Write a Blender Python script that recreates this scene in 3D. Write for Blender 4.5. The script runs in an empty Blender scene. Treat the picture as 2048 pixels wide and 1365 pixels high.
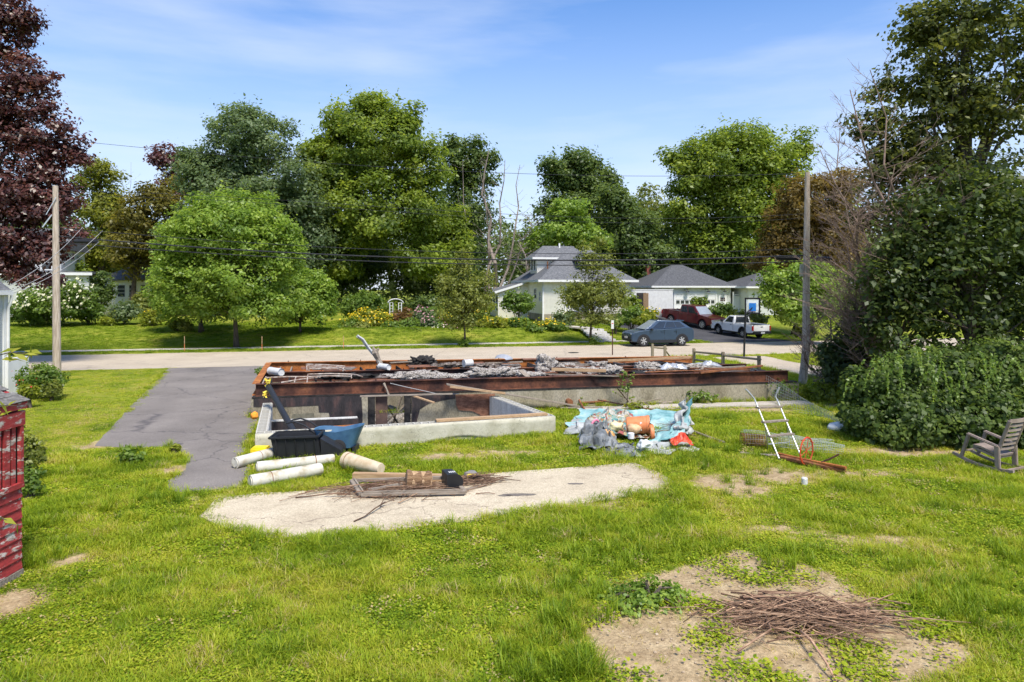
import bpy, bmesh, math, random
import numpy as np
from mathutils import Vector, Matrix, geometry, noise
R = math.radians
sc = bpy.context.scene
COL = sc.collection
# ------------------------------------------------------------------ camera, sky, sun, exposure
cam_d = bpy.data.cameras.new('camera')
cam = bpy.data.objects.new('camera', cam_d); COL.objects.link(cam)
CH, FPX, HOR = 4.0, 1400.0, 578.0
cam.location = (0, 0, CH); cam.rotation_euler = (R(90), 0, 0)
cam_d.sensor_width = 36; cam_d.lens = FPX/2048*36; cam_d.shift_y = -(682.5-HOR)/2048
cam_d.clip_end = 4000; sc.camera = cam
SUN_EL, SUN_AZ = R(58), math.atan2(.2, -.4)          # azimuth as atan2(x, y)
w = bpy.data.worlds.new('World'); sc.world = w; w.use_nodes = True
nt = w.node_tree; nt.nodes.clear()
def wn(t, **k):
    n = nt.nodes.new(t)
    for a, b in k.items(): setattr(n, a, b)
    return n
sky = wn('ShaderNodeTexSky', sky_type='NISHITA', sun_disc=False, sun_elevation=SUN_EL, sun_rotation=SUN_AZ % (2*math.pi))
sky.air_density = 1.0; sky.dust_density = .3; sky.ozone_density = 3.0
tc = wn('ShaderNodeTexCoord'); mp = wn('ShaderNodeMapping'); mp.inputs['Scale'].default_value = (1.1, 1.1, 6.5); mp.inputs['Rotation'].default_value = (0, R(6), R(20))
nz = wn('ShaderNodeTexNoise'); nz.inputs['Scale'].default_value = 2.1; nz.inputs['Detail'].default_value = 6; nz.inputs['Roughness'].default_value = .52
rp = wn('ShaderNodeValToRGB'); rp.color_ramp.elements[0].position = .4; rp.color_ramp.elements[1].position = .82
rp.color_ramp.elements[0].color = (0, 0, 0, 1); rp.color_ramp.elements[1].color = (.6, .6, .6, 1)
mx = wn('ShaderNodeMix', data_type='RGBA'); mx.inputs[7].default_value = (3.1, 3.35, 3.8, 1)
hs = wn('ShaderNodeHueSaturation'); hs.inputs['Hue'].default_value = .507; hs.inputs['Saturation'].default_value = 1.3; hs.inputs['Value'].default_value = .74
bg = wn('ShaderNodeBackground'); bg.inputs[1].default_value = .15
ow = wn('ShaderNodeOutputWorld')
L = nt.links.new
L(tc.outputs['Generated'], mp.inputs[0]); L(mp.outputs[0], nz.inputs[0]); L(nz.outputs[0], rp.inputs[0]); L(rp.outputs[0], mx.inputs[0])
sx = wn('ShaderNodeSeparateXYZ'); L(tc.outputs['Generated'], sx.inputs[0])
hr = wn('ShaderNodeValToRGB'); hr.color_ramp.elements[0].position = 0; hr.color_ramp.elements[0].color = (.8, .8, .8, 1); hr.color_ramp.elements[1].position = .5; hr.color_ramp.elements[1].color = (0, 0, 0, 1); hr.color_ramp.interpolation = 'EASE'; L(sx.outputs[2], hr.inputs[0])
mh_ = wn('ShaderNodeMix', data_type='RGBA'); mh_.inputs[7].default_value = (2.5, 2.9, 3.7, 1); L(hr.outputs[0], mh_.inputs[0])
L(sky.outputs[0], hs.inputs['Color']); L(hs.outputs[0], mh_.inputs[6]); L(mh_.outputs[2], mx.inputs[6]); L(mx.outputs[2], bg.inputs[0]); L(bg.outputs[0], ow.inputs[0])
sd = bpy.data.lights.new('sun', 'SUN'); sd.energy = 3.2; sd.angle = R(16); sd.color = (1, .94, .84)
so = bpy.data.objects.new('sun', sd); COL.objects.link(so)
sv = Vector((math.sin(SUN_AZ)*math.cos(SUN_EL), math.cos(SUN_AZ)*math.cos(SUN_EL), math.sin(SUN_EL)))
so.rotation_euler = sv.to_track_quat('Z', 'Y').to_euler(); so.location = sv*60
sc.view_settings.view_transform = 'Standard'; sc.view_settings.look = 'None'; sc.view_settings.gamma = 1
sc.view_settings.exposure = 1.0
sc.render.engine = 'CYCLES'
sc.cycles.use_adaptive_sampling = True; sc.cycles.adaptive_threshold = .025
sc.cycles.max_bounces = 6; sc.cycles.diffuse_bounces = 4; sc.cycles.glossy_bounces = 2; sc.cycles.transmission_bounces = 4; sc.cycles.transparent_max_bounces = 8
sc.cycles.sample_clamp_indirect = 4

# ------------------------------------------------------------------ helpers
def P(x, y, z=0.0):
    """ground point whose picture lies at pixel x, y of the photograph, at height z"""
    D = FPX*(CH-z)/(y-HOR); return Vector(((x-1024)*D/FPX, D, z))
def Q(x, y, D): return Vector(((x-1024)*D/FPX, D, CH-(y-HOR)*D/FPX))
TH = R(13); RU = Vector((math.cos(TH), math.sin(TH))); RV = Vector((-math.sin(TH), math.cos(TH)))
def sst(a, b, x):
    t = min(1, max(0, (x-a)/(b-a))); return t*t*(3-2*t)
def uv(x, y): return x*RU.x+y*RU.y, x*RV.x+y*RV.y
def fuv(u, v): return Vector((u*RU.x+v*RV.x, u*RU.y+v*RV.y, 0))
def gz(x, y):
    u, v = uv(x, y)
    e = 55+9*sst(16, 24, u)+9*(1-sst(-18, 0, u))
    z = .1*sst(46.9, 47.6, v)+.85*sst(49.4, e, v)+.7*sst(56, 78, v)
    return z
def GP(x, y, D=None):
    """terrain point seen at pixel x,y"""
    z = 0
    for _ in range(40):
        p = P(x, y, z); z = z*.5+.5*gz(p.x, p.y)
    p = P(x, y, z); return p
def link(o, parent=None):
    COL.objects.link(o)
    if parent is not None: o.parent = parent
    return o
def tag(o, label=None, cat=None, group=None, kind=None):
    if label: o['label'] = label
    if cat: o['category'] = cat
    if group: o['group'] = group
    if kind: o['kind'] = kind
    return o
def T(name, label, cat, loc=(0, 0, 0), rz=0, group=None, rot=None):
    o = bpy.data.objects.new(name, None); COL.objects.link(o); o.empty_display_size = .1
    o.location = loc; o.rotation_euler = rot if rot else (0, 0, rz)
    return tag(o, label, cat, group)
class MB:
    def __init__(s): s.v = []; s.f = []
    def add(s, vs, fs):
        b = len(s.v); s.v += [tuple(p) for p in vs]; s.f += [tuple(i+b for i in f) for f in fs]; return s
    def box(s, c, d, rz=0, m=None):
        x, y, z = d[0]/2, d[1]/2, d[2]/2
        M = m if m else Matrix.Rotation(rz, 3, 'Z')
        vs = [Vector(c)+M @ Vector(p) for p in ((-x,-y,-z),(x,-y,-z),(x,y,-z),(-x,y,-z),(-x,-y,z),(x,-y,z),(x,y,z),(-x,y,z))]
        return s.add(vs, [(0,3,2,1),(4,5,6,7),(0,1,5,4),(1,2,6,5),(2,3,7,6),(3,0,4,7)])
    def bar(s, a, b, wd, ht, up=(0, 0, 1)):
        a, b = Vector(a), Vector(b); d = b-a; l = d.length; d.normalize()
        y = Vector(up).cross(d)
        if y.length < 1e-4: y = Vector((1, 0, 0)).cross(d)
        y.normalize(); z = d.cross(y)
        return s.box((a+b)/2, (l, wd, ht), m=Matrix((d, y, z)).transposed())
    def tube(s, pts, r, n=6, caps=True):
        pts = [Vector(p) for p in pts]; k = len(pts)
        rr = r if isinstance(r, (list, tuple)) else [r]*k
        b = len(s.v); ref = None
        for i, p in enumerate(pts):
            d = (pts[min(i+1, k-1)]-pts[max(i-1, 0)]).normalized()
            if ref is None:
                ref = Vector((0, 0, 1)) if abs(d.z) < .9 else Vector((1, 0, 0))
            x = ref-d*ref.dot(d)
            if x.length < 1e-4: x = d.orthogonal()
            x.normalize(); ref = x; y = d.cross(x)
            for j in range(n):
                a = 2*math.pi*j/n; s.v.append(tuple(p+(x*math.cos(a)+y*math.sin(a))*rr[i]))
        for i in range(k-1):
            for j in range(n):
                j2 = (j+1) % n; s.f.append((b+i*n+j, b+i*n+j2, b+(i+1)*n+j2, b+(i+1)*n+j))
        if caps:
            s.f.append(tuple(b+j for j in reversed(range(n)))); s.f.append(tuple(b+(k-1)*n+j for j in range(n)))
        return s
    def cyl(s, a, b, r, r2=None, n=12, caps=True): return s.tube([a, b], [r, r if r2 is None else r2], n, caps)
    def lathe(s, prof, n=16, c=(0, 0, 0), m=None, close=False):
        b = len(s.v); c = Vector(c)
        for r, z in prof:
            for j in range(n):
                a = 2*math.pi*j/n; p = Vector((r*math.cos(a), r*math.sin(a), z)); s.v.append(tuple(c+(m @ p if m else p)))
        k = len(prof)
        for i in range(k-1):
            for j in range(n):
                j2 = (j+1) % n; s.f.append((b+i*n+j, b+i*n+j2, b+(i+1)*n+j2, b+(i+1)*n+j))
        if close: s.f.append(tuple(b+(k-1)*n+j for j in range(n)))
        return s
    def prism(s, poly, z0, z1):
        n = len(poly); vs = [(p[0], p[1], z0) for p in poly]+[(p[0], p[1], z1) for p in poly]
        return s.add(vs, [tuple(reversed(range(n))), tuple(range(n, 2*n))]+[(i, (i+1) % n, n+(i+1) % n, n+i) for i in range(n)])
    def extr(s, prof, y0, y1):
        """profile in x,z extruded along y"""
        n = len(prof); vs = [(p[0], y0, p[1]) for p in prof]+[(p[0], y1, p[1]) for p in prof]
        return s.add(vs, [tuple(range(n)), tuple(reversed(range(n, 2*n)))]+[((i+1) % n, i, n+i, n+(i+1) % n) for i in range(n)])
    def build(s, name, mt, parent=None, world=False, smooth=False, bevel=0, seg=2, ang=30):
        me = bpy.data.meshes.new(name)
        vs = s.v
        if world and parent is not None:
            l = Vector(parent.location)
            if parent.parent is not None: l = l+Vector(parent.parent.location)
            vs = [(p[0]-l.x, p[1]-l.y, p[2]-l.z) for p in vs]
        me.from_pydata(vs, [], s.f)
        if bevel:
            bm = bmesh.new(); bm.from_mesh(me); bmesh.ops.remove_doubles(bm, verts=bm.verts, dist=1e-5)
            es = [e for e in bm.edges if len(e.link_faces) == 2 and e.calc_face_angle(0) > R(ang)]
            bmesh.ops.bevel(bm, geom=es, offset=bevel, segments=seg, affect='EDGES', clamp_overlap=True)
            bm.to_mesh(me); bm.free()
        if smooth:
            me.polygons.foreach_set('use_smooth', [True]*len(me.polygons))
            if smooth != 2: me.set_sharp_from_angle(angle=R(38))
        if mt: me.materials.append(mt)
        o = bpy.data.objects.new(name, me); return link(o, parent)
def one(mb, name, mt, label, cat, group=None, **k):
    """a thing that is one mesh, origin at its base centre"""
    o = mb.build(name, mt, **k); me = o.data
    co = np.empty(len(me.vertices)*3); me.vertices.foreach_get('co', co); co = co.reshape(-1, 3)
    b = np.array([(co[:, 0].min()+co[:, 0].max())/2, (co[:, 1].min()+co[:, 1].max())/2, co[:, 2].min()])
    me.vertices.foreach_set('co', (co-b).ravel()); me.update(); o.location = b
    return tag(o, label, cat, group)
def copy_tree(o, parent=None):
    c = o.copy(); COL.objects.link(c); c.parent = parent
    for ch in list(o.children): copy_tree(ch, c)
    return c

# ------------------------------------------------------------------ materials
def newmat(name):
    m = bpy.data.materials.new(name); m.use_nodes = True; n = m.node_tree
    return m, n, n.nodes['Principled BSDF']
def ramp(n, stops):
    r = n.nodes.new('ShaderNodeValToRGB'); e = r.color_ramp.elements
    while len(e) < len(stops): e.new(.5)
    for i, (p, c) in enumerate(stops): e[i].position = p; e[i].color = (*c, 1) if len(c) == 3 else c
    return r
def coords(n, scale=(1, 1, 1), kind='Object', rot=(0, 0, 0)):
    t = n.nodes.new('ShaderNodeTexCoord'); m = n.nodes.new('ShaderNodeMapping')
    m.inputs['Scale'].default_value = scale; m.inputs['Rotation'].default_value = rot
    n.links.new(t.outputs[kind], m.inputs[0]); return m.outputs[0]
def ntex(n, co, scale, detail=5, rough=.6):
    t = n.nodes.new('ShaderNodeTexNoise'); t.inputs['Scale'].default_value = scale; t.inputs['Detail'].default_value = detail; t.inputs['Roughness'].default_value = rough
    n.links.new(co, t.inputs['Vector']); return t.outputs['Fac']
def mixc(n, fac, a, b, mode='MIX'):
    m = n.nodes.new('ShaderNodeMix'); m.data_type = 'RGBA'; m.blend_type = mode
    for i, v in ((0, fac), (6, a), (7, b)):
        if hasattr(v, 'is_linked') or isinstance(v, bpy.types.NodeSocket): n.links.new(v, m.inputs[i])
        elif i == 0: m.inputs[0].default_value = v
        else: m.inputs[i].default_value = (*v, 1)
    return m.outputs[2]
def bumpn(n, b, h, strength, dist=.02):
    t = n.nodes.new('ShaderNodeBump'); t.inputs['Strength'].default_value = strength; t.inputs['Distance'].default_value = dist
    n.links.new(h, t.inputs['Height']); n.links.new(t.outputs[0], b.inputs['Normal'])
def pm(name, stops, scale=3, rough=.75, metal=0, bump=.2, bscale=None, stretch=(1, 1, 1), dist=.01, detail=6, spec=.3, fine=0, coat=0, kind='Object', nrough=.6):
    """noise material: stops = list of (pos, rgb)"""
    m, n, b = newmat(name); co = coords(n, stretch, kind)
    f = ntex(n, co, scale, detail, nrough); r = ramp(n, stops); n.links.new(f, r.inputs[0]); c = r.outputs[0]
    if fine:
        g = ntex(n, co, fine, 3); r2 = ramp(n, [(.35, (.72, .72, .72)), (.65, (1.2, 1.2, 1.2))]); n.links.new(g, r2.inputs[0]); c = mixc(n, 1.0, c, r2.outputs[0], 'MULTIPLY')
    n.links.new(c, b.inputs['Base Color']); b.inputs['Roughness'].default_value = rough; b.inputs['Metallic'].default_value = metal
    b.inputs['Specular IOR Level'].default_value = spec; b.inputs['Coat Weight'].default_value = coat
    if bump: bumpn(n, b, ntex(n, co, bscale or scale*6, 5), bump, dist)
    return m
def flat(name, c, rough=.6, metal=0, var=.12, **k):
    d = tuple(x*(1-var) for x in c); e = tuple(min(1, x*(1+var)) for x in c)
    return pm(name, [(.3, d), (.7, e)], rough=rough, metal=metal, **{**dict(scale=4, bump=.08), **k})
def leafm(name, dark, mid, light, trans=.5, tw=1.7, gloss=.02):
    m = bpy.data.materials.new(name); m.use_nodes = True; n = m.node_tree; n.nodes.clear()
    a = n.nodes.new('ShaderNodeAttribute'); a.attribute_name = 'rnd'
    r = ramp(n, [(0, dark), (.5, mid), (1, light)]); n.links.new(a.outputs['Fac'], r.inputs[0])
    d = n.nodes.new('ShaderNodeBsdfDiffuse'); t = n.nodes.new('ShaderNodeBsdfTranslucent'); g = n.nodes.new('ShaderNodeBsdfGlossy'); g.inputs['Roughness'].default_value = .42
    g.inputs['Color'].default_value = (.8, .85, .8, 1)
    c2 = mixc(n, 1.0, r.outputs[0], (tw*1.05, tw, tw*.6), 'MULTIPLY')
    n.links.new(r.outputs[0], d.inputs[0]); n.links.new(c2, t.inputs[0])
    x = n.nodes.new('ShaderNodeMixShader'); x.inputs[0].default_value = trans; n.links.new(d.outputs[0], x.inputs[1]); n.links.new(t.outputs[0], x.inputs[2])
    y = n.nodes.new('ShaderNodeMixShader'); y.inputs[0].default_value = gloss; n.links.new(x.outputs[0], y.inputs[1]); n.links.new(g.outputs[0], y.inputs[2])
    o = n.nodes.new('ShaderNodeOutputMaterial'); n.links.new(y.outputs[0], o.inputs[0]); return m
MAT = {}
def M(k): return MAT[k]
MAT['wood_grey'] = pm('weathered_wood', [(.25, (.13, .105, .08)), (.55, (.27, .225, .18)), (.8, (.4, .35, .29))], 5, stretch=(.6, 6, 6), bump=.4, rough=.85)
MAT['wood_tan'] = pm('tan_wood', [(.25, (.25, .15, .075)), (.55, (.42, .28, .16)), (.8, (.52, .38, .24))], 5, stretch=(.5, 6, 6), bump=.3, rough=.8)
MAT['wood_rail'] = pm('grey_rail_wood', [(.3, (.16, .125, .085)), (.7, (.33, .275, .2))], 6, stretch=(6, 6, .8), bump=.4, rough=.85)
MAT['pole'] = pm('pole_wood', [(.3, (.22, .17, .125)), (.5, (.44, .36, .28)), (.72, (.62, .54, .45))], 4, stretch=(9, 9, .5), bump=.5, rough=.9)
MAT['char'] = pm('charred_wood', [(.35, (.012, .011, .011)), (.75, (.05, .045, .042))], 8, bump=.8, dist=.03, rough=.8)
MAT['concrete'] = pm('concrete', [(.25, (.13, .11, .07)), (.45, (.25, .22, .155)), (.75, (.37, .335, .26))], 1.6, stretch=(1, 1, .5), bump=.3, fine=30, rough=.9)
MAT['conc_white'] = pm('pale_concrete', [(.25, (.36, .35, .32)), (.55, (.52, .51, .48)), (.8, (.63, .62, .58))], 1.8, stretch=(3, 3, .6), bump=.2, fine=25, rough=.9)
MAT['block'] = pm('block', [(.3, (.36, .34, .29)), (.7, (.54, .52, .46))], 6, bump=.5, fine=60, rough=.95)
MAT['rust'] = pm('rusty_steel', [(.32, (.018, .013, .013)), (.47, (.07, .03, .022)), (.6, (.17, .066, .036)), (.78, (.4, .17, .07))], 1.1, stretch=(1, 1, 1), bump=.3, bscale=30, fine=14, rough=.8, metal=.15, detail=8)
MAT['rust_o'] = pm('orange_rust', [(.25, (.13, .04, .014)), (.5, (.33, .115, .03)), (.8, (.5, .2, .055))], 2.5, bump=.4, fine=22, rough=.85)
MAT['rustpipe'] = pm('rusty_pipe', [(.3, (.09, .035, .02)), (.7, (.3, .12, .05))], 6, bump=.4, rough=.8)
MAT['white_paint'] = flat('white_paint', (.66, .66, .64), .55, var=.07)
MAT['white_col'] = pm('old_white_paint', [(.32, (.34, .28, .17)), (.46, (.52, .49, .41)), (.68, (.64, .62, .56))], 3.2, bump=.15, rough=.6)
MAT['cream_col'] = pm('cream_paint', [(.25, (.38, .27, .15)), (.5, (.52, .42, .28)), (.8, (.6, .53, .4))], 6, bump=.2, rough=.65)
MAT['galv'] = flat('galvanised', (.6, .61, .62), .35, .7, scale=6)
MAT['alu'] = flat('aluminium', (.5, .51, .52), .4, .6, scale=9)
MAT['alu_white'] = flat('white_sheet_metal', (.6, .6, .59), .4, .1)
MAT['black_pl'] = flat('black_plastic', (.022, .023, .026), .45, scale=7, bump=.15)
MAT['black_mt'] = flat('black_metal', (.015, .015, .017), .4)
MAT['blue_pl'] = pm('faded_blue_plastic', [(.3, (.04, .1, .19)), (.7, (.085, .19, .31))], 4, rough=.5, bump=.1)
MAT['yellow'] = flat('yellow_plastic', (.78, .58, .02), .5, scale=18, var=.25)
MAT['rubber'] = flat('tyre_rubber', (.02, .02, .021), .8)
MAT['chrome'] = flat('silver_rim', (.55, .56, .57), .3, .8)
MAT['glass'] = flat('dark_glass', (.02, .025, .03), .06, 0, spec=.8, bump=0)
MAT['glass_l'] = flat('windscreen_glass', (.25, .28, .31), .08, 0, spec=.9, bump=0)
MAT['wglass'] = flat('window_glass', (.03, .035, .04), .08, 0, spec=.7, bump=0)
MAT['bark'] = pm('bark', [(.3, (.045, .036, .028)), (.7, (.13, .105, .08))], 4, stretch=(3, 3, .7), bump=.6, rough=.95, dist=.03)
MAT['deadbark'] = pm('dead_bark', [(.3, (.14, .11, .09)), (.7, (.32, .27, .23))], 4, stretch=(3, 3, .7), bump=.4, rough=.95)
MAT['deadtwig'] = pm('dry_brush_bark', [(.3, (.13, .085, .065)), (.7, (.3, .22, .17))], 5, bump=.2, rough=.95)
MAT['twig'] = pm('brown_twig', [(.3, (.07, .042, .028)), (.5, (.17, .11, .076)), (.7, (.36, .27, .19))], 9, bump=.2, rough=.9, kind='Generated')
n_ = MAT['twig'].node_tree; oi = n_.nodes.new('ShaderNodeObjectInfo'); rr_ = ramp(n_, [(0, (.4, .34, .32)), (.45, (1.0, .92, .85)), (.8, (1.4, 1.3, 1.2)), (1, (2.3, 2.1, 1.9))]); n_.links.new(oi.outputs['Random'], rr_.inputs[0]); bs_ = n_.nodes['Principled BSDF'].inputs['Base Color']; src_ = bs_.links[0].from_socket; n_.links.new(mixc(n_, 1.0, src_, rr_.outputs[0], 'MULTIPLY'), bs_)
MAT['roof'] = pm('grey_shingles', [(.3, (.075, .078, .085)), (.5, (.125, .128, .135)), (.75, (.2, .2, .205))], 5, stretch=(1, 1, 3), bump=.5, bscale=16, fine=9, rough=.95)
MAT['roof_d'] = pm('dark_shingles', [(.3, (.05, .052, .058)), (.5, (.085, .087, .095)), (.75, (.13, .132, .14))], 5, stretch=(1, 1, 3), bump=.5, bscale=16, fine=9, rough=.95)
MAT['brick'] = flat('red_brick', (.3, .1, .07), .9)
MAT['insul'] = pm('burnt_insulation', [(.36, (.06, .05, .045)), (.47, (.3, .27, .24)), (.66, (.6, .56, .52))], 22, bump=1, dist=.06, bscale=26, rough=1, detail=8)
MAT['ash'] = pm('ash_debris', [(.3, (.02, .018, .017)), (.5, (.16, .13, .11)), (.75, (.45, .4, .36))], 7, bump=1, dist=.05, bscale=14, rough=1, detail=8)
MAT['wire'] = flat('galvanised_wire', (.33, .36, .34), .5, .2)
MAT['cable'] = flat('black_cable', (.03, .03, .033), .6)
MAT['cable_l'] = flat('grey_cable', (.3, .3, .3), .6)
MAT['red_p'] = flat('red_metal', (.5, .055, .02), .5, var=.3)
MAT['orange'] = pm('orange_plastic', [(.3, (.5, .15, .05)), (.7, (.68, .24, .1))], 4, rough=.5, bump=.1)
def clapboard(name, c, pitch=.11):
    m, n, b = newmat(name); co = coords(n, (1, 1, 1))
    wv = n.nodes.new('ShaderNodeTexWave'); wv.wave_type = 'BANDS'; wv.bands_direction = 'Z'; wv.wave_profile = 'SAW'; wv.inputs['Scale'].default_value = 1/pitch/6.2832*6.2832/3.1416*1.57
    n.links.new(co, wv.inputs['Vector']); f = ntex(n, co, 2.5, 4)
    r = ramp(n, [(.3, tuple(x*.9 for x in c)), (.7, tuple(min(1, x*1.05) for x in c))]); n.links.new(f, r.inputs[0])
    n.links.new(r.outputs[0], b.inputs['Base Color']); b.inputs['Roughness'].default_value = .6
    bumpn(n, b, wv.outputs['Fac'], .8, .03); return m
MAT['clap_cream'] = clapboard('cream_clapboard', (.92, .88, .79)); MAT['clap_white'] = clapboard('white_clapboard', (.76, .76, .74)); MAT['clap_grey'] = clapboard('grey_clapboard', (.55, .58, .6), .14)
# ------------------------------------------------------------------ ground sheet, roads, drives, slabs: one plan cut along its edges
def px(*l): return [GP(a, b).to_2d() for a, b in l]
BF = [Vector((-7.94, 21.7)), Vector((9.97, 25.3))]      # front steel beam, ends
BM = [Vector((-8.85, 24.9)), Vector((9.24, 27.6))]
BB = [Vector((-9.72, 28.1)), Vector((7.9, 30.7))]
AX = [Vector((-6.2, 16.9)), Vector((1.19, 19.3)), Vector((-.56, 23.15)), Vector((-7.72, 21.72))]   # annex outer corners, front-left first
def inset(poly, d):
    n = len(poly); out = []
    for i in range(n):
        a, b, c = poly[i-1], poly[i], poly[(i+1) % n]
        e1 = (b-a).normalized(); e2 = (c-b).normalized(); n1 = Vector((-e1.y, e1.x)); n2 = Vector((-e2.y, e2.x))
        k = (n1+n2); k = k/max(.3, k.dot(n1)); out.append(b+k*d)
    return out
fdir = (BF[1]-BF[0]).normalized(); fnor = Vector((-fdir.y, fdir.x))
HF = [BF[0]+fnor*.0, BF[1]+fdir*.35, BB[1]+fdir*1.6, BB[0]]       # main foundation outline (centre line)
A_in = inset(AX, .14)
# patch the annex hole and the main pit into one hole
HOLE_A = [A_in[0], A_in[1], AX[2]+fnor*.1+Vector((-.1, 0)), AX[3]+fnor*.1+Vector((.1, 0))]
HOLE_M = inset(HF, .1)
def ruv(l): return [fuv(u, v).to_2d() for u, v in l]
rnd = random.Random(3)
def rag(poly, amp, step, seed=0):
    """roughen the outline of a sheet"""
    out = []
    for i, a in enumerate(poly):
        b = poly[(i+1) % len(poly)]; k = max(1, int((b-a).length/step)); nn = Vector((-(b-a).y, (b-a).x)).normalized()
        for j in range(k):
            p = a.lerp(b, j/k); out.append(p+nn*(noise.noise(Vector((p.x*1.3+seed, p.y*1.3, seed)))*amp*1.6))
    return out
ROAD = ruv([(-90, 38.3), (90, 38.3), (90, 47), (-90, 47)])
ROAD = rag(ROAD, .12, 1.2, 1)
DRIVE = [GP(318, 745).to_2d(), GP(262, 812).to_2d(), GP(188, 893).to_2d(), GP(275, 897).to_2d(), GP(350, 893).to_2d(), GP(374, 915).to_2d(), GP(366, 940).to_2d(), GP(334, 962).to_2d(), GP(338, 984).to_2d(), GP(420, 984).to_2d(), GP(486, 975).to_2d(),
         GP(505, 938).to_2d(), AX[0]+Vector((-.25, -.3)), AX[3]+Vector((-.12, .0)), Vector((-8.2, 21.7)), Vector((-10.0, 28.3)), Vector((-11.2, 33.2)), fuv(-2.4, 38.25).to_2d()]
DRIVE[0] = fuv(-8.9, 38.25).to_2d()
DRIVE = rag(DRIVE, .05, .35, 5)
SLAB = rag(px((398, 1036), (430, 1003), (520, 990), (620, 984), (760, 972), (960, 952), (1120, 940), (1268, 929), (1312, 946), (1350, 967), (1322, 986), (1200, 1004), (1060, 1024), (980, 1040), (800, 1061), (640, 1076), (545, 1079), (440, 1058)), .04, .3, 9)
WALK = [AX[2]+Vector((2.6, .35)), BF[1]+fdir*.2-fnor*.55, BF[1]+fdir*.2-fnor*1.25, AX[2]+Vector((2.8, -.4))]
SIDE = rag(ruv([(-90, 48.2), (25.3, 48.2), (25.2, 49.3), (-90, 49.3)]), .1, 2, 7)
LANE = rag([Vector(p) for p in ((11.6, 40.85), (15.0, 41.65), (15.2, 39), (16.0, 35.3), (18.2, 30), (20.5, 23), (17.2, 22.5), (14.9, 28.6), (13.3, 33.3), (12.7, 36.5))], .06, .9, 4)
NDRV = rag(ruv([(25.9, 47.05), (32.6, 47.05), (31.4, 52), (33.4, 60), (33.4, 72), (21.5, 74), (21.5, 60), (24.4, 54.5), (25.5, 50)]), .06, .9, 8)
PATHW = ruv([(17.7, 47.3), (19.3, 47.3), (19.3, 48.15), (17.7, 48.15)])
POLYS = {'road': ROAD, 'driveway': DRIVE, 'patio': SLAB, 'path': WALK, 'sidewalk': SIDE, 'lane': LANE, 'neighbour_driveway': NDRV}
HOLES = [HOLE_A, HOLE_M]
def inpoly(px_, py_, poly):
    x = np.asarray(px_); y = np.asarray(py_); r = np.zeros(x.shape, bool); n = len(poly); j = n-1
    for i in range(n):
        xi, yi, xj, yj = poly[i][0], poly[i][1], poly[j][0], poly[j][1]
        c = ((yi > y) != (yj > y)) & (x < (xj-xi)*(y-yi)/((yj-yi) or 1e-12)+xi); r ^= c; j = i
    return r
DIRT = [px((1170, 1262), (1190, 1215), (1235, 1178), (1300, 1150), (1395, 1122), (1480, 1098), (1545, 1125), (1660, 1150), (1725, 1200), (1860, 1250), (1950, 1300), (1900, 1345), (1650, 1400), (1260, 1400), (1195, 1310))]
BLOB = [(.45, P(635, 1190), .3, .5), (.6, P(1240, 1150), .3, .3), (1, P(15, 1205), .45, .5), (.9, P(1480, 972), .6, 1.0), (.75, P(1430, 965), .7, .7), (.85, P(1560, 950), .9, .8), (.6, P(1700, 945), 1.6, .6), (.75, P(1810, 905), 1.9, .5),
        (.55, P(1560, 1060), .9, .5), (.62, P(1750, 1080), 1.6, .4), (.7, P(1010, 905), 1.1, .4), (.75, P(900, 915), 1.2, .45), (.55, P(780, 890), .9, .5), (.6, P(1200, 1010), .7, .5), (.5, P(420, 1000), .8, .5), (.55, P(1650, 810), 2, .7), (.4, P(560, 1000), .8, .4), (.7, P(1500, 820), 1.5, .5), (.6, P(150, 1120), .5, .5), (.65, P(190, 890), .6, .7), (.7, P(345, 940), .5, .5)]
def dirtf(x, y):
    x = np.asarray(x, float); y = np.asarray(y, float); d = np.zeros(x.shape)
    for poly in DIRT:
        i = inpoly(x, y, poly); c = np.array([(p.x, p.y) for p in poly])
        dist = np.full(x.shape, 9.)
        for k in range(len(c)):
            a, b = c[k-1], c[k]; ab = b-a; t = np.clip(((x-a[0])*ab[0]+(y-a[1])*ab[1])/(ab@ab+1e-9), 0, 1)
            dist = np.minimum(dist, np.hypot(x-a[0]-t*ab[0], y-a[1]-t*ab[1]))
        d = np.maximum(d, np.clip(.5+np.where(i, dist, -dist)/.35, 0, 1))
    for s, p, rx, ry in BLOB:
        q = ((x-p.x)/rx)**2+((y-p.y)/ry)**2; d = np.maximum(d, s*np.exp(-q*.9))
    return d
# points for the plan
pts, edges = [], []
def addpoly(poly):
    b = len(pts); pts.extend(Vector((p[0], p[1])) for p in poly); n = len(poly); edges.extend((b+i, b+(i+1) % n) for i in range(n))
for pl in list(POLYS.values())+HOLES: addpoly(pl)
nf = len(pts); jr = random.Random(1)
def grid(x0, x1, y0, y1, s, cond=None):
    nx, ny = int((x1-x0)/s), int((y1-y0)/s)
    for i in range(nx+1):
        for j in range(ny+1):
            x = x0+i*s+jr.uniform(-.2, .2)*s; y = y0+j*s+jr.uniform(-.2, .2)*s
            if cond is None or cond(x, y): pts.append(Vector((x, y)))
near = lambda x, y: -21 < x < 21 and 4 < y < 27
midr = lambda x, y: -70 < x < 70 and -8 < y < 100
grid(-21, 21, 4, 27, .33, near)
grid(-70, 70, -8, 100, 1.8, lambda x, y: midr(x, y) and not near(x, y))
grid(-900, 900, -300, 1500, 60, lambda x, y: not midr(x, y))
ov, oe, of, *_ = geometry.delaunay_2d_cdt(pts, edges, [], 0, 1e-5)
oco = np.array([(p.x, p.y) for p in ov]); tri = np.array([f for f in of if len(f) == 3])
cen = oco[tri].mean(axis=1); cx, cy = cen[:, 0], cen[:, 1]
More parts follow.
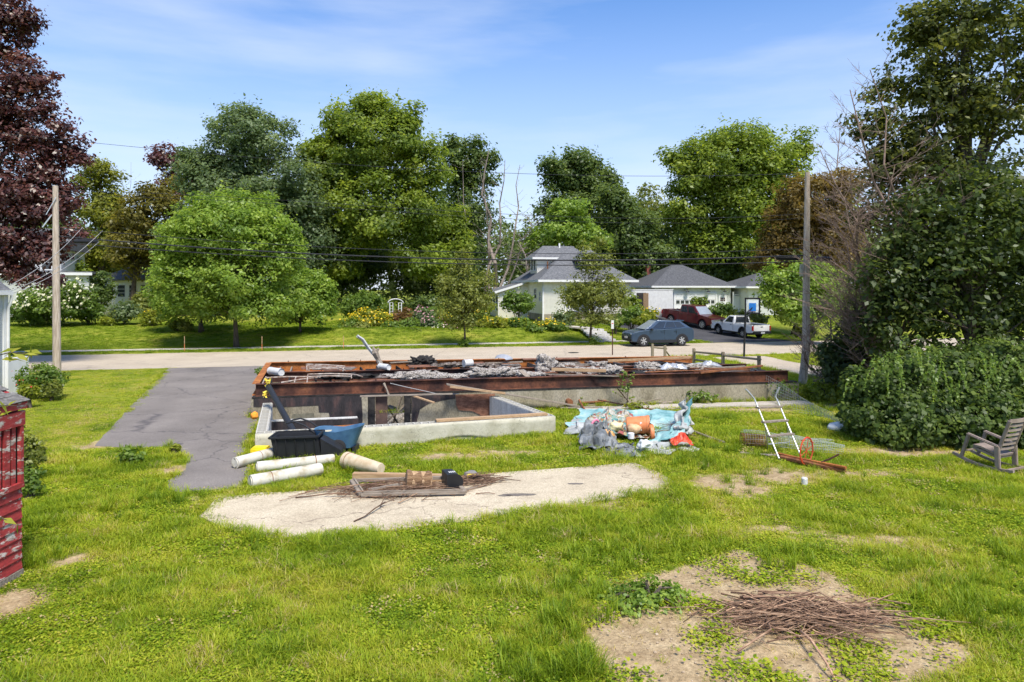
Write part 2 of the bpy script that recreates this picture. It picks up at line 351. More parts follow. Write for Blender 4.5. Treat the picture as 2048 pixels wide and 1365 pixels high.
own = np.zeros(len(tri), int); names = list(POLYS)
for i, k in enumerate(names): own[(own == 0) & inpoly(cx, cy, POLYS[k])] = i+1
for h in HOLES: own[inpoly(cx, cy, h)] = -1
zz = np.array([gz(p[0], p[1]) for p in oco])
paved = np.zeros(len(oco), bool)
for i in range(len(names)): paved[np.unique(tri[own == i+1])] = True
und = np.array([0 if paved[i] or not (4 < p[1] < 27 and abs(p[0]) < 21) else .05*noise.noise(Vector((p[0]*.6, p[1]*.6, 2)))+.025*noise.noise(Vector((p[0]*2, p[1]*2, 5))) for i, p in enumerate(oco)])
zz = zz+und
def sheet(name, mask, mt, lift=0, skirt=0):
    t = tri[mask]; us, inv = np.unique(t, return_inverse=True); inv = inv.reshape(t.shape)
    vs = np.column_stack([oco[us], zz[us]+lift]).tolist(); fs = inv.tolist()
    a = oco[t]; cr = (a[:, 1, 0]-a[:, 0, 0])*(a[:, 2, 1]-a[:, 0, 1])-(a[:, 1, 1]-a[:, 0, 1])*(a[:, 2, 0]-a[:, 0, 0])
    fs = [f if c > 0 else f[::-1] for f, c in zip(fs, cr)]
    if skirt:
        cnt = {}
        for f in fs:
            for i in range(3): cnt[(f[i], f[(i+1) % 3])] = 1
        for (p, q) in [e for e in cnt if (e[1], e[0]) not in cnt]:
            b = len(vs); vs += [[vs[p][0], vs[p][1], vs[p][2]-skirt], [vs[q][0], vs[q][1], vs[q][2]-skirt]]; fs.append([q, p, b, b+1])
    me = bpy.data.meshes.new(name); me.from_pydata(vs, [], fs); me.materials.append(mt)
    o = bpy.data.objects.new(name, me); COL.objects.link(o); o['kind'] = 'structure'
    if name == 'ground':
        at = me.attributes.new('dirt', 'FLOAT', 'POINT'); c = np.array(vs); at.data.foreach_set('value', dirtf(c[:, 0], c[:, 1]).astype(np.float32))
    return o
# ground material: soil and thatch under the blades, sandy where bare
m, n, b = newmat('lawn_soil'); co = coords(n)
f1 = ntex(n, co, .35, 5); f2 = ntex(n, co, 4, 6, .7); f3 = ntex(n, co, 28, 4, .7)
g = ramp(n, [(.3, (.11, .15, .016)), (.5, (.2, .24, .028)), (.7, (.31, .29, .06))]); n.links.new(f1, g.inputs[0])
g2 = ramp(n, [(.3, (.55, .6, .5)), (.7, (1.3, 1.25, 1.15))]); n.links.new(f2, g2.inputs[0]); gc = mixc(n, 1.0, g.outputs[0], g2.outputs[0], 'MULTIPLY')
g3 = ramp(n, [(.3, (.6, .6, .55)), (.7, (1.3, 1.3, 1.2))]); n.links.new(f3, g3.inputs[0]); gc = mixc(n, 1.0, gc, g3.outputs[0], 'MULTIPLY')
sa = ramp(n, [(.3, (.24, .165, .095)), (.55, (.4, .3, .19)), (.75, (.5, .4, .27))]); n.links.new(f2, sa.inputs[0]); sc_ = mixc(n, 1.0, sa.outputs[0], g3.outputs[0], 'MULTIPLY')
at = n.nodes.new('ShaderNodeAttribute'); at.attribute_name = 'dirt'
ad = n.nodes.new('ShaderNodeMath'); ad.operation = 'MULTIPLY_ADD'; n.links.new(f2, ad.inputs[0]); ad.inputs[1].default_value = .9; ad.inputs[2].default_value = -.45
ad2 = n.nodes.new('ShaderNodeMath'); ad2.operation = 'ADD'; n.links.new(ad.outputs[0], ad2.inputs[0]); n.links.new(at.outputs['Fac'], ad2.inputs[1])
st = ramp(n, [(.3, (0, 0, 0)), (.52, (1, 1, 1))]); n.links.new(ad2.outputs[0], st.inputs[0])
n.links.new(mixc(n, st.outputs[0], gc, sc_), b.inputs['Base Color']); b.inputs['Roughness'].default_value = 1; b.inputs['Specular IOR Level'].default_value = .1
bumpn(n, b, f3, .6, .03); MAT['ground'] = m
def pave(name, base, crack, patch, pf=(.58, .68), fine=90, cs=.35, crack_w=.012):
    m, n, b = newmat(name); co = coords(n)
    f = ntex(n, co, .5, 6, .65); r = ramp(n, base); n.links.new(f, r.inputs[0]); c = r.outputs[0]
    g = ntex(n, co, fine, 2); r2 = ramp(n, [(.3, (.7, .7, .7)), (.7, (1.3, 1.3, 1.3))]); n.links.new(g, r2.inputs[0]); c = mixc(n, 1.0, c, r2.outputs[0], 'MULTIPLY')
    h = ntex(n, coords(n, (1, 1.7, 1)), 1.5, 7, .75); r3 = ramp(n, [(pf[0], (0, 0, 0)), (pf[1], (.85, .85, .85))]); n.links.new(h, r3.inputs[0]); c = mixc(n, r3.outputs[0], c, patch)
    if crack_w:
        v = n.nodes.new('ShaderNodeTexVoronoi'); v.feature = 'DISTANCE_TO_EDGE'; v.inputs['Scale'].default_value = cs
        ds = n.nodes.new('ShaderNodeTexNoise'); ds.inputs['Scale'].default_value = 2.2; ds.inputs['Detail'].default_value = 5
        n.links.new(co, ds.inputs['Vector']); mv = n.nodes.new('ShaderNodeVectorMath'); mv.operation = 'MULTIPLY_ADD'; mv.inputs[1].default_value = (.9, .9, 0); n.links.new(ds.outputs['Color'], mv.inputs[0]); n.links.new(co, mv.inputs[2]); n.links.new(mv.outputs[0], v.inputs['Vector'])
        r4 = ramp(n, [(0, (1, 1, 1)), (crack_w, (0, 0, 0))]); n.links.new(v.outputs['Distance'], r4.inputs[0]); c = mixc(n, r4.outputs[0], c, crack)
    n.links.new(c, b.inputs['Base Color']); b.inputs['Roughness'].default_value = .95; b.inputs['Specular IOR Level'].default_value = .2
    bumpn(n, b, g, .35, .01); return m
MAT['asph_old'] = pave('faded_road_asphalt', [(.3, (.37, .31, .235)), (.7, (.46, .39, .3))], (.27, .235, .19), (.48, .42, .34), (.6, .78), 60, .25, .01)
MAT['asph'] = pave('dark_drive_asphalt', [(.3, (.145, .128, .116)), (.7, (.225, .2, .18))], (.1, .09, .09), (.45, .4, .32), (.62, .74), 70, .3, .011)
MAT['asph_new'] = pave('fresh_black_asphalt', [(.3, (.045, .045, .05)), (.7, (.08, .078, .082))], (.03, .03, .03), (.12, .11, .1), (.7, .8), 50, .3, 0)
MAT['slab'] = pave('worn_concrete_slab', [(.3, (.35, .285, .2)), (.5, (.46, .39, .28)), (.7, (.55, .475, .35))], (.2, .16, .12), (.25, .2, .14), (.54, .72), 45, .3, .004)
MAT['sidewalk'] = pave('old_sidewalk', [(.3, (.36, .32, .27)), (.7, (.5, .46, .4))], (.25, .22, .17), (.3, .3, .16), (.55, .7), 50, .5, .006)
ground = sheet('ground', own == 0, M('ground'))
mats = {'road': ('asph_old', .004, .06), 'driveway': ('asph', .006, .05), 'patio': ('slab', .035, .08), 'path': ('sidewalk', .05, .1), 'sidewalk': ('sidewalk', .03, .06), 'lane': ('asph_old', .004, .05), 'neighbour_driveway': ('asph_new', .01, .05)}
for i, k in enumerate(names):
    a_, l_, s_ = mats[k]; sheet(k, own == i+1, M(a_), l_, s_)
# ------------------------------------------------------------------ burnt foundation
def FU(u, w=0, z=0):
    p = BF[0]+fdir*u+fnor*w; return Vector((p.x, p.y, z))
FANG = math.atan2(fdir.y, fdir.x)
FL = T('house_foundation', 'long poured concrete foundation with steel beams resting on its walls', 'foundation', FU(0, 0, -1.7))
def wallseg(mb, a, b, th, z0, z1): mb.bar((a[0], a[1], (z0+z1)/2), (b[0], b[1], (z0+z1)/2), th, z1-z0)
w1 = MB(); wallseg(w1, FU(-.12), FU(3.4), .26, -1.7, .62); o = w1.build('wall', M('concrete'), FL, True, bevel=.01)
w1 = MB(); wallseg(w1, FU(4.78), FU(18.62), .26, -1.7, .62); w1.build('wall', M('concrete'), FL, True, bevel=.01)
for a, b in ((BF[1]+fdir*.22+fnor*.13, BB[1]+fdir*1.47), (BB[1]+fdir*1.6, BB[0]-fdir*.13), (BB[0]-fnor*.13, BF[0]+fnor*.13)):
    w1 = MB(); wallseg(w1, a, b, .26, -1.7, .6); w1.build('wall', M('concrete'), FL, True)
w1 = MB(); pl = HF; w1.prism([(p.x, p.y) for p in inset(HF, .02)], -1.75, -1.68); w1.build('floor', M('ash'), FL, True)
# soot layer on the burnt wall, stepped where clean concrete shows
def facade(mb, outline, off=.142, th=.012):
    """outline in (u, z) on the camera side of the front wall"""
    n = len(outline); a = [FU(u, -off+th, z) for u, z in outline]; b_ = [FU(u, -off, z) for u, z in outline]
    mb.add(a+b_, [tuple(range(n, 2*n))]+[(i, (i+1) % n, n+(i+1) % n, n+i) for i in range(n)])
MAT['soot'] = pm('soot_black_wall', [(.25, (.012, .011, .012)), (.5, (.035, .03, .032)), (.68, (.085, .05, .045)), (.85, (.17, .13, .11))], 2.2, stretch=(2, 2, .5), bump=.3, fine=20, rough=.85, detail=8)
fm = MB(); facade(fm, [(-.05, .615), (-.05, .36), (.9, .33), (1.88, .35), (1.9, .13), (2.2, .11), (2.24, -.1), (2.18, -.75), (2.4, -1.7), (3.2, -1.7), (3.24, .0), (3.2, .615)]); fm.build('soot_layer', M('soot'), FL, True)
fm = MB(); facade(fm, [(1.1, .1), (1.75, .11), (1.77, -.12), (1.05, -.12)], .146, .006); fm.build('dark_patch', flat('dark_concrete', (.16, .15, .11), .9, scale=9, var=.3), FL, True)  # small darker patch of concrete low on the wall
MAT['browned'] = pm('scorched_plywood', [(.25, (.06, .03, .02)), (.5, (.2, .09, .055)), (.8, (.36, .19, .12))], 3, stretch=(1.2, 1.2, 3), bump=.4, fine=14, rough=.85)
fm = MB(); facade(fm, [(4.79, .615), (4.79, -1.3), (4.92, -1.1), (4.96, -.2), (5.05, .12), (5.35, .3), (5.8, .38), (6.18, .42), (6.2, .615)]); fm.build('soot_layer', M('soot'), FL, True)
fm = MB(); facade(fm, [(6.2, .55), (6.22, .2), (6.3, .05), (6.75, 0), (7.0, -.12), (7.05, -.35), (7.2, -.62), (7.42, -.62), (7.44, .1), (7.5, .55)], .17, .03); fm.build('plywood_sheet', M('browned'), FL, True)
fm = MB(); fm.bar(FU(3.64, .1, -.55), FU(4.02, .1, -.55), .05, 2.3); fm.build('panel', flat('brown_panel', (.12, .075, .06), .8, scale=5, var=.25), FL, True)
sp = MB(); sp.bar(FU(-.1, -.01, .645), FU(18.55, -.01, .645), .275, .046); sp.build('sill_plate', M('char'), FL, True, bevel=.004)  # charred sill; left run and width added to darken the lit wall top
for q, u in enumerate((10.0, 14.6)):                   # capped pipe stubs in the wall
    st_ = MB(); st_.cyl(FU(u, -.1, .22), FU(u+.02, -.2-.12*(q == 0), .2), .045+.06*(q == 0), n=10); st_.build('pipe_stub', M('rustpipe') if q == 0 else M('galv'), FL, True, smooth=True)
for q, u in enumerate((3.51, 4.65)):
    pb = MB(); c = FU(u, 0, 0); pb.box((c.x, c.y, -.53), (.2 if q else .23, .22, 2.36), FANG)
    pb.box((c.x, c.y, .6), (.3, .24, .1), FANG)
    one(pb, 'charred_post', M('char'), ['charred black post under the front beam, left side of the opening', 'charred black post under the front beam, right side of the opening'][q], 'post', 'charred posts beside the basement opening', bevel=.02)

# block-walled annex
AN = T('block_foundation', 'low hollow block foundation of the annex, open to the sky', 'foundation', (AX[0].x, AX[0].y, -1.6))
TH_ = .27
ain = inset(AX, TH_); ztop = .5
MAT['parge'] = None
m, n, b = newmat('cracked_parging'); co = coords(n)
f = ntex(n, co, 1.3, 6, .65); r = ramp(n, [(.25, (.27, .25, .17)), (.5, (.45, .43, .34)), (.75, (.56, .53, .45))]); n.links.new(f, r.inputs[0]); c = r.outputs[0]
hz = n.nodes.new('ShaderNodeTexNoise'); hz.inputs['Scale'].default_value = 2.4; hz.inputs['Detail'].default_value = 6; n.links.new(co, hz.inputs['Vector'])
for s_, w_ in ((2.2, .012), (5.5, .02)):
    v = n.nodes.new('ShaderNodeTexVoronoi'); v.feature = 'DISTANCE_TO_EDGE'; v.inputs['Scale'].default_value = s_
    mv = n.nodes.new('ShaderNodeVectorMath'); mv.operation = 'MULTIPLY_ADD'; mv.inputs[1].default_value = (1.2, 1.2, 1.2); n.links.new(hz.outputs['Color'], mv.inputs[0]); n.links.new(co, mv.inputs[2]); n.links.new(mv.outputs[0], v.inputs['Vector'])
    r4 = ramp(n, [(0, (1, 1, 1)), (w_, (0, 0, 0))]); n.links.new(v.outputs['Distance'], r4.inputs[0])
    mk = ramp(n, [(.48, (0, 0, 0)), (.56, (.8, .8, .8))]); n.links.new(ntex(n, co, s_*.4, 3), mk.inputs[0])
    c = mixc(n, mixc(n, 1.0, r4.outputs[0], mk.outputs[0], 'MULTIPLY'), c, (.07, .07, .05))
n.links.new(c, b.inputs['Base Color']); b.inputs['Roughness'].default_value = .95; bumpn(n, b, ntex(n, co, 14, 6), .5, .02); MAT['parge'] = m
edges_ = [(AX[3], AX[0], ain[3], ain[0]), (AX[0], AX[1], ain[0], ain[1]), (AX[1], AX[2], ain[1], ain[2])]
# wall bodies below the top course, parged outside
wtop = ztop-.395
for i, (a, b_, ai, bi) in enumerate(edges_):
    q = MB(); q.prism([(p.x, p.y) for p in (a, b_, bi, ai)], -1.6, wtop); q.build('wall', M('parge') if i == 1 else M('conc_white'), AN, True)
# parging coat on the front wall with a broken lower edge
a, b_ = AX[0], AX[1]; d = (b_-a); Lf = d.length; d.normalize(); nn = Vector((d.y, -d.x)); q = MB(); N = 60
for i in range(N+1):
    t = i/N*Lf; p = a+d*t
    lo = -.3
    tt = t/Lf
    if .52 < tt < .78: lo = .0+.1*math.sin((tt-.52)/.26*math.pi)**2+.02*noise.noise(Vector((t*4, 0, 0)))
    hi = ztop-.012+.006*noise.noise(Vector((t*5, 3, 0)))
    for k in range(7):
        z = lo+(hi-lo)*k/6; o_ = p+nn*(.022+.012*noise.noise(Vector((t*1.7, z*2.2, 7)))); q.v.append((o_.x, o_.y, z))
    o_ = p+nn*.001; q.v.append((o_.x, o_.y, hi)); o_ = p-nn*.0; q.v.append((o_.x, o_.y, lo))
for i in range(N):
    for k in range(7):
        q.f.append((i*9+k, (i+1)*9+k, (i+1)*9+k+1, i*9+k+1))
    q.f.append((i*9+8, (i+1)*9+8, (i+1)*9, i*9))
q.build('parging', M('parge'), AN, True, smooth=2)
# plaster on the inner faces
for i, (a, b_, ai, bi) in enumerate(edges_):
    q = MB(); dd = (bi-ai); dd.normalize(); nn = Vector((-dd.y, dd.x)); nn = nn if nn.dot(((AX[0]+AX[2])/2)-ai) > 0 else -nn
    c0, c1 = ai+nn*.008, bi+nn*.008; q.bar((c0.x, c0.y, -.56), (c1.x, c1.y, -.56), .012, 2.08); q.build('plaster', M('conc_white'), AN, True)
# hollow blocks of the top course
def block_mesh():
    q = MB(); Lx, Ly, H = .388, .265, .39; xs = [-Lx/2, -Lx/2+.028, -.016, .016, Lx/2-.028, Lx/2]; ys = [-Ly/2, -Ly/2+.036, Ly/2-.036, Ly/2]
    for i in range(5):
        for j in range(3):
            core = i in (1, 3) and j == 1
            z = .02 if core else H
            q.add([(xs[i], ys[j], z), (xs[i+1], ys[j], z), (xs[i+1], ys[j+1], z), (xs[i], ys[j+1], z)], [(0, 1, 2, 3)])
            if core:
                X0, X1, Y0, Y1 = xs[i], xs[i+1], ys[j], ys[j+1]
                q.add([(X0, Y0, z), (X1, Y0, z), (X1, Y1, z), (X0, Y1, z), (X0, Y0, H), (X1, Y0, H), (X1, Y1, H), (X0, Y1, H)], [(0, 4, 5, 1), (1, 5, 6, 2), (2, 6, 7, 3), (3, 7, 4, 0)])
    x, y = Lx/2, Ly/2
    q.add([(-x, -y, 0), (x, -y, 0), (x, y, 0), (-x, y, 0), (-x, -y, H), (x, -y, H), (x, y, H), (-x, y, H)], [(0, 1, 5, 4), (1, 2, 6, 5), (2, 3, 7, 6), (3, 0, 4, 7)])
    return q
blk0 = None; br = random.Random(5)
for i, (a, b_, ai, bi) in enumerate(edges_):
    A0, B0 = (a+ai)/2, (b_+bi)/2
    dd = (B0-A0); l = dd.length; dd.normalize()
    s0 = .14 if i != 1 else -.13; e0 = l-.14 if i == 0 else (l+.13 if i == 1 else l-.15)
    k = round((e0-s0)/.4); step = (e0-s0)/k
    for j in range(k):
        p = A0+dd*(s0+step*(j+.5))
        if blk0 is None: ob = block_mesh().build('block', M('block'), AN); blk0 = ob
        else: ob = blk0.copy(); COL.objects.link(ob)
        drop = (-.2 if False else 0)
        ob.location = (p.x-AN.location.x, p.y-AN.location.y, wtop+br.uniform(0, .006)-AN.location.z+drop); ob.rotation_euler = (0, 0, math.atan2(dd.y, dd.x)+br.uniform(-.01, .01)); ob.scale = (step/.392, 1, 1)
q = MB(); q.prism([(p.x, p.y) for p in ain], -1.66, -1.6); q.build('floor', M('conc_white'), AN, True)
# inner partition with a dark face
q = MB(); pa = ain[0].lerp(ain[3], .72); pb_ = ain[1].lerp(ain[2], .72); q.bar((pa.x, pa.y, -.72), (*(pa.lerp(pb_, .36)), -.72), .2, 1.74); q.build('partition', M('soot'), AN, True, bevel=.01)
q = MB(); q.bar((pa.x, pa.y, .165), (*(pa.lerp(pb_, .355)), .165), .22, .03); q.build('partition_cap', M('conc_white'), AN, True, bevel=.006)
# steel beams
def ibeam(a, b_, zt, h, label, mt, f_w=.2, extra=(), zoff=0):
    a3, b3 = Vector((*a, zt-h)), Vector((*b_, zt-h)); t = T('steel_beam', label, 'beam', a3, 0, 'rusty steel beams on the foundation')
    dd = (b3-a3).normalized(); sd_ = Vector((-dd.y, dd.x, 0))
    for zc, hh, ww, nm in ((h-.009, .018, f_w, 'flange'), (.009, .018, f_w, 'flange'), (h/2, h-.036, .014, 'web')):
        q = MB(); up = Vector((0, 0, zc)); k = 26; L_ = (b3-a3).length
        for i in range(k):
            p0 = a3+dd*(L_*i/k); p1 = a3+dd*(L_*(i+1)/k); q.bar(p0+up, p1+up, ww, hh)
        q.build(nm, mt, t, True)
    for f_ in extra:
        p = a3.lerp(b3, f_); q = MB(); q.cyl(p+Vector((0, 0, h)), p+Vector((0, 0, h+.05)), .018, n=8); q.build('bolt', M('rust'), t, True)
    return t
bolts = [.04, .11, .2, .27, .33, .45, .52, .6, .66, .8, .83, .93, .985]
ibeam(BF[0], BF[1], 1.05, .38, 'front rusty steel beam, nearest of the three long ones', M('rust'), extra=bolts)
ibeam(BM[0], BM[1], 1.04, .36, 'middle rusty steel beam between the front and rear beams', M('rust'), extra=bolts[1::2])
ibeam(BB[0], BB[1], 1.05, .38, 'rear rusty steel beam, the one nearest the road', M('rust_o'), extra=bolts[::2])
ibeam(BF[0]+fnor*.12-fdir*.02, BB[0]-fnor*.12-fdir*.02, 1.052, .38, 'short orange rusted end beam joining the long beams at the driveway', M('rust_o'), .22)
# joists left between the beams
JT = T('floor_frame', 'charred floor joists spanning between the steel beams', 'floor frame', FU(0, 1, .4), 0)
jr = random.Random(8)
for bay in range(2):
    A_, B_ = (BF, BM) if bay == 0 else (BM, BB)
    for i in range(26):
        f0 = (i+.6+jr.uniform(-.3, .3))/27
        if bay == 0 and .17 < f0 < .28 and jr.random() < .5: continue
        a, b_ = A_[0].lerp(A_[1], f0), B_[0].lerp(B_[1], f0); e = (b_-a).normalized()*.03
        zt = .8+jr.uniform(-.08, .03); q = MB(); q.bar((*(a+e), zt), (*(b_-e), zt+jr.uniform(-.06, .02)), .045, .2)
        q.build('joist', M('char') if jr.random() < .7 else M('wood_grey'), JT, True)
# burnt subfloor pieces lying over the joists
for i in range(34):
    bay = i % 2; A_, B_ = (BF, BM) if bay == 0 else (BM, BB); f0 = jr.uniform(.06, .97); g0 = jr.uniform(.15, .85)
    p = A_[0].lerp(A_[1], f0).lerp(B_[0].lerp(B_[1], f0), g0)
    q = MB(); q.box((p.x, p.y, .92+jr.uniform(0, .03)), (jr.uniform(.5, 1.6), jr.uniform(.3, .9), .02), FANG+jr.uniform(-.3, .3), )
    q.build('subfloor_board', [M('ash'), M('browned'), M('char')][i % 3], JT, True)

# ------------------------------------------------------------------ debris on the beams
def lump(sx, sy, sz, seed, amp=.3, fr=2.5, sub=4, p=None, floor_z=None, ex=.85, fine=0):
    bm = bmesh.new(); bmesh.ops.create_icosphere(bm, subdivisions=sub, radius=1)
    for v in bm.verts:
        c = v.co.copy(); c = Vector((math.copysign(abs(c.x)**ex, c.x), math.copysign(abs(c.y)**ex, c.y), math.copysign(abs(c.z)**ex, c.z)))
        w_ = Vector((c.x*sx, c.y*sy, c.z*sz)); k = noise.fractal(w_*fr*2+Vector((seed*7.1, seed, 0)), 1, 2, 4)
        w_ *= 1+amp*k
        if fine: w_ += c.normalized()*fine*noise.fractal(w_*22, 1, 2, 2)
        w_.z += amp*.25*abs(k)*sz; v.co = w_
        if floor_z is not None and v.co.z < floor_z: v.co.z = floor_z
    q = MB(); bm.verts.index_update(); q.v = [tuple(v.co) for v in bm.verts]; q.f = [tuple(x.index for x in f.verts) for f in bm.faces]; bm.free()
    return q
def lumpat(name, lab, cat, p, size, rz, mt, seed, group=None, amp=.3, fr=2.5, sub=4, fine=0):
    q = lump(*size, seed, amp, fr, sub, fine=fine); mm = Matrix.Rotation(rz, 3, 'Z'); q.v = [tuple(mm @ Vector(v)+p) for v in q.v]
    return one(q, name, mt, lab, cat, group, smooth=2)
GI = 'burnt insulation left on the floor frame'
for i, (x, y, wpx, hpx, lab) in enumerate([
    (835, 756, 118, 15, 'long flat grey-white burnt insulation batt behind the front beam, left one'), (990, 750, 116, 17, 'long burnt insulation batt behind the front beam, beside the leaning grey board'),
    (1092, 742, 44, 34, 'tall white burnt insulation lump standing above the middle beam'), (1133, 738, 40, 15, 'small white insulation lump on the middle beam right of the tall lump'),
    (1170, 747, 70, 14, 'burnt insulation clump under the short tan timber'), (1222, 747, 46, 17, 'rounded white insulation lump behind the front beam'),
    (1060, 754, 60, 12, 'flattened burnt insulation next to the tilted grey board'), (1355, 741, 150, 13, 'long white burnt insulation strip near the right end of the beams'),
    (1292, 740, 50, 20, 'white insulation heap with foil at its top'), (1195, 734, 36, 12, 'small burnt insulation lump beyond the tan timber'), (900, 757, 70, 9, 'thin burnt insulation scrap between the two long batts')]):
    p = P(x, y, .95); s = p.y/FPX; lumpat('insulation_batt', lab, 'insulation', p+Vector((0, 0, hpx*s*.3)), (wpx*s*.48, .26, hpx*s*.5), FANG, M('insul'), i+1, GI, .5, 2.6, 5, .035)
for i, (x, y, wpx, hpx, lab) in enumerate([(845, 728, 48, 14, 'black charred rubble heap against the rear beam'), (905, 732, 70, 6, 'low scatter of pinkish burnt rubble against the rear beam'), (975, 733, 50, 6, 'low ash heap beside the flared metal sheet'), (1010, 741, 60, 6, 'ash scraps behind the middle beam'), (690, 755, 110, 7, 'flat black charred roofing behind the front beam')]):
    p = P(x, y, .95); s = p.y/FPX; lumpat('rubble_heap', lab, 'rubble', p+Vector((0, 0, hpx*s*.2)), (wpx*s*.5, .3, hpx*s*.7), FANG, M('char') if i in (0, 4) else M('ash'), i+31, 'burnt rubble on the floor frame', .6, 4, 5, .03)
# rubble seen through the basement opening
p = FU(4.3, 2.2, -1.0); lumpat('rubble_heap', 'pale rubble and insulation inside the dark basement opening', 'rubble', p, (1.3, 1.2, .7), FANG, M('insul'), 51, 'burnt rubble on the floor frame', .4, 2.2)
for i, (u0, z0, u1, z1) in enumerate(((3.9, .3, 4.6, -.9), (4.5, .4, 4.15, -.8), (3.95, -.5, 4.75, .2))):
    q = MB(); q.bar(FU(u0, .9, z0), FU(u1, 1.1, z1), .05, .05); one(q, 'fallen_stud', M('wood_grey' if i else 'char'), ['black fallen stud slanting across the basement opening', 'grey fallen stud leaning in the middle of the basement opening', 'grey fallen stud crossing low in the basement opening'][i], 'stud', 'fallen studs in the basement')
def board(x0, y0, z0, x1, y1, z1, wd, th, mt, lab, name='board', cat='board', group='loose boards on the foundation', **k):
    q = MB(); q.bar(P(x0, y0, z0), P(x1, y1, z1), wd, th); return one(q, name, M(mt), lab, cat, group, bevel=.004, **k)
board(1045, 719, 1.07, 1158, 717, 1.07, .5, .03, 'browned', 'wide flat brown panel lying against the rear beam', 'plywood_panel')
board(1103, 739, 1.2, 1212, 742, 1.16, .12, .1, 'wood_tan', 'short tan timber resting on insulation above the middle beam', 'timber')
board(1040, 741, 1.22, 1060, 758, .98, .2, .03, 'wood_grey', 'short grey board tilted down behind the front beam')
board(870, 742, 1.1, 905, 756, 1.0, .08, .03, 'wood_grey', 'narrow grey stick slanting over the insulation batts', 'stick')
board(970, 727, 1.07, 1045, 724, 1.08, .09, .05, 'wood_grey', 'grey board lying beside the flared metal sheet on the rear bay')
board(1215, 722, 1.1, 1382, 715, 1.12, .09, .09, 'wood_tan', 'long tan timber lying along the rear beam at its right end', 'timber')
board(1400, 746, 1.06, 1524, 732, 1.25, .12, .06, 'rustpipe', 'reddish brown plank poking out past the right end of the beams')
board(1400, 738, 1.08, 1490, 733, 1.1, .1, .05, 'wood_grey', 'grey board lying across the middle beam near its right end')
board(1095, 726, 1.07, 1180, 729, 1.07, .07, .04, 'wood_grey', 'thin grey board behind the tall insulation lump')
board(960, 745, 1.0, 1240, 753, 1.07, .05, .04, 'wood_grey', 'long thin grey strip lying along the insulation in the front bay')
board(1130, 732, 1.1, 1330, 741, 1.08, .05, .03, 'rustpipe', 'long thin brown strip lying across the bays at the right')
board(780, 726, 1.05, 845, 722, 1.06, .12, .04, 'wood_grey', 'grey board end by the white pipe and bent gutter')
board(720, 793, .655, 905, 788, .655, .14, .035, 'wood_grey', 'grey board fixed along the bottom of the front beam above the opening')
board(826, 792, .62, 868, 806, .5, .1, .04, 'wood_tan', 'short tan board hanging under the front beam')
board(972, 775, .73, 1052, 772, .73, .16, .05, 'wood_grey', 'short grey board on the sill under the front beam')
q = MB(); a, b_ = Q(893, 769, 22.4), P(1165, 814, .05); q.bar(a, b_, .19, .045); one(q, 'leaning_board', M('wood_grey'), 'long weathered board sloping from the front beam down to the grass', 'board', bevel=.005)
q = MB(); q.bar(Q(900, 772, 22.35)-Vector((0, .06, .02)), Q(1010, 787, 22.75), .1, .06); one(q, 'board', M('wood_tan'), 'short tan board under the top of the long sloping board', 'board', 'loose boards on the foundation')
pw0, pw1 = AX[0].lerp(AX[1], .575), AX[0].lerp(AX[1], .975)
q = MB(); q.bar((pw0.x-.05, pw0.y+.12, ztop+.035), (pw1.x-.05, pw1.y+.14, ztop+.035), .2, .06); one(q, 'plank', M('wood_tan'), 'long tan plank lying on top of the block wall', 'plank', bevel=.006)
q = MB(); q.bar((pw0.x-1.9, pw0.y-.4, ztop+.025), (pw0.x-2.75, pw0.y-.72, ztop+.025), .1, .03); one(q, 'rusty_strip', M('rust_o'), 'short rusty strip lying on the block wall behind the blue cart', 'metal strip')
# white ducts, gutter and sheet metal
def duct(x0, y0, x1, y1, r, z, mt, lab, name='duct_pipe'):
    a, b_ = P(x0, y0, z), P(x1, y1, z); t = T(name, lab, 'pipe', (a+b_)/2-Vector((0, 0, r)), 0, 'white duct pipes on the beams')
    d_ = (b_-a).normalized(); q = MB(); q.tube([a, a+d_*.02, b_-d_*.02, b_], [r*.98, r, r, r*.98], 16, False); q.tube([b_-d_*.03, a+d_*.03], r*.9, 16, True); q.build('barrel', M(mt), t, True, smooth=True)
    q = MB(); q.tube([a-d_*.01, a+d_*.04], r*1.06, 16); q.build('collar', M(mt), t, True, smooth=True); return t
duct(541, 742, 563, 745, .13, 1.15, 'alu_white', 'white duct pipe lying by the corner of the orange end beam')
duct(760, 733, 778, 735, .11, 1.15, 'alu_white', 'short white pipe at the foot of the bent gutter')
duct(928, 727, 944, 726, .14, 1.16, 'alu_white', 'short crushed white duct lying on the middle beam')
def crumple(p, sx, sy, sz, seed, name, lab, mt, cat='sheet metal', rz=0, nx=14, ny=10, fr=3, drape=None):
    q = MB(); rr = random.Random(seed)
    for i in range(nx+1):
        for j in range(ny+1):
            a_, b2 = i/nx-.5, j/ny-.5
            z = sz*(.5+.6*noise.noise(Vector((a_*fr+seed, b2*fr, seed*.7)))+.35*abs(noise.noise(Vector((a_*fr*2.3, b2*fr*2.3+seed, 1)))))*max(0, 1-1.2*(a_*a_+b2*b2)*2)
            v = Matrix.Rotation(rz, 3, 'Z') @ Vector((a_*sx+.07*sx*noise.noise(Vector((a_*5, b2*5, seed))), b2*sy, max(.01, z))); q.v.append(tuple(v+p))
    for i in range(nx):
        for j in range(ny): q.f.append((i*(ny+1)+j, (i+1)*(ny+1)+j, (i+1)*(ny+1)+j+1, i*(ny+1)+j+1))
    n_ = len(q.v); base = list(q.v); q.v += [(x, y, z-.006) for x, y, z in base]; q.f += [tuple(n_+k for k in reversed(f)) for f in q.f]
    return one(q, name, mt, lab, cat)
q = MB(); a = P(1000, 727, 1.05)        # flared curl of sheet metal
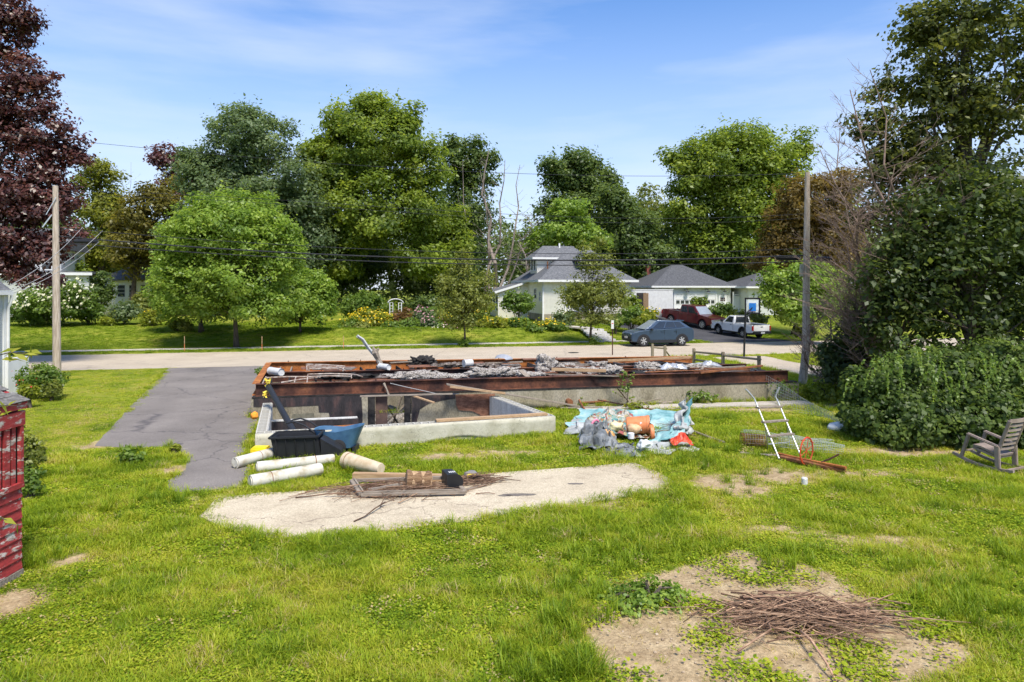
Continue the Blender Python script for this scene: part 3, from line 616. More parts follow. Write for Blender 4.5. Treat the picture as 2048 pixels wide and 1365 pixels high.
for i in range(12):
    t_ = i/11; ang = -1.1+t_*2.6
    for j in range(4):
        r_ = .18+.07*j/3*(1+t_); q.v.append((a.x+math.sin(ang)*r_*1.3+.1*j/3, a.y+.25*(j/3-.5), a.z+.13+.2*math.cos(ang)*(.5+j/5)))
for i in range(11):
    for j in range(3): q.f.append((i*4+j, (i+1)*4+j, (i+1)*4+j+1, i*4+j+1))
one(q, 'flared_sheet', M('alu'), 'flared curl of pale sheet metal standing on the rear bay', 'sheet metal', smooth=2)
crumple(P(1345, 738, 1.1), 1.0, .5, .32, 4, 'foil_sheet', 'crumpled silver foil sheet on the insulation near the right end', M('alu'), rz=FANG)
crumple(P(1408, 733, 1.05), 1.2, .5, .25, 6, 'foil_sheet', 'crumpled silver foil sheet at the right end of the middle beam', M('alu'), rz=FANG)
t = T('bent_gutter', 'bent white gutter sticking up from the beams with a torn strip beside it', 'gutter', P(765, 737, 1.05), 0)
g0 = P(766, 737, 1.05); q = MB(); D_ = g0.y; pts_ = [Q(766, 735, D_), Q(752, 712, D_+.1), Q(738, 695, D_+.1), Q(727, 679, D_), Q(717, 672, D_-.1)]
for k in range(len(pts_)-1):
    q.bar(pts_[k], pts_[k+1]+(pts_[k+1]-pts_[k])*.06, .02, .17, (0, 1, 0)); q.bar(pts_[k]+Vector((-.07, .04, 0)), pts_[k+1]+Vector((-.07, .04, 0)), .09, .02, (0, 1, 0))
q.build('gutter_length', M('alu_white'), t, True)
q = MB(); rr = random.Random(2); pts_ = [Q(764, 734, D_+.05), Q(756, 718, D_+.05), Q(750, 706, D_), Q(746, 694, D_)]
q.tube(pts_, [.1, .09, .13, .02], 5); q.tube([pts_[2], Q(758, 697, D_)], [.1, .03], 5); q.build('torn_strip', M('wood_grey'), t, True)
def rods(lab, rows, r=.022, mt='alu_white', name='bent_rack'):
    t = T(name, lab, 'rack', P(rows[0][0], rows[0][1], .9), 0, 'bent metal racks in the bays')
    for (x0, y0, x1, y1, z) in rows:
        q = MB(); q.tube([P(x0, y0, z), P((x0+x1)/2, (y0+y1)/2, z)+Vector((0, 0, .02)), P(x1, y1, z)], r, 6); q.build('rod', M(mt), t, True, smooth=True)
MAT['rodpaint'] = pm('scorched_rod_paint', [(.35, (.2, .11, .07)), (.6, (.5, .44, .38))], 5, bump=.1)
rods('bent pale metal rack in the left end of the rear bay', [(612, 729, 690, 733, 1.1), (614, 732, 690, 736, 1.05), (616, 735, 686, 738, 1.02), (618, 738, 684, 740, 1.0), (613, 729, 614, 741, 1.05), (688, 733, 686, 742, 1.05), (675, 735, 690, 741, 1.08)], mt='rodpaint')
rods('bent pale metal rack in the left end of the front bay', [(616, 749, 702, 749, 1.12), (616, 754, 702, 753, 1.05), (533, 756, 616, 754, 1.02), (560, 766, 640, 755, 1.0), (616, 749, 614, 766, 1.05), (702, 749, 703, 757, 1.05), (702, 749, 725, 754, 1.08), (532, 754, 525, 768, 1.02), (592, 754, 589, 765, 1.02)], mt='rodpaint')
rods('thin brown rods lying across the right end of the bays', [(1250, 726, 1380, 719, 1.1), (1380, 737, 1500, 741, 1.08), (1290, 745, 1440, 741, 1.06)], .025, 'rustpipe', 'loose_rods')
q = MB(); q.tube([FU(3.9, -.12, .98), FU(3.98, -.2, .82), FU(4.05, -.22, .62)], [.05, .03, .04], 5); one(q, 'hanging_strip', M('wood_grey'), 'burnt strip hanging over the front beam left of the opening', 'strip')
q = MB(); q.tube([FU(4.1, -.15, .98), FU(4.6, -.25, .86), FU(5.2, -.3, .72), FU(5.7, -.25, .58), FU(6.3, -.25, .6)], .012, 5); one(q, 'hanging_cable', M('cable_l'), 'thin pale cable looping along the front beam', 'cable')
# black tube leaning in the left corner of the annex, with tape
a, b_ = Q(536, 772, 20.9), Q(592, 872, 17.9)
q = MB(); q.tube([a, b_], .085, 14); t = one(q, 'black_tube', M('black_pl'), 'thick black tube leaning from the beam corner into the annex', 'tube', smooth=True)
MAT['tape'] = flat('yellow_tape', (.8, .6, .08), .5, var=.3, scale=12)
for i, (x, y, D_, s, lab) in enumerate(((534, 768, 20.8, .17, 'yellow caution tape tied to the top of the black tube'), (530, 788, 20.7, .13, 'yellow tape knot hanging below the beam corner'), (943, 962, 14.4, .15, 'yellow tape tangled on the brush beside the mailbox'))):
    q = MB(); rr = random.Random(i+3); c = Q(x, y, D_)
    for k in range(9):
        p0 = c+Vector((rr.uniform(-.6, .6)*s, rr.uniform(-.4, .4)*s, rr.uniform(-1, 1)*s)); p1 = c+Vector((rr.uniform(-.6, .6)*s, rr.uniform(-.4, .4)*s, rr.uniform(-1, 1)*s)); q.bar(p0, p1, .004, .06, (rr.random(), 1, rr.random()))
    one(q, 'caution_tape', M('tape'), lab, 'tape', 'yellow tape scraps')
lumpat('foam_lump', 'orange foam lump on the left block wall', 'foam', Vector((*(AX[0].lerp(AX[3], .42)), ztop+.07))-Vector((.12, 0, 0)), (.1, .12, .09), 0, flat('orange_foam', (.75, .27, .03), .9, scale=20, var=.3), 77, None, .3, 5, 3)
# ------------------------------------------------------------------ foliage
def leaf_obj(name, cen, size, nrm, rnd_, mt, parent, aspect=.62, seed=0, origin=None, droop=0):
    """one mesh of many leaf faces; cen (N,3) world"""
    rg = np.random.default_rng(seed); N = len(cen)
    n = nrm+rg.normal(0, .55, (N, 3)); n /= np.linalg.norm(n, axis=1)[:, None]+1e-9
    t = rg.normal(0, 1, (N, 3)); t[:, 2] -= droop; t -= n*(t*n).sum(1)[:, None]; t /= np.linalg.norm(t, axis=1)[:, None]+1e-9
    b = np.cross(n, t); s = (size*rg.uniform(.65, 1.35, N))[:, None] if np.isscalar(size) else (size*rg.uniform(.65, 1.35, N))[:, None]
    c = cen-(np.array(origin) if origin is not None else 0)
    co = np.empty((N, 4, 3)); co[:, 0] = c-t*s*.5; co[:, 1] = c+b*s*.5*aspect-t*s*.08+n*s*.06; co[:, 2] = c+t*s*.55; co[:, 3] = c-b*s*.5*aspect-t*s*.08+n*s*.06
    me = bpy.data.meshes.new(name); me.vertices.add(4*N); me.vertices.foreach_set('co', co.astype(np.float32).ravel())
    me.loops.add(4*N); me.loops.foreach_set('vertex_index', np.arange(4*N, dtype=np.int32)); me.polygons.add(N)
    me.polygons.foreach_set('loop_start', np.arange(0, 4*N, 4, dtype=np.int32)); me.update(calc_edges=True)
    at = me.attributes.new('rnd', 'FLOAT', 'POINT'); at.data.foreach_set('value', np.repeat(np.clip(rnd_, 0, 1), 4).astype(np.float32))
    me.materials.append(mt); o = bpy.data.objects.new(name, me); return link(o, parent)
LOBE = {}
def crown(lobes, nclump, per, cr, seed, flat_=.6, shell=.62, low=.0, fill=.5):
    """lobes: (cx,cy,cz,rx,ry,rz) world.  returns leaf centres, normals, tone and clump centres"""
    rg = np.random.default_rng(seed); lb = np.array(lobes, float); wgt = (lb[:, 3]*lb[:, 5]); wgt /= wgt.sum()
    k = rg.choice(len(lb), nclump, p=wgt); d = rg.normal(0, 1, (nclump, 3)); d /= np.linalg.norm(d, axis=1)[:, None]
    d[:, 2] = np.where(d[:, 2] < -.55, d[:, 2]*.6, d[:, 2])
    r = np.where(rg.random(nclump) < .72, rg.uniform(shell, 1, nclump), rg.uniform(.15, shell, nclump))
    cc = lb[k, :3]+d*r[:, None]*lb[k, 3:]
    inr = []
    crs = cr*rg.uniform(.6, 1.35, nclump); cnt = np.maximum(4, (per*(crs/cr)**2*rg.uniform(.6, 1.3, nclump))).astype(int)
    idx = np.repeat(np.arange(nclump), cnt); N = len(idx)
    e = rg.normal(0, 1, (N, 3)); e /= np.linalg.norm(e, axis=1)[:, None]; rr = rg.random(N)**.45
    off = e*rr[:, None]*crs[idx][:, None]; off[:, 2] *= flat_
    # ragged sprays: stretch some outward
    c = cc[idx]+off
    out = (c-lb[k][idx, :3])/lb[k][idx, 3:]; out /= np.linalg.norm(out, axis=1)[:, None]+1e-9
    nr = out*.55+e*.45+np.array([0, 0, .75])
    tone = np.clip(rg.normal(.5, .16, nclump), 0, 1)[idx]+rg.normal(0, .14, N)
    # leaves between the clumps so that the crown closes
    nf_ = int(N*fill); k2 = rg.choice(len(lb), nf_, p=wgt); e2 = rg.normal(0, 1, (nf_, 3)); e2 /= np.linalg.norm(e2, axis=1)[:, None]; r2 = rg.random(nf_)**.38*.94
    cf = lb[k2, :3]+e2*r2[:, None]*lb[k2, 3:]; q2 = cf*(.55/cr); 
    hol = np.sin(q2[:, 0]*2.1+seed)+np.sin(q2[:, 1]*2.3+seed*2)+np.sin(q2[:, 2]*2.9+seed*3)+.6*np.sin(q2[:, 0]*5.1+q2[:, 2]*4.3); kp = hol > -1.1
    cf, e2, r2 = cf[kp], e2[kp], r2[kp]
    c = np.vstack([c, cf]); nr = np.vstack([nr, e2*.7+np.array([0, 0, .75])]); tone = np.concatenate([tone, np.clip(.42+.13*hol[kp]*.5+rg.normal(0, .16, len(cf)), 0, 1)])
    # ragged sprays standing out of the outline
    ns = max(6, int(nclump*.45)); k3 = rg.choice(len(lb), ns, p=wgt); e3 = rg.normal(0, 1, (ns, 3)); e3[:, 2] = np.abs(e3[:, 2])*.9-.25; e3 /= np.linalg.norm(e3, axis=1)[:, None]
    sc3 = lb[k3, :3]+e3*lb[k3, 3:]*rg.uniform(.93, 1.05, ns)[:, None]; m3 = max(4, int(per*.16)); id3 = np.repeat(np.arange(ns), m3); off3 = rg.normal(0, .26, (len(id3), 3))*cr+e3[id3]*rg.uniform(-.7, .5, len(id3))[:, None]*cr
    c = np.vstack([c, sc3[id3]+off3]); nr = np.vstack([nr, e3[id3]*.5+np.array([0, 0, .8])]); tone = np.concatenate([tone, np.clip(rg.normal(.62, .18, len(id3)), 0, 1)])
    return c, nr, tone, cc
def limbs(mb, base, cc, r0, H, seed, nl=26, bend=.35, forks=1, n=6):
    rg = random.Random(seed); base = Vector(base); ctr = Vector(np.mean(cc, axis=0)); top = Vector((ctr.x, ctr.y, max(c[2] for c in cc)*.92+base.z*.08))
    k = 7; tr = []
    for i in range(k+1):
        t = i/k; p = base.lerp(top, t*H); p.x += rg.uniform(-1, 1)*.12*r0*4*t; p.y += rg.uniform(-1, 1)*.12*r0*4*t; tr.append(p)
    rad = [r0*1.35]+[r0*(1-.78*(i/k)) for i in range(1, k+1)]
    mb.tube(tr, rad, max(8, n))
    idx = list(range(len(cc))); rg.shuffle(idx)
    for j in idx[:nl]:
        e = Vector(cc[j]); hz_ = (e.z-base.z)/max(.1, top.z-base.z); t = min(.98, max(.28, hz_*.62+rg.uniform(-.08, .05)))
        f = t*k; i = min(k-1, int(f)); s = tr[i].lerp(tr[i+1], f-i); rs = (rad[i]+(rad[i+1]-rad[i])*(f-i))*.55
        mid = s.lerp(e, .5)+Vector((rg.uniform(-1, 1), rg.uniform(-1, 1), rg.uniform(.0, 1)))*(e-s).length*.12
        mb.tube([s, s.lerp(mid, .6)+Vector((0, 0, .02)), mid, e], [rs, rs*.7, rs*.5, rs*.12], 5, False)
def tree(name, lab, D, trunk, lobes, mt, leafpx=5.5, k=3.6, clumppx=26, seed=1, cat='tree', group=None, bark='bark', tr=.25, flat_=.6, nl=24, H=.95, baseD=None, trunk_on=True, droop=.2, shell=.62, depth=1.0, mincl=6, fill=.5):
    """lobes given as (x, y, rx, ry[, dD]) in photograph pixels, at distance D"""
    lw = []; area = 0
    for l in lobes:
        x, y, rx, ry = l[:4]; dd = l[4] if len(l) > 4 else 0; d_ = D+dd; p = Q(x, y, d_); s = d_/FPX
        lw.append((p.x, p.y, p.z, rx*s, max(rx, ry*.6)*s*depth, ry*s)); area += math.pi*rx*ry
    s = D/FPX; nleaf = 1.85*k*area/(leafpx*leafpx*.55); ncl = max(mincl, int(area/(math.pi*clumppx**2)*4.6)); per = nleaf/ncl
    c, nr, tone, cc = crown(lw, ncl, per, clumppx*s, seed, flat_, shell, fill=fill)
    if trunk: bx, by = trunk; b = GP(bx, by) if by else None
    if by is None or not by: X = (bx-1024)*D/FPX; b = Vector((X, D, gz(X, D)))
    b.y = D if abs(b.y-D) < 6 else b.y; b.x = (bx-1024)*b.y/FPX; b.z = gz(b.x, b.y)
    lowest = c[:, 2].min(); keep = c[:, 2] > b.z+.05; c, nr, tone = c[keep], nr[keep], tone[keep]
    t = T(name, lab, cat, b, 0, group)
    if trunk_on:
        q = MB(); limbs(q, b-Vector((0, 0, .1)), cc, tr, H, seed, nl); q.build('trunk', M(bark), t, True, smooth=2)
    leaf_obj('crown' if cat == 'tree' else 'foliage', c, leafpx*s*1.14*np.random.default_rng(seed).uniform(.7, 1.3, len(c)), nr, tone, mt, t, seed=seed, origin=b, droop=droop)
    return t
LF = {}
LF['maple'] = leafm('maple_leaves', (.06, .1, .016), (.17, .235, .03), (.31, .36, .05))
LF['maple_y'] = leafm('yellowish_leaves', (.07, .085, .012), (.19, .21, .026), (.32, .32, .045))
LF['lime'] = leafm('fresh_green_leaves', (.08, .14, .022), (.2, .3, .045), (.37, .46, .09))
LF['dark'] = leafm('dark_green_leaves', (.036, .066, .02), (.1, .15, .038), (.19, .245, .068))
LF['blue'] = leafm('grey_green_leaves', (.05, .08, .034), (.125, .18, .076), (.22, .28, .13))
LF['olive'] = leafm('olive_leaves', (.055, .055, .012), (.16, .145, .026), (.28, .235, .05))
LF['bronze'] = leafm('bronze_leaves', (.05, .035, .012), (.15, .105, .025), (.27, .19, .045))
LF['maroon'] = leafm('maroon_leaves', (.035, .012, .013), (.1, .034, .034), (.21, .09, .075), trans=.4, tw=1.5, gloss=.05)
LF['street'] = leafm('street_tree_leaves', (.07, .09, .022), (.18, .21, .045), (.31, .33, .08))
LF['hedge'] = leafm('vine_leaves', (.022, .042, .01), (.075, .12, .022), (.2, .26, .05), gloss=.015)
LF['bush'] = leafm('bush_leaves', (.045, .085, .015), (.13, .205, .034), (.24, .33, .07))
LF['bush_y'] = leafm('yellow_green_leaves', (.08, .11, .012), (.2, .24, .025), (.36, .36, .05))
LF['redd'] = leafm('reddish_leaves', (.07, .045, .018), (.17, .1, .035), (.28, .15, .06))
def petal(name, a, b_, c): return leafm(name, a, b_, c, trans=.25, tw=1.1)
LF['yel'] = petal('yellow_petals', (.55, .33, .01), (.8, .55, .02), (.85, .66, .06))
LF['pink'] = petal('pink_petals', (.38, .16, .2), (.55, .28, .32), (.68, .42, .44))
LF['whit'] = petal('cream_petals', (.5, .48, .32), (.68, .66, .46), (.8, .78, .62))
LF['redf'] = petal('red_petals', (.4, .02, .02), (.6, .03, .03), (.7, .08, .06))
# --- trees behind the road, far ones first
TG = 'trees of the wood behind the houses'
B_ = [
 ('Distant tree', 118, (60, 0), [(60, 470, 90, 110)], 'dark', .3), ('', 122, (270, 0), [(270, 500, 80, 80)], 'maple', .3), ('', 118, (560, 0), [(560, 480, 90, 110)], 'dark', .3),
 ('', 116, (905, 0), [(905, 480, 80, 130)], 'dark', .3), ('', 122, (1060, 0), [(1050, 520, 75, 80)], 'dark', .3), ('', 118, (1290, 0), [(1290, 480, 70, 90)], 'dark', .3), ('', 120, (1400, 0), [(1400, 520, 80, 80)], 'dark', .3), ('', 112, (1640, 0), [(1660, 500, 110, 110)], 'maple', .3)]
BL = ['far dark tree showing at the left behind the dark red maple', 'far green tree low in the gap left of the grey-green tree', 'far dark tree between the grey-green tree and the tallest maple', 'far dark tree right behind the bare snags', 'far dark tree low behind the cream house chimney side', 'far dark tree above the garage roof, left', 'far dark tree above the garage roof, right', 'far green tree behind the right utility pole']
for i, (nm, D, tk, lb, mt, tr) in enumerate(B_):
    tree('distant_tree', BL[i], D, tk, lb, LF[mt], 7, 2.6, 26, 40+i, group=TG, tr=.35, nl=10)
tree('maple_tree', 'yellow-green tree beside the dark red maple at the left', 84, (205, 0), [(200, 400, 48, 80), (225, 480, 50, 80), (170, 520, 50, 70), (185, 350, 30, 36)], LF['maple_y'], 5.5, 3.0, 20, 3, group=TG, tr=.3)
tree('olive_tree', 'brownish olive tree left of the round green lawn tree', 78, (262, 0), [(290, 430, 55, 55), (270, 500, 50, 70), (330, 400, 40, 50), (240, 460, 30, 40), (320, 480, 50, 60)], LF['olive'], 5.5, 2.9, 19, 4, group=TG, tr=.3)
tree('copper_tree', 'small copper red tree top peeking over the olive tree', 90, (340, 0), [(345, 320, 42, 34), (372, 375, 52, 46), (318, 318, 20, 20)], LF['maroon'], 5.5, 2.8, 17, 5, group=TG, tr=.3)
tree('ash_tree', 'tall grey-green tree behind the round lawn tree', 68, (510, 0), [(500, 290, 92, 76), (440, 370, 80, 70), (575, 410, 98, 100), (505, 245, 45, 32), (600, 500, 76, 90), (400, 330, 44, 44), (480, 440, 110, 90), (400, 490, 70, 70)], LF['blue'], 5.2, 3.6, 24, 6, group=TG, tr=.4)
tree('maple_tree', 'tallest broad green maple in the middle of the wood', 72, (790, 606), [(745, 290, 105, 95), (700, 240, 56, 52), (790, 240, 52, 45), (840, 340, 62, 72), (660, 350, 62, 80), (760, 420, 120, 90), (640, 310, 36, 40), (850, 430, 50, 60), (690, 470, 80, 60), (745, 205, 34, 22), (650, 520, 70, 50), (850, 520, 60, 50), (620, 440, 40, 50)], LF['maple'], 5.4, 4.0, 26, 7, group=TG, tr=.5, nl=40)
tree('dark_tree', 'dark shaded tree below the tallest maple, left of its trunk', 82, (715, 600), [(690, 530, 66, 70), (640, 560, 46, 50), (745, 510, 50, 60)], LF['dark'], 5.5, 3.2, 22, 8, group=TG, tr=.25)
tree('dark_tree', 'dark shaded tree right of the tallest maple trunk', 84, (850, 605), [(860, 520, 60, 70), (905, 560, 55, 55), (820, 560, 36, 46)], LF['dark'], 5.5, 3.2, 22, 9, group=TG, tr=.25)
tree('young_tree', 'mid-height bright green tree below the right side of the tallest maple', 76, (885, 600), [(890, 450, 50, 42), (870, 500, 46, 50), (915, 490, 34, 50)], LF['maple'], 5.3, 3.0, 20, 10, group=TG, tr=.22)
tree('oak_tree', 'dark oak rising between the tallest maple and the bare snags', 88, (925, 600), [(915, 330, 44, 60), (955, 350, 44, 40), (945, 300, 26, 30), (930, 420, 60, 60), (975, 320, 22, 26), (900, 290, 24, 24)], LF['dark'], 5.4, 2.4, 17, 11, group=TG, tr=.3)
tree('maple_tree', 'rounded dark green maple above the cream house', 90, (1160, 600), [(1150, 360, 70, 56), (1205, 370, 46, 44), (1110, 340, 40, 30), (1150, 430, 92, 60), (1225, 430, 36, 50), (1160, 325, 40, 26)], LF['dark'], 5.4, 3.6, 21, 12, group=TG, tr=.35)
tree('young_tree', 'light green tree right behind the cream house roof', 76, (1130, 600), [(1135, 455, 56, 44), (1090, 480, 38, 36), (1175, 470, 44, 40), (1140, 420, 40, 20)], LF['lime'], 5.3, 3.0, 20, 13, group=TG, tr=.22)
tree('dark_tree', 'dark green tree between the cream house and the garage', 82, (1255, 600), [(1255, 470, 62, 72), (1290, 520, 55, 60), (1230, 400, 36, 36), (1215, 520, 44, 50)], LF['dark'], 5.4, 3.6, 22, 14, group=TG, tr=.3)
tree('thin_tree', 'thin-leaved pale tree left of the big round maple', 92, (1300, 600), [(1300, 410, 36, 44), (1325, 450, 30, 50), (1290, 380, 18, 18)], LF['street'], 5.2, 1.0, 14, 15, fill=.2, group=TG, tr=.2)
tree('maple_tree', 'big round green maple at the right above the garage', 84, (1478, 600), [(1470, 340, 108, 80), (1400, 350, 70, 72), (1540, 330, 72, 66), (1480, 275, 80, 34), (1380, 430, 60, 60), (1500, 430, 100, 70), (1595, 290, 32, 38), (1440, 500, 86, 52), (1350, 330, 34, 36), (1560, 420, 56, 66)], LF['maple'], 5.4, 3.4, 24, 16, group=TG, tr=.5, nl=40)
tree('dark_tree', 'shaded tree low behind the garage roof', 86, (1420, 600), [(1400, 540, 66, 44), (1480, 540, 70, 50), (1340, 540, 46, 44)], LF['dark'], 5.5, 3.0, 22, 17, group=TG, tr=.3)
tree('bronze_tree', 'bronze-leaved tree behind the right utility pole', 56, (1620, 0), [(1625, 410, 80, 66), (1580, 470, 56, 66), (1660, 480, 70, 80), (1545, 520, 34, 40), (1680, 370, 50, 36)], LF['bronze'], 5.0, 3.4, 22, 18, group=TG, tr=.3)
tree('dogwood_tree', 'low yellow-green tree beside the basketball hoop', 50, (1585, 668), [(1580, 590, 62, 52), (1545, 560, 36, 36), (1620, 560, 50, 46), (1600, 630, 58, 26), (1660, 600, 44, 60)], LF['lime'], 5.2, 3.6, 20, 19, tr=.14)
# the wood beyond, one mass
rg = np.random.default_rng(77); N_ = 120000
xx = rg.uniform(-105, 105, N_); dd = rg.uniform(87, 106, N_); hh = 11+3.5*np.array([noise.noise(Vector((a*.09, 3, 1))) for a in xx])+3*np.array([noise.noise(Vector((a*.35, 9, 1))) for a in xx]); zz_ = 1.0+hh*rg.random(N_)**.9
cl = np.array([noise.noise(Vector((a*.4, b_*.2, c*.4))) for a, b_, c in zip(xx, dd, zz_)]); kp = cl > -.3; cw = np.column_stack([xx, dd, zz_])[kp]
wd_ = leaf_obj('woodland', cw, .55, np.tile(np.array([0, -.3, .8]), (len(cw), 1)), np.clip(.45+cl[kp]*.6+rg.normal(0, .15, len(cw)), 0, 1), LF['dark'], None, seed=5); tag(wd_, 'dark far wood closing the view behind the trees', 'woodland', kind='stuff')
# bare snags
def snag(lab, D, base, tops, seed, r0, mt='deadbark', name='dead_tree', nb=16, tw=4, group='bare dead trees', spread=1.0, sub=4, mn=.35):
    rg = random.Random(seed); X = (base-1024)*D/FPX; b = Vector((X, D, gz(X, D))); t = T(name, lab, 'tree', b, 0, group); q = MB()
    for (x, y, rr) in tops:
        e = Q(x, y, D+rg.uniform(-1, 1)); k = 7; l = [b.lerp(e, i/k)+Vector((rg.uniform(-1, 1), rg.uniform(-1, 1), 0))*.25*rr*4*(0 < i < k) for i in range(k+1)]
        q.tube(l, [r0*rr*(1-.85*i/k) for i in range(k+1)], 7)
        for j in range(nb):
            f = rg.uniform(mn, .98)*k; i = min(k-1, int(f)); s = l[i].lerp(l[i+1], f-i); ln = spread*(e-b).length*rg.uniform(.06, .22)*(1.25-f/k); an = rg.uniform(0, 6.28)
            d_ = Vector((math.cos(an), math.sin(an)*.8, rg.uniform(.15, 1.0))).normalized(); m_ = s+d_*ln*.5+Vector((0, 0, rg.uniform(-.1, .1)*ln)); ee = s+d_*ln+Vector((0, 0, rg.uniform(-.05, .3)*ln))
            rs = r0*rr*.3*(1-.7*f/k); q.tube([s, m_, ee], [rs, max(.006, rs*.6), max(.004, rs*.15)], 4, False)
            for _ in range(tw):
                s2 = m_.lerp(ee, rg.random()); d2 = (d_+Vector((rg.uniform(-1, 1), rg.uniform(-1, 1), rg.uniform(-.4, .8)))).normalized(); q.tube([s2, s2+d2*ln*rg.uniform(.15, .45)], [max(.0055, rs*.35), max(.003, rs*.1)], 3, False)
    q.build('trunk', M(mt), t, True); return t
snag('bare grey snag standing among the trees right of the tallest maple', 80, 975, [(978, 300, 1), (1010, 320, .7), (960, 340, .6)], 5, .28)
snag('smaller bare snag leaning right above the cream house', 78, 1000, [(1040, 330, .8), (1065, 430, .6)], 6, .22)
snag('dead drooping conifer with brown twigs behind the cream house dormer', 76, 1055, [(1052, 430, 1)], 7, .16, nb=60, tw=5, spread=1.5)
snag('thin bare twigs rising left of the copper tree', 86, 250, [(262, 325, .5), (240, 340, .4)], 8, .14)
snag('pale dead trunk leaning beside the oak', 84, 940, [(925, 320, .7), (915, 390, .8)], 9, .2, nb=7)
# --- lawn trees across the road
tree('lawn_tree', 'large round bright green tree on the lawn by the road', 46.5, (473, 700), [(460, 470, 122, 72), (400, 470, 70, 62), (530, 480, 66, 66), (470, 415, 80, 38), (450, 560, 130, 66), (350, 540, 48, 52), (560, 520, 52, 46), (410, 610, 80, 42), (520, 615, 78, 44), (330, 500, 30, 30), (588, 490, 28, 26)], LF['lime'], 5.2, 3.6, 21, 21, tr=.17, nl=40, H=.85, flat_=.55)
tree('lawn_tree', 'smaller dark-trunked tree standing behind the large round tree', 53, (403, 672), [(400, 590, 70, 56), (345, 590, 50, 46), (440, 560, 60, 60), (330, 560, 30, 34)], LF['lime'], 5.0, 3.0, 20, 22, tr=.2, nl=26, H=.8)
tree('lawn_shrub_tree', 'bushy multi-stemmed tree with arching pale shoots at the garden edge', 52, (600, 668), [(600, 600, 62, 52), (640, 610, 36, 46), (560, 610, 46, 46), (612, 560, 36, 26), (650, 580, 20, 26)], LF['lime'], 5.0, 3.8, 18, 23, tr=.1, nl=34, H=.6)
tree('street_tree', 'small narrow street tree left of the cream house', 48, (930, 697), [(925, 590, 50, 62), (905, 620, 40, 40), (955, 600, 38, 46), (925, 530, 28, 34), (975, 560, 18, 22), (890, 570, 22, 26), (930, 645, 46, 22)], LF['street'], 4.0, 1.7, 12, 24, fill=.3, group='street trees on the verge', tr=.08, nl=34, shell=.4)
tree('street_tree', 'small street tree standing in front of the cream house', 50, (1180, 692), [(1185, 585, 52, 62), (1150, 600, 38, 46), (1225, 590, 34, 52), (1180, 520, 30, 40), (1200, 490, 12, 22), (1165, 500, 10, 20), (1190, 640, 60, 22), (1215, 520, 16, 24)], LF['street'], 4.0, 1.7, 12, 25, fill=.3, group='street trees on the verge', tr=.09, nl=34, shell=.4)
for x, y, D, lab in ((930, 690, 48, 'leafy suckers at the foot of the left street tree'), (1188, 682, 49.8, 'leafy suckers at the foot of the right street tree')):
    tree('sucker_growth', lab, D, (x, y+8), [(x, y-2, 11, 13)], LF['bush'], 4, 3, 7, 26+x, cat='shrub', trunk_on=False, mincl=14)
# --- maroon maple over the left utility pole
tree('red_maple', 'large dark red maple filling the top left corner', 36, (-90, 0), [(-20, 60, 90, 90), (-30, 200, 130, 110), (60, 260, 88, 70), (100, 330, 70, 56), (20, 380, 120, 90), (50, 160, 62, 60), (-60, 480, 140, 80), (40, 480, 90, 44), (30, 40, 50, 44), (140, 300, 40, 40), (20, 530, 70, 34), (-120, 300, 150, 200), (70, 420, 80, 60), (120, 460, 44, 46), (60, 560, 60, 26), (130, 395, 44, 44), (90, 500, 60, 40)], LF['maroon'], 6.5, 2.5, 24, 31, fill=.08, tr=.42, nl=40, flat_=.5, depth=.75)
# --- dark trees at the right
tree('dark_maple', 'tall dark maple filling the right edge of the picture', 25, (1960, 0), [(1930, 60, 140, 110), (1860, 130, 66, 90), (1980, 220, 130, 110), (1840, 270, 90, 70), (1930, 360, 130, 90), (2040, 120, 90, 140), (1780, 300, 46, 40), (1860, 40, 52, 50), (2050, 420, 110, 130), (1800, 400, 60, 50), (1900, 200, 110, 100), (1830, 180, 60, 60), (1760, 240, 40, 50), (1850, 330, 100, 60), (1980, 20, 120, 70), (1770, 360, 50, 40), (1735, 250, 40, 56), (1765, 330, 66, 60), (1800, 440, 86, 60), (1770, 170, 36, 46), (1740, 420, 50, 50), (1900, 480, 120, 70), (1830, 60, 50, 50)], leafm('deep_maple_leaves', (.026, .04, .012), (.085, .105, .024), (.2, .21, .05), gloss=.02), 8, 1.7, 26, 32, fill=.03, tr=.32, nl=44, flat_=.5, shell=.5)
tree('shaded_tree', 'shaded vine-hung tree standing right behind the vine mound', 22, (1950, 0), [(1880, 520, 110, 90), (1980, 600, 110, 110), (1800, 560, 66, 80), (2060, 520, 90, 150), (1760, 640, 46, 60), (1870, 640, 90, 60), (1900, 440, 110, 90), (1990, 480, 110, 100), (1810, 480, 60, 70), (1860, 580, 100, 80), (1790, 690, 70, 40), (1960, 690, 110, 50), (2040, 670, 60, 50), (2000, 400, 90, 70), (1780, 600, 50, 60), (1850, 420, 66, 60), (1745, 560, 34, 50), (1840, 500, 80, 40), (1930, 360, 80, 50), (2050, 640, 60, 60), (1985, 645, 60, 50)], leafm('ivy_leaves', (.018, .032, .01), (.055, .085, .02), (.15, .19, .042), gloss=.02), 9, 1.35, 24, 33, fill=.1, tr=.22, nl=30, flat_=.7, shell=.5)
tree('scrub_bush', 'dark leafy scrub beside the right utility pole', 25, (1690, 800), [(1700, 690, 46, 60), (1730, 640, 50, 60), (1680, 740, 40, 40), (1740, 720, 60, 60), (1660, 705, 24, 40)], leafm('scrub_leaves', (.02, .038, .014), (.055, .085, .026), (.11, .15, .05)), 8, 2.4, 22, 34, tr=.06, nl=30, cat='shrub', flat_=.8, shell=.3)
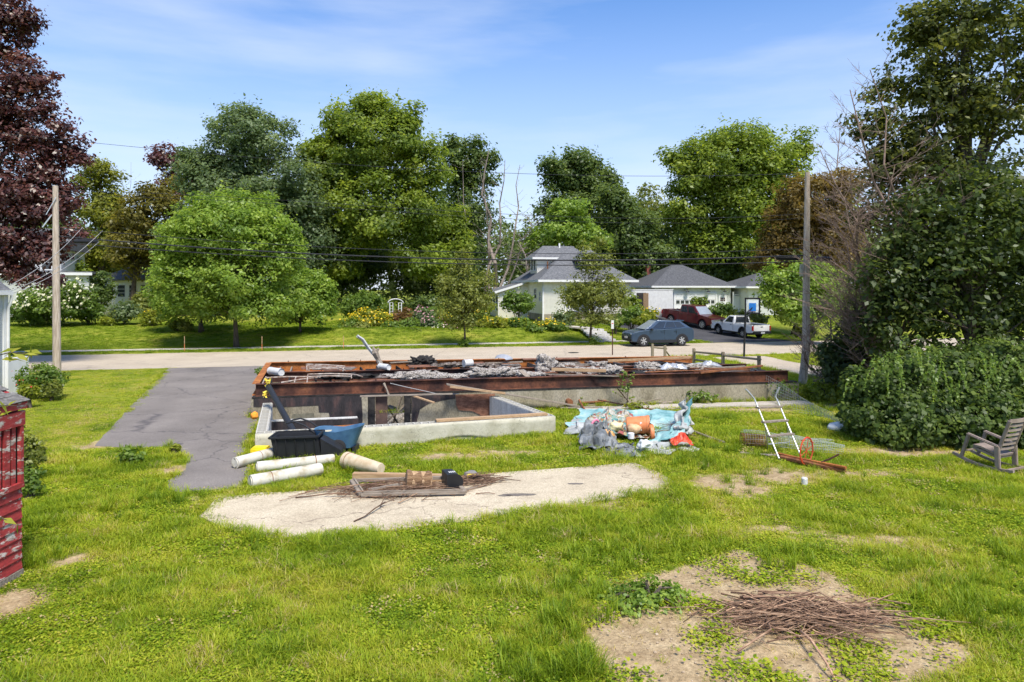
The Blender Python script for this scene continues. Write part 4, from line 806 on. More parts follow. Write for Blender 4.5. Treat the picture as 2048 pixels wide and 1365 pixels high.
snag('bare brushy dead tree spreading grey twigs at the right', 24, 1800, [(1640, 300, .7), (1700, 180, .8), (1650, 430, .7), (1660, 520, .6), (1740, 140, .7), (1790, 330, .7), (1640, 620, .5), (1690, 400, .6), (1720, 480, .6), (1655, 360, .6), (1625, 480, .5), (1630, 560, .5), (1680, 260, .6)], 12, .12, nb=52, tw=8, spread=1.5, mn=.2, mt='deadtwig', group='bare dead trees')
snag('dry brown brush tangled around the right utility pole base', 27.5, 1660, [(1605, 670, .5), (1640, 600, .6), (1610, 720, .4), (1690, 580, .6)], 13, .1, nb=50, tw=9, spread=1.9, mn=.15, mt='deadtwig', name='dead_brush', group='bare dead trees')
# --- vine mound by the rocking chair
VB = GP(1900, 895)
def vine_mound():
    t = T('vine_mound', 'dense mound of dark glossy vines behind the rocking chair', 'vine', VB)
    rg = np.random.default_rng(4); lw = []
    for (x, y, rx, ry, dd) in [(1765, 805, 66, 78, 0), (1850, 790, 105, 84, .8), (1945, 800, 110, 88, .6), (2060, 800, 120, 100, .3), (1800, 850, 96, 60, -.6), (1900, 850, 120, 66, -.5), (2010, 850, 110, 70, -.5), (1730, 850, 30, 40, -.2), (2120, 830, 110, 110, 0), (1810, 740, 30, 26, .4), (1900, 720, 40, 24, .9), (1990, 712, 46, 30, .7), (1735, 770, 22, 30, .2)]:
        D = 18.8+dd; p = Q(x, y, D); s = D/FPX; lw.append((p.x, p.y, max(p.z, .5), rx*s, 1.2, ry*s))
    c, nr, tone, cc = crown(lw, 1000, 75, .3, 9, .8, .78)
    k = c[:, 2] > .02; c, nr, tone = c[k], nr[k], tone[k]; nr[:, 1] -= .5
    leaf_obj('leaves', c, .11*np.random.default_rng(8).uniform(.45, 1.4, len(c)), nr, tone, LF['hedge'], t, seed=3, origin=VB, droop=.8, aspect=.75)
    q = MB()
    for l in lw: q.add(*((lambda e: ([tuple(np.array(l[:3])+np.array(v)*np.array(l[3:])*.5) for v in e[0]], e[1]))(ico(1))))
    q.build('stems', pm('shade_core', [(.3, (.02, .022, .01)), (.7, (.05, .05, .022))], 6, bump=1, dist=.1), t, True)  # solid dark core of the mound, inner shade put into its colour
def ico(sub):
    bm = bmesh.new(); bmesh.ops.create_icosphere(bm, subdivisions=sub+1, radius=1); bm.verts.index_update(); r = ([tuple(v.co) for v in bm.verts], [tuple(v.index for v in f.verts) for f in bm.faces]); bm.free(); return r
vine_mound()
# hanging vine sprays in front of the mound
for i, (x, y) in enumerate(((1752, 735), (1905, 742), (1990, 720), (1840, 700))):
    D = 17.6; t = T('vine_spray', ['pale vine spray trailing at the left top of the vine mound', 'pale vine spray hanging in the middle of the vine mound', 'pale vine spray trailing over the vine mound above the rocking chair', 'pale vine spray climbing on top of the vine mound'][i], 'vine', Q(x, y+120, D), 0, 'pale vine sprays on the mound'); rg = np.random.default_rng(i+2); cs = []
    for k in range(9):
        p = np.array(Q(x+rg.uniform(-50, 50), y+rg.uniform(-30, 20), D+rg.uniform(0, .5))); v = np.array([rg.uniform(-.3, .3), 0, -.2])
        for s in range(26): p = p+v*.05+rg.normal(0, .012, 3); v[2] -= .03; cs.append(p.copy())
    cs = np.array(cs); leaf_obj('leaves', cs, .09, np.tile(np.array([0, -.6, .5]), (len(cs), 1)), rg.uniform(.5, 1, len(cs)), LF['bush'], t, seed=i, origin=np.array(t.location), droop=1)
# --- shrubs and garden plants
def shrub(name, lab, x, ybase, ytop, wpx, mt, D=None, leafpx=4.6, k=3.4, seed=0, flowers=None, group=None, cat='shrub', flat_=.75, clumppx=9, fpx=3.2, fk=.6, extra=()):
    b = GP(x, ybase); D = D or b.y; b = Vector(((x-1024)*D/FPX, D, gz((x-1024)*D/FPX, D))); s = D/FPX
    hp = (ybase-ytop)/2; lw = [(x, ybase-hp, wpx/2, hp)]+list(extra); L_ = []; area = 0
    for (xx, yy, rx, ry) in lw: p = Q(xx, yy, D); L_.append((p.x, p.y, p.z, rx*s, max(rx*.8, 10)*s, ry*s)); area += math.pi*rx*ry
    ncl = max(18, int(area/(math.pi*clumppx**2)*5)); c, nr, tone, cc = crown(L_, ncl, 2.2*k*area/(leafpx**2*.55)/ncl, clumppx*s, seed, flat_, .55)
    keep = c[:, 2] > b.z+.02; t = T(name, lab, cat, b, 0, group)
    q = MB(); rg = random.Random(seed)
    for j in range(9):
        e = Vector(cc[rg.randrange(len(cc))]); q.tube([b+Vector((rg.uniform(-.1, .1), rg.uniform(-.1, .1), -.03)), b.lerp(e, .5)+Vector((0, 0, .1)), e], [.03, .02, .006], 4, False)
    q.build('stems', M('bark'), t, True)
    leaf_obj('foliage', c[keep], leafpx*s*1.2, nr[keep], tone[keep], mt, t, seed=seed, origin=b)
    if flowers:
        rgn = np.random.default_rng(seed+5); zt = np.percentile(c[:, 2], 100-flowers[1]); sel = np.where((c[:, 2] > zt) & (c[:, 1] < D+.2*s*wpx))[0]; sel = rgn.choice(sel, min(len(sel), int(area*fk/(fpx*fpx))))
        fc = c[sel]+np.array([0, -.16, .08])+nr[sel]*.1; leaf_obj('blossoms', fc, fpx*s, nr[sel]+np.array([0, -.5, .2]), rgn.uniform(0, 1, len(sel)), LF[flowers[0]], t, seed=seed+1, origin=b, aspect=.9)
    return t
shrub('hydrangea_bush', 'big bush of cream blossoms behind the left utility pole', 110, 652, 562, 140, LF['bush'], seed=1, flowers=('whit', 80), fk=1.3, fpx=6, extra=((65, 625, 45, 30), (150, 600, 40, 42)))
shrub('clipped_shrub', 'tall rounded dark clipped shrub by the white house corner', 202, 622, 540, 54, LF['dark'], D=63, seed=2)
shrub('arbour_shrub', 'dark shrub top behind the white addition roof', 155, 600, 515, 50, LF['maple'], D=70, seed=3)
shrub('garden_shrub', 'grey-green garden shrub right of the cream blossoms', 250, 650, 600, 62, LF['blue'], seed=4)
shrub('garden_shrub', 'yellow-leaved low plant at the edge of the left garden', 215, 652, 635, 30, LF['bush_y'], seed=5, leafpx=4)
shrub('garden_shrub', 'low green plants between the cream blossoms and the clipped shrub', 180, 650, 606, 56, LF['bush'], seed=6)
shrub('garden_shrub', 'olive shrub in front of the far porch windows', 300, 642, 580, 80, LF['street'], seed=7, D=66)
shrub('lily_clump', 'clump of lily leaves with orange flowers in the left garden', 305, 652, 622, 44, LF['bush_y'], seed=8, flowers=('yel', 30), fk=.05)
shrub('garden_shrub', 'pale yellow-green shrub under the round lawn tree, left', 355, 662, 634, 40, LF['bush_y'], seed=9)
shrub('garden_shrub', 'pale shrub under the round lawn tree beside the dark trunk', 372, 664, 638, 26, LF['street'], seed=10)
shrub('dome_shrub', 'dense dome-shaped bright green shrub left of the white arbour', 730, 640, 582, 92, LF['bush'], D=60, seed=11, extra=((700, 615, 22, 22),))
shrub('coneflower_bed', 'tall bank of yellow coneflowers at the left of the flower garden', 738, 664, 620, 100, LF['bush_y'], seed=12, flowers=('yel', 55), fk=.9, D=57, extra=((705, 655, 26, 16),))
shrub('flower_clump', 'low yellow daisies in the middle of the flower garden', 785, 672, 640, 40, LF['bush'], seed=13, flowers=('yel', 50), fk=.16, D=55.5)
shrub('ninebark_bush', 'reddish-brown leaved bush below the white arbour', 800, 660, 618, 58, LF['redd'], seed=14, D=57.5)
shrub('phlox_bush', 'pink phlox bush right of the reddish bush', 845, 660, 614, 46, LF['blue'], seed=15, flowers=('pink', 45), fk=.5, D=58)
shrub('phlox_bush', 'lower pink phlox clump in front of the pink bush', 862, 670, 636, 36, LF['blue'], seed=16, flowers=('pink', 50), fk=.4, D=56)
shrub('phlox_bush', 'pale pink phlox clump beside the left street tree trunk', 905, 674, 648, 44, LF['bush'], seed=17, flowers=('pink', 35), fk=.4, D=55)
shrub('grass_clump', 'soft green plants along the front edge of the flower garden', 835, 678, 656, 90, LF['bush'], seed=18, D=54)
shrub('grass_clump', 'loose grey-green plants at the left front of the flower garden', 720, 675, 645, 70, LF['street'], seed=19, D=55)
shrub('flower_clump', 'small white blossoms beside the pink phlox', 880, 672, 650, 24, LF['bush'], seed=20, flowers=('whit', 45), fk=.3, D=55)
shrub('round_shrub', 'round green shrub under the cream house side windows', 1037, 632, 580, 66, LF['bush'], D=60, seed=21)
shrub('daylily_bed', 'yellow daylilies left of the porch', 985, 668, 632, 70, LF['bush_y'], seed=22, flowers=('yel', 55), fk=.2, D=56)
shrub('daylily_bed', 'yellow-flowered plants in front of the cream house porch', 1085, 664, 640, 66, LF['bush_y'], seed=23, flowers=('yel', 40), fk=.25, D=56)
shrub('garden_shrub', 'mixed green garden plants between the street trees', 1035, 668, 636, 60, LF['bush'], seed=24, D=56.5, flowers=('yel', 35), fk=.1)
shrub('rose_bush', 'pale pink rose bush by the porch railing', 1128, 660, 622, 46, LF['blue'], seed=25, flowers=('whit', 70), fk=.3, D=57)
shrub('garden_shrub', 'yellow flowers beside the left street tree crown', 952, 650, 612, 30, LF['bush'], seed=26, flowers=('yel', 60), fk=.35, D=57.5)
shrub('garden_shrub', 'low green hosta plants right of the left street tree', 1075, 672, 650, 70, LF['bush'], seed=27, D=55)
shrub('round_shrub', 'dark round shrub right of the house steps', 1262, 652, 612, 64, LF['bush'], D=58, seed=28)
shrub('garden_shrub', 'tall shrub against the white trailer side', 1258, 620, 590, 44, LF['maple'], D=62, seed=29)
shrub('goldenrod_clump', 'yellow-green goldenrod clump at the trailer door', 1297, 648, 616, 40, LF['bush_y'], D=58.5, seed=30, flowers=('yel', 25), fk=.2)
shrub('garden_shrub', 'low pale green shrub on the bank above the parked car', 1280, 652, 632, 40, LF['bush_y'], D=57, seed=31)
shrub('garden_shrub', 'low hostas on the bank right of the house steps', 1232, 655, 638, 30, LF['bush'], D=56.5, seed=38)
shrub('cone_shrub', 'left of the two small conical evergreens before the garage', 1390, 616, 594, 18, LF['maple'], D=66, seed=32, group='conical evergreens', leafpx=3.4, clumppx=5)
shrub('cone_shrub', 'right of the two small conical evergreens before the garage', 1405, 616, 593, 20, LF['maple'], D=66, seed=33, group='conical evergreens', leafpx=3.4, clumppx=5)
shrub('round_shrub', 'broad clipped green shrub behind the red pickup', 1440, 632, 606, 52, LF['bush'], D=63, seed=34)
shrub('garden_shrub', 'yellow-green grasses behind the white pickup', 1485, 640, 618, 50, LF['bush_y'], D=62, seed=35)
shrub('garden_shrub', 'dried pale flower heads behind the white pickup bed', 1520, 650, 625, 36, LF['street'], D=60, seed=36)
shrub('garden_shrub', 'leafy plants under the low yellow-green tree', 1610, 680, 650, 50, LF['street'], D=50.5, seed=37)
shrub('rose_bush', 'bush with a few red roses at the left house corner', 80, 795, 726, 92, LF['bush'], seed=40, flowers=('redf', 60), fk=.012, leafpx=5, clumppx=10, D=25.5)
shrub('rose_bush', 'low bright green rose with red blooms beside the shed roof', 56, 800, 768, 36, LF['bush_y'], seed=41, flowers=('redf', 40), fk=.04, leafpx=5, D=23.5)
shrub('grass_clump', 'pale ornamental grass clump near the left utility pole', 105, 800, 758, 46, LF['street'], seed=42, leafpx=5, k=1.6, D=25)
shrub('shed_weeds', 'dark green weeds growing along the red shed wall', 55, 955, 858, 70, LF['street'], seed=43, leafpx=7, k=1.5, D=14.6, clumppx=12)
shrub('shed_weeds', 'low weeds at the foot of the red shed', 62, 1000, 930, 50, LF['bush'], seed=44, leafpx=7, k=1.6, D=13.4, clumppx=12)
shrub('fence_shrub', 'bright leafy scrub at the right end of the foundation', 1660, 810, 765, 130, LF['bush_y'], seed=45, leafpx=6, D=25, k=2.2, clumppx=13)
shrub('fence_shrub', 'green bramble in front of the right end of the foundation wall', 1560, 790, 760, 62, LF['bush'], seed=46, leafpx=6, D=25.1, k=1.6, clumppx=9)
shrub('weed_patch', 'weeds growing at the left corner of the rear beam by the road', 522, 752, 737, 20, LF['bush'], seed=47, leafpx=4, D=29.5)
shrub('weed_patch', 'weeds against the foundation wall below the long board', 1160, 805, 785, 34, LF['bush_y'], seed=48, leafpx=5, D=23.9, k=1.4, clumppx=7)
shrub('weed_patch', 'leafy weeds at the foot of the foundation wall near the ladder', 1400, 802, 783, 70, LF['bush'], seed=49, leafpx=5, D=24.4, k=1.2, clumppx=7)
shrub('weed_patch', 'yellow-green weeds behind the tarp heap', 1270, 822, 802, 46, LF['bush_y'], seed=50, leafpx=5, D=23, k=1.4, clumppx=8)
shrub('wild_weed', 'broad-leaved weed growing at the corner of the driveway edge', 262, 935, 892, 48, LF['bush'], seed=51, leafpx=8, D=16, k=1.0, clumppx=10)
shrub('wild_weed', 'bright weed at the tip of the grass beside the driveway', 350, 905, 888, 22, LF['bush_y'], seed=52, leafpx=6, D=17, k=1.8, clumppx=7)
shrub('purslane_clump', 'spreading green ground weed on the bare soil left of the brush pile', 1290, 1235, 1165, 190, LF['lime'], seed=53, leafpx=8, D=8.9, k=3, clumppx=16, flat_=.5)

# extra planting that closes the flower garden
gx = random.Random(15)
XL = ['low green filler plants before the coneflowers', 'ferny green plants between the daisies and the pink phlox', 'pale green plants at the right end of the flower garden', 'yellow flower spikes left of the left street tree', 'green plants behind the left street tree trunk', 'yellow flowers right of the left street tree trunk', 'grey-green plants before the round house shrub', 'green and yellow border plants near the house walk', 'tall green plants behind the pink phlox', 'tall shrub mass behind the coneflowers', 'shrub mass right of the white arbour', 'shrub mass left of the cream house sunroom']
for i, (x, yb, yt, wp, mt, fl, D) in enumerate(((700, 676, 640, 70, 'bush', None, 55.5), (815, 672, 634, 60, 'bush', None, 56.5), (925, 674, 640, 60, 'street', ('pink', 30), 56), (900, 662, 628, 50, 'bush_y', ('yel', 40), 58), (950, 672, 636, 60, 'bush', None, 57), (975, 670, 640, 50, 'bush_y', ('yel', 50), 56.5), (1015, 672, 638, 70, 'street', None, 57), (1110, 668, 642, 60, 'bush', ('yel', 40), 55.5), (870, 655, 612, 70, 'bush', None, 60), (740, 640, 600, 120, 'maple', None, 62), (860, 640, 588, 90, 'dark', None, 64), (945, 645, 585, 90, 'maple', None, 63))):
    shrub('border_plant', XL[i], x, yb, yt, wp, LF[mt], seed=100+i, flowers=fl, fk=.35, D=D, group='border plants of the flower garden')
# sapling in front of the foundation wall
snp = GP(1252, 818)
t = T('sapling', 'thin sapling growing in front of the foundation wall', 'sapling', snp); q = MB(); tp = Q(1255, 745, snp.y); q.tube([snp, snp.lerp(tp, .5)+Vector((.05, 0, 0)), tp], [.02, .014, .004], 5); rg = random.Random(3); cs = []
for j in range(26):
    f = rg.uniform(.25, 1); s = snp.lerp(tp, f); e = s+Vector((rg.uniform(-1, 1), rg.uniform(-.6, .6), rg.uniform(.1, .5)))*.45*(1.2-f*.6); q.tube([s, e], [.007, .002], 3, False); cs += [s.lerp(e, k_/6)+Vector((rg.uniform(-.04, .04), rg.uniform(-.04, .04), 0)) for k_ in range(2, 7)]
q.build('stem', M('bark'), t, True); cs = np.array([tuple(c) for c in cs]); leaf_obj('leaves', cs, .1, np.tile(np.array([0, -.2, .8]), (len(cs), 1)), np.random.default_rng(1).uniform(.3, 1, len(cs)), LF['bush'], t, origin=np.array(snp))
# leafy sprigs reaching in from the left edge
for i, (x0, y0, x1, y1, D, lab) in enumerate(((-40, 720, 78, 710, 7.5, 'yellowing leafy branch reaching in from the left edge above the shed roof'), (-40, 830, 35, 812, 7.2, 'leafy twig at the left edge in front of the shed eave'), (-40, 1040, 42, 1052, 7.0, 'single leafy twig at the left edge in front of the red boards'))):
    a, b_ = Q(x0, y0, D), Q(x1, y1, D); t = T('leafy_branch', lab, 'branch', a, 0, 'leafy branches at the left edge'); q = MB(); mid = a.lerp(b_, .5)+Vector((0, 0, .05)); q.tube([a-Vector((.8, 0, .5)), a, mid, b_], [.012, .008, .006, .003], 5); q.build('stem', M('bark'), t, True)
    rg = np.random.default_rng(i); cs = []; nr = []
    for j in range(16 if i == 0 else 6):
        f = rg.uniform(.1, 1); p = np.array(a.lerp(b_, f))+rg.normal(0, .035, 3); cs.append(p); nr.append([0, -.4, .8])
    leaf_obj('leaves', np.array(cs), .17 if i == 0 else .14, np.array(nr), rg.uniform(.3, 1, len(cs)), LF['bush_y'], t, aspect=.36, origin=np.array(a), droop=.3)
# ------------------------------------------------------------------ buildings across the road
def hip(mb, x0, x1, y0, y1, z0, z1, ridge=None, th=.12, hx0=None, hx1=None):
    """hip roof over a rectangle; ridge along x between hx0 and hx1"""
    ym = (y0+y1)/2; dx = (y1-y0)/2
    a = x0+dx if hx0 is None else hx0; b_ = x1-dx if hx1 is None else hx1
    if a > b_: a = b_ = (x0+x1)/2
    v = [(x0, y0, z0), (x1, y0, z0), (x1, y1, z0), (x0, y1, z0), (a, ym, z1), (b_, ym, z1)]
    lo = [(p[0], p[1], p[2]-th) for p in v[:4]]
    mb.add(v+lo, [(0, 1, 5, 4), (1, 2, 5), (2, 3, 4, 5), (3, 0, 4), (6, 7, 1, 0), (7, 8, 2, 1), (8, 9, 3, 2), (9, 6, 0, 3), (9, 8, 7, 6)])
def window(parent, c, wd, ht, nrm, mt='white_paint', mull=0, rails=1, fr=.09, gl='wglass', name='window'):
    """window on a wall, local coords; nrm '-y' or '-x' """
    W = MB(); x, y, z = c
    def bx(q, du, dz, w_, h_, o0, o1):
        if nrm == '-y': q.box((x+du, y-(o0+o1)/2, z+dz), (w_, o1-o0, h_))
        else: q.box((x-(o0+o1)/2, y+du, z+dz), (o1-o0, w_, h_))
    bx(W, -wd/2-fr/2, 0, fr, ht+2*fr, 0, .05); bx(W, wd/2+fr/2, 0, fr, ht+2*fr, 0, .05); bx(W, 0, ht/2+fr/2, wd, fr, 0, .048); bx(W, 0, -ht/2-fr/2, wd, fr, 0, .07)
    for k in range(rails): bx(W, 0, -ht/2+ht*(k+1)/(rails+1), wd, .045, .012, .04)
    for k in range(mull): bx(W, -wd/2+wd*(k+1)/(mull+1), 0, .045 if mull > 1 else .08, ht, .012, .043)
    wo = W.build(name, M(mt), parent)
    g = MB(); bx(g, 0, 0, wd, ht, .003, .012); g.build('pane', M(gl), wo); return wo
# ---- cream house.  local x along the road to the right, y away from the road
hu, hv = uv(2.75, 62.0)
HO = fuv(hu, hv); hg = gz(HO.x, HO.y)+.1
HS = T('cream_house', 'cream bungalow with grey hip roof, dormers and a front porch', 'house', (HO.x, HO.y, hg), TH)
W_, Dp, EV = 8.2, 9.6, 3.55
q = MB(); q.box((W_/2, Dp/2+1.0, EV/2), (W_, Dp-2.0, EV)); q.box((1.0, 1.0, EV/2), (2.0, 2.0, EV)); q.box((W_-1.3, 1.0, EV/2), (2.6, 2.0, EV)); q.build('wall', M('clap_cream'), HS)
q = MB(); q.box((W_/2, Dp/2, .3), (W_+.06, Dp+.06, .7)); q.build('foundation', M('concrete'), HS)
q = MB(); q.box((3.8, .95, .72), (3.6, 2.1, .1)); q.build('porch_floor', M('concrete'), HS)
for x in (2.12, 5.5):
    q = MB(); q.box((x, .12, 2.15), (.18, .18, 2.7)); q.box((x, .12, .85), (.26, .26, .12)); q.box((x, .12, 3.45), (.28, .28, .14)); q.build('porch_post', M('white_paint'), HS)
q = MB(); q.box((3.8, .1, 3.48), (3.55, .22, .3)); q.build('porch_beam', M('white_paint'), HS)
for xa, xb in ((2.25, 3.1), (4.3, 5.4)):
    q = MB(); q.box(((xa+xb)/2, .12, 1.6), (xb-xa, .07, .07)); q.box(((xa+xb)/2, .12, .95), (xb-xa, .06, .06)); ro = q.build('railing', M('white_paint'), HS)
    for k in range(6): q = MB(); q.box((xa+(xb-xa)*(k+.5)/6, .12, 1.27), (.05, .04, .6)); q.build('baluster', M('white_paint'), ro)
q = MB(); q.box((3.0, 1.97, 1.85), (.95, .05, 2.15)); dr = q.build('door', flat('dark_door', (.03, .03, .035), .4), HS); q = MB(); q.box((3.35, 1.93, 1.8), (.05, .04, .1)); q.build('handle', M('galv'), dr)
q = MB(); [q.box((x, 1.975, 1.9), (.12, .08, 2.35)) for x in (2.46, 3.54)]; q.box((3.0, 1.975, 3.0), (1.2, .08, .12)); q.build('door_frame', M('white_paint'), HS)
window(HS, (4.6, 2.0, 2.1), .9, 1.4, '-y'); window(HS, (6.9, 0, 2.1), 1.4, 1.4, '-y', mull=1)
window(HS, (0, 2.6, 2.45), .75, .8, '-x'); window(HS, (0, 7.2, 2.0), .9, 1.4, '-x'); window(HS, (0, .9, 2.2), .45, .7, '-x')
q = MB(); [q.box((a, b_, EV/2), (.14, .14, EV-.02)) for a, b_ in ((0, 0), (W_, 0), (0, Dp))]; q.build('corner_board', M('white_paint'), HS)
for k in range(4):
    q = MB(); q.box((3.9, -.35-.3*k, .55-.17*k), (1.5, .32, .17)); q.build('porch_step', M('concrete'), HS)
q = MB(); hip(q, -.55, W_+.55, -.6, Dp+.6, EV+.12, 7.05); rf = q.build('roof', M('roof'), HS)
q = MB(); [q.bar(a, b_, .1, .2) for a, b_ in (((-.58, -.62, EV+.04), (W_+.58, -.62, EV+.04)), ((-.58, -.62, EV+.04), (-.58, Dp+.62, EV+.04)), ((W_+.58, -.62, EV+.04), (W_+.58, Dp+.62, EV+.04)))]; q.build('fascia', M('white_paint'), rf)
q = MB(); q.box((2.9, 4.6, 7.0), (.14, .14, .5)); q.build('vent_pipe', M('white_paint'), rf)
q = MB(); q.tube([(.9, 1.7, 4.6), (.9, 1.7, 5.4)], .06, 8); q.build('vent_pipe', M('rustpipe'), rf)
# side dormer facing left and front dormer
q = MB(); q.box((2.0, 4.8, 4.9), (3.2, 2.5, 2.0)); q.build('dormer_wall', M('clap_cream'), HS)
q = MB(); hip(q, -.1, 4.6, 3.1, 6.5, 5.8, 7.0, hx0=1.3, hx1=4.4, th=.14); q.build('dormer_roof', M('roof'), HS)
q = MB(); [q.bar(a, b_, .08, .18) for a, b_ in (((-.13, 3.07, 5.74), (-.13, 6.53, 5.74)), ((-.13, 3.07, 5.74), (2.6, 3.07, 5.74)))]; q.build('fascia', M('white_paint'), HS)
window(HS, (.4, 4.3, 5.15), .62, .95, '-x', mull=0); window(HS, (.4, 5.3, 5.15), .62, .95, '-x', mull=0)
q = MB(); q.box((4.9, 2.5, 4.75), (2.1, 3.2, 2.0)); q.build('dormer_wall', M('clap_cream'), HS)
q = MB()
v = [(3.5, .5, 5.6), (6.3, .5, 5.6), (6.3, 4.6, 5.6), (3.5, 4.6, 5.6), (4.9, 1.9, 6.6), (4.9, 4.6, 6.6)]; lo = [(p[0], p[1], p[2]-.16) for p in v[:4]]
q.add(v+lo, [(0, 1, 4), (1, 2, 5, 4), (3, 0, 4, 5), (6, 7, 1, 0), (7, 8, 2, 1), (9, 6, 0, 3), (9, 8, 7, 6)]); q.build('dormer_roof', M('roof'), HS)
q = MB(); [q.bar(a, b_, .08, .18) for a, b_ in (((3.48, .46, 5.55), (6.32, .46, 5.55)), ((3.48, .46, 5.55), (3.48, 2.2, 5.55)))]; q.build('fascia', M('white_paint'), HS)
window(HS, (4.45, .9, 4.98), .55, .9, '-y'); window(HS, (5.35, .9, 4.98), .62, .95, '-y')
# sunroom on the left side
q = MB(); q.box((-1.45, 7.4, 1.35), (2.9, 4.2, 2.7)); q.build('sunroom_wall', M('clap_cream'), HS)
q = MB(); v = [(-3.3, 5.0, 2.62), (.1, 5.0, EV+.12), (.1, 9.9, EV+.12), (-3.3, 9.9, 2.62)]; q.add(v+[(a, b_, c-.14) for a, b_, c in v], [(0, 1, 2, 3), (7, 6, 5, 4), (4, 5, 1, 0), (5, 6, 2, 1), (6, 7, 3, 2), (7, 4, 0, 3)]); q.build('sunroom_roof', M('roof'), HS)
q = MB(); q.bar((-3.34, 4.96, 2.55), (.1, 4.96, EV+.04), .08, .2); q.bar((-3.34, 4.96, 2.55), (-3.34, 9.9, 2.55), .1, .16); q.build('fascia', M('white_paint'), HS)
q = MB(); q.add([(-2.9, 5.29, 2.68), (0, 5.29, 2.68), (0, 5.29, 3.4)], [(0, 1, 2)]); q.build('sunroom_gable', M('clap_cream'), HS)
for k in range(2): window(HS, (-2.1+1.35*k, 5.3, 1.75), .75, 1.1, '-y')
for k in range(3): window(HS, (-2.9, 5.95+1.35*k, 1.55), .95, 1.5, '-x')
q = MB(); q.tube([(-3.2, 4.95, 2.5), (-2.95, 5.22, 2.2), (-2.95, 5.22, .1)], .05, 6); q.build('downspout', M('white_paint'), HS)
# front steps in the bank, and the walk
SP = fuv(18.5, 49.3)
t = T('bank_steps', 'concrete steps climbing the grass bank left of the parked blue car', 'steps', (SP.x, SP.y, .1), TH)
for k in range(5):
    q = MB(); q.box((-.0, .3+.62*k, .075+.15*k), (1.7, .66, .15)); q.build('step', M('conc_white'), t, bevel=.015)
q = MB(); q.bar((0, 3.2, .77), (-3.6, 7.4, 1.0), 1.2, .1); q.build('walk', M('sidewalk'), t)
# ---- garage
gp = Q(1402, 600, 74); gu, gv = uv(gp.x, gp.y); go = fuv(gu, gv)
GG = T('white_garage', 'white two-bay garage with dark grey hip roof', 'garage', (go.x, go.y, gz(go.x, go.y)-.1), TH)
# local origin = middle of the front wall
gw, gdp, ge = 8.8, 7.5, 2.95; gx = -.9
q = MB(); q.box((gx, gdp/2, ge/2), (gw, gdp, ge)); q.build('wall', M('clap_white'), GG)
q = MB(); hip(q, gx-gw/2-.5, gx+gw/2+.5, -.5, gdp+.5, ge+.1, ge+2.45, th=.12); rf = q.build('roof', M('roof_d'), GG)
q = MB(); [q.bar(a, b_, .1, .18) for a, b_ in (((gx-gw/2-.52, -.52, ge+.03), (gx+gw/2+.52, -.52, ge+.03)), ((gx-gw/2-.52, -.52, ge+.03), (gx-gw/2-.52, gdp+.5, ge+.03)), ((gx+gw/2+.52, -.52, ge+.03), (gx+gw/2+.52, gdp+.5, ge+.03)))]; q.build('gutter', M('white_paint'), rf)
q = MB(); q.box((gx-2.3, gdp-1.2, ge+1.9), (.45, .45, 1.0)); q.build('chimney', M('brick'), rf)
for k, x in enumerate((gx-1.0, gx+1.45)):
    q = MB(); q.box((x, -.03, 1.1), (2.15, .06, 2.2)); d_ = q.build('garage_door', M('white_paint'), GG)
    q = MB(); [q.box((x, -.065, z), (2.1, .012, .02)) for z in (.55, 1.1, 1.65)]; q.build('panel_line', M('wood_grey'), d_)
    for j in range(4): q = MB(); q.box((x-.78+.52*j, -.066, 1.38), (.4, .012, .36)); q.build('pane', M('wglass'), d_)
    q = MB(); q.box((x, -.05, 2.3), (2.5, .1, .16)); [q.box((x+s*1.16, -.05, 1.1), (.14, .1, 2.24)) for s in (-1, 1)]; q.build('door_trim', M('white_paint'), GG)
q = MB(); q.box((gx+3.4, -.03, 1.05), (.9, .06, 2.1)); d_ = q.build('side_door', M('white_paint'), GG)
for i in range(3):
    for j in range(2): q = MB(); q.box((gx+3.2+.2*i, -.065, 1.75-.22*j), (.16, .012, .18)); q.build('pane', flat('dark_red_pane', (.07, .03, .03), .1) if not (i or j) else bpy.data.materials['dark_red_pane'], d_)
for x in (gx-.9, gx+1.5, gx+3.4):
    q = MB(); q.tube([(x-.12, 0, 2.62), (x-.12, -.25, 2.75), (x, -.4, 2.72), (x+.05, -.42, 2.6)], .03, 6); q.lathe([(.05, .1), (.1, .02), (.24, -.06)], 12, (x+.05, -.42, 2.5)); q.build('barn_lamp', M('black_mt'), GG)
# ---- second white outbuilding at the right and vinyl fence between
p = Q(1497, 600, 73); t = T('white_outbuilding', 'white outbuilding with a low roof seen right of the vinyl fence', 'outbuilding', (p.x, p.y, gz(p.x, p.y)-.1), TH)
q = MB(); q.box((3, 3, 1.5), (6, 6, 3.0)); q.build('wall', M('clap_white'), t)
q = MB(); hip(q, -.6, 6.6, -.6, 6.6, 3.1, 4.6); q.build('roof', M('roof_d'), t)
q = MB(); q.bar((-.62, -.62, 3.02), (6.62, -.62, 3.02), .1, .18); q.bar((-.62, -.62, 3.02), (-.62, 6.6, 3.02), .1, .18); q.build('fascia', M('white_paint'), t)
for j in range(3): q = MB(); q.box((1.2+.35*j, -.02, 1.9), (.28, .04, .3)); q.build('pane', M('wglass'), t)
p = Q(1474, 600, 74.5); t = T('vinyl_fence', 'white vinyl fence between the garage and the outbuilding', 'fence', (p.x-.5, p.y, gz(p.x, p.y)-.1), TH)
for k in range(3): q = MB(); q.box((1.25*k+.1, 0, 1.2), (.14, .14, 2.4)); q.box((1.25*k+.1, 0, 2.43), (.2, .2, .06)); q.build('post', M('white_paint'), t)
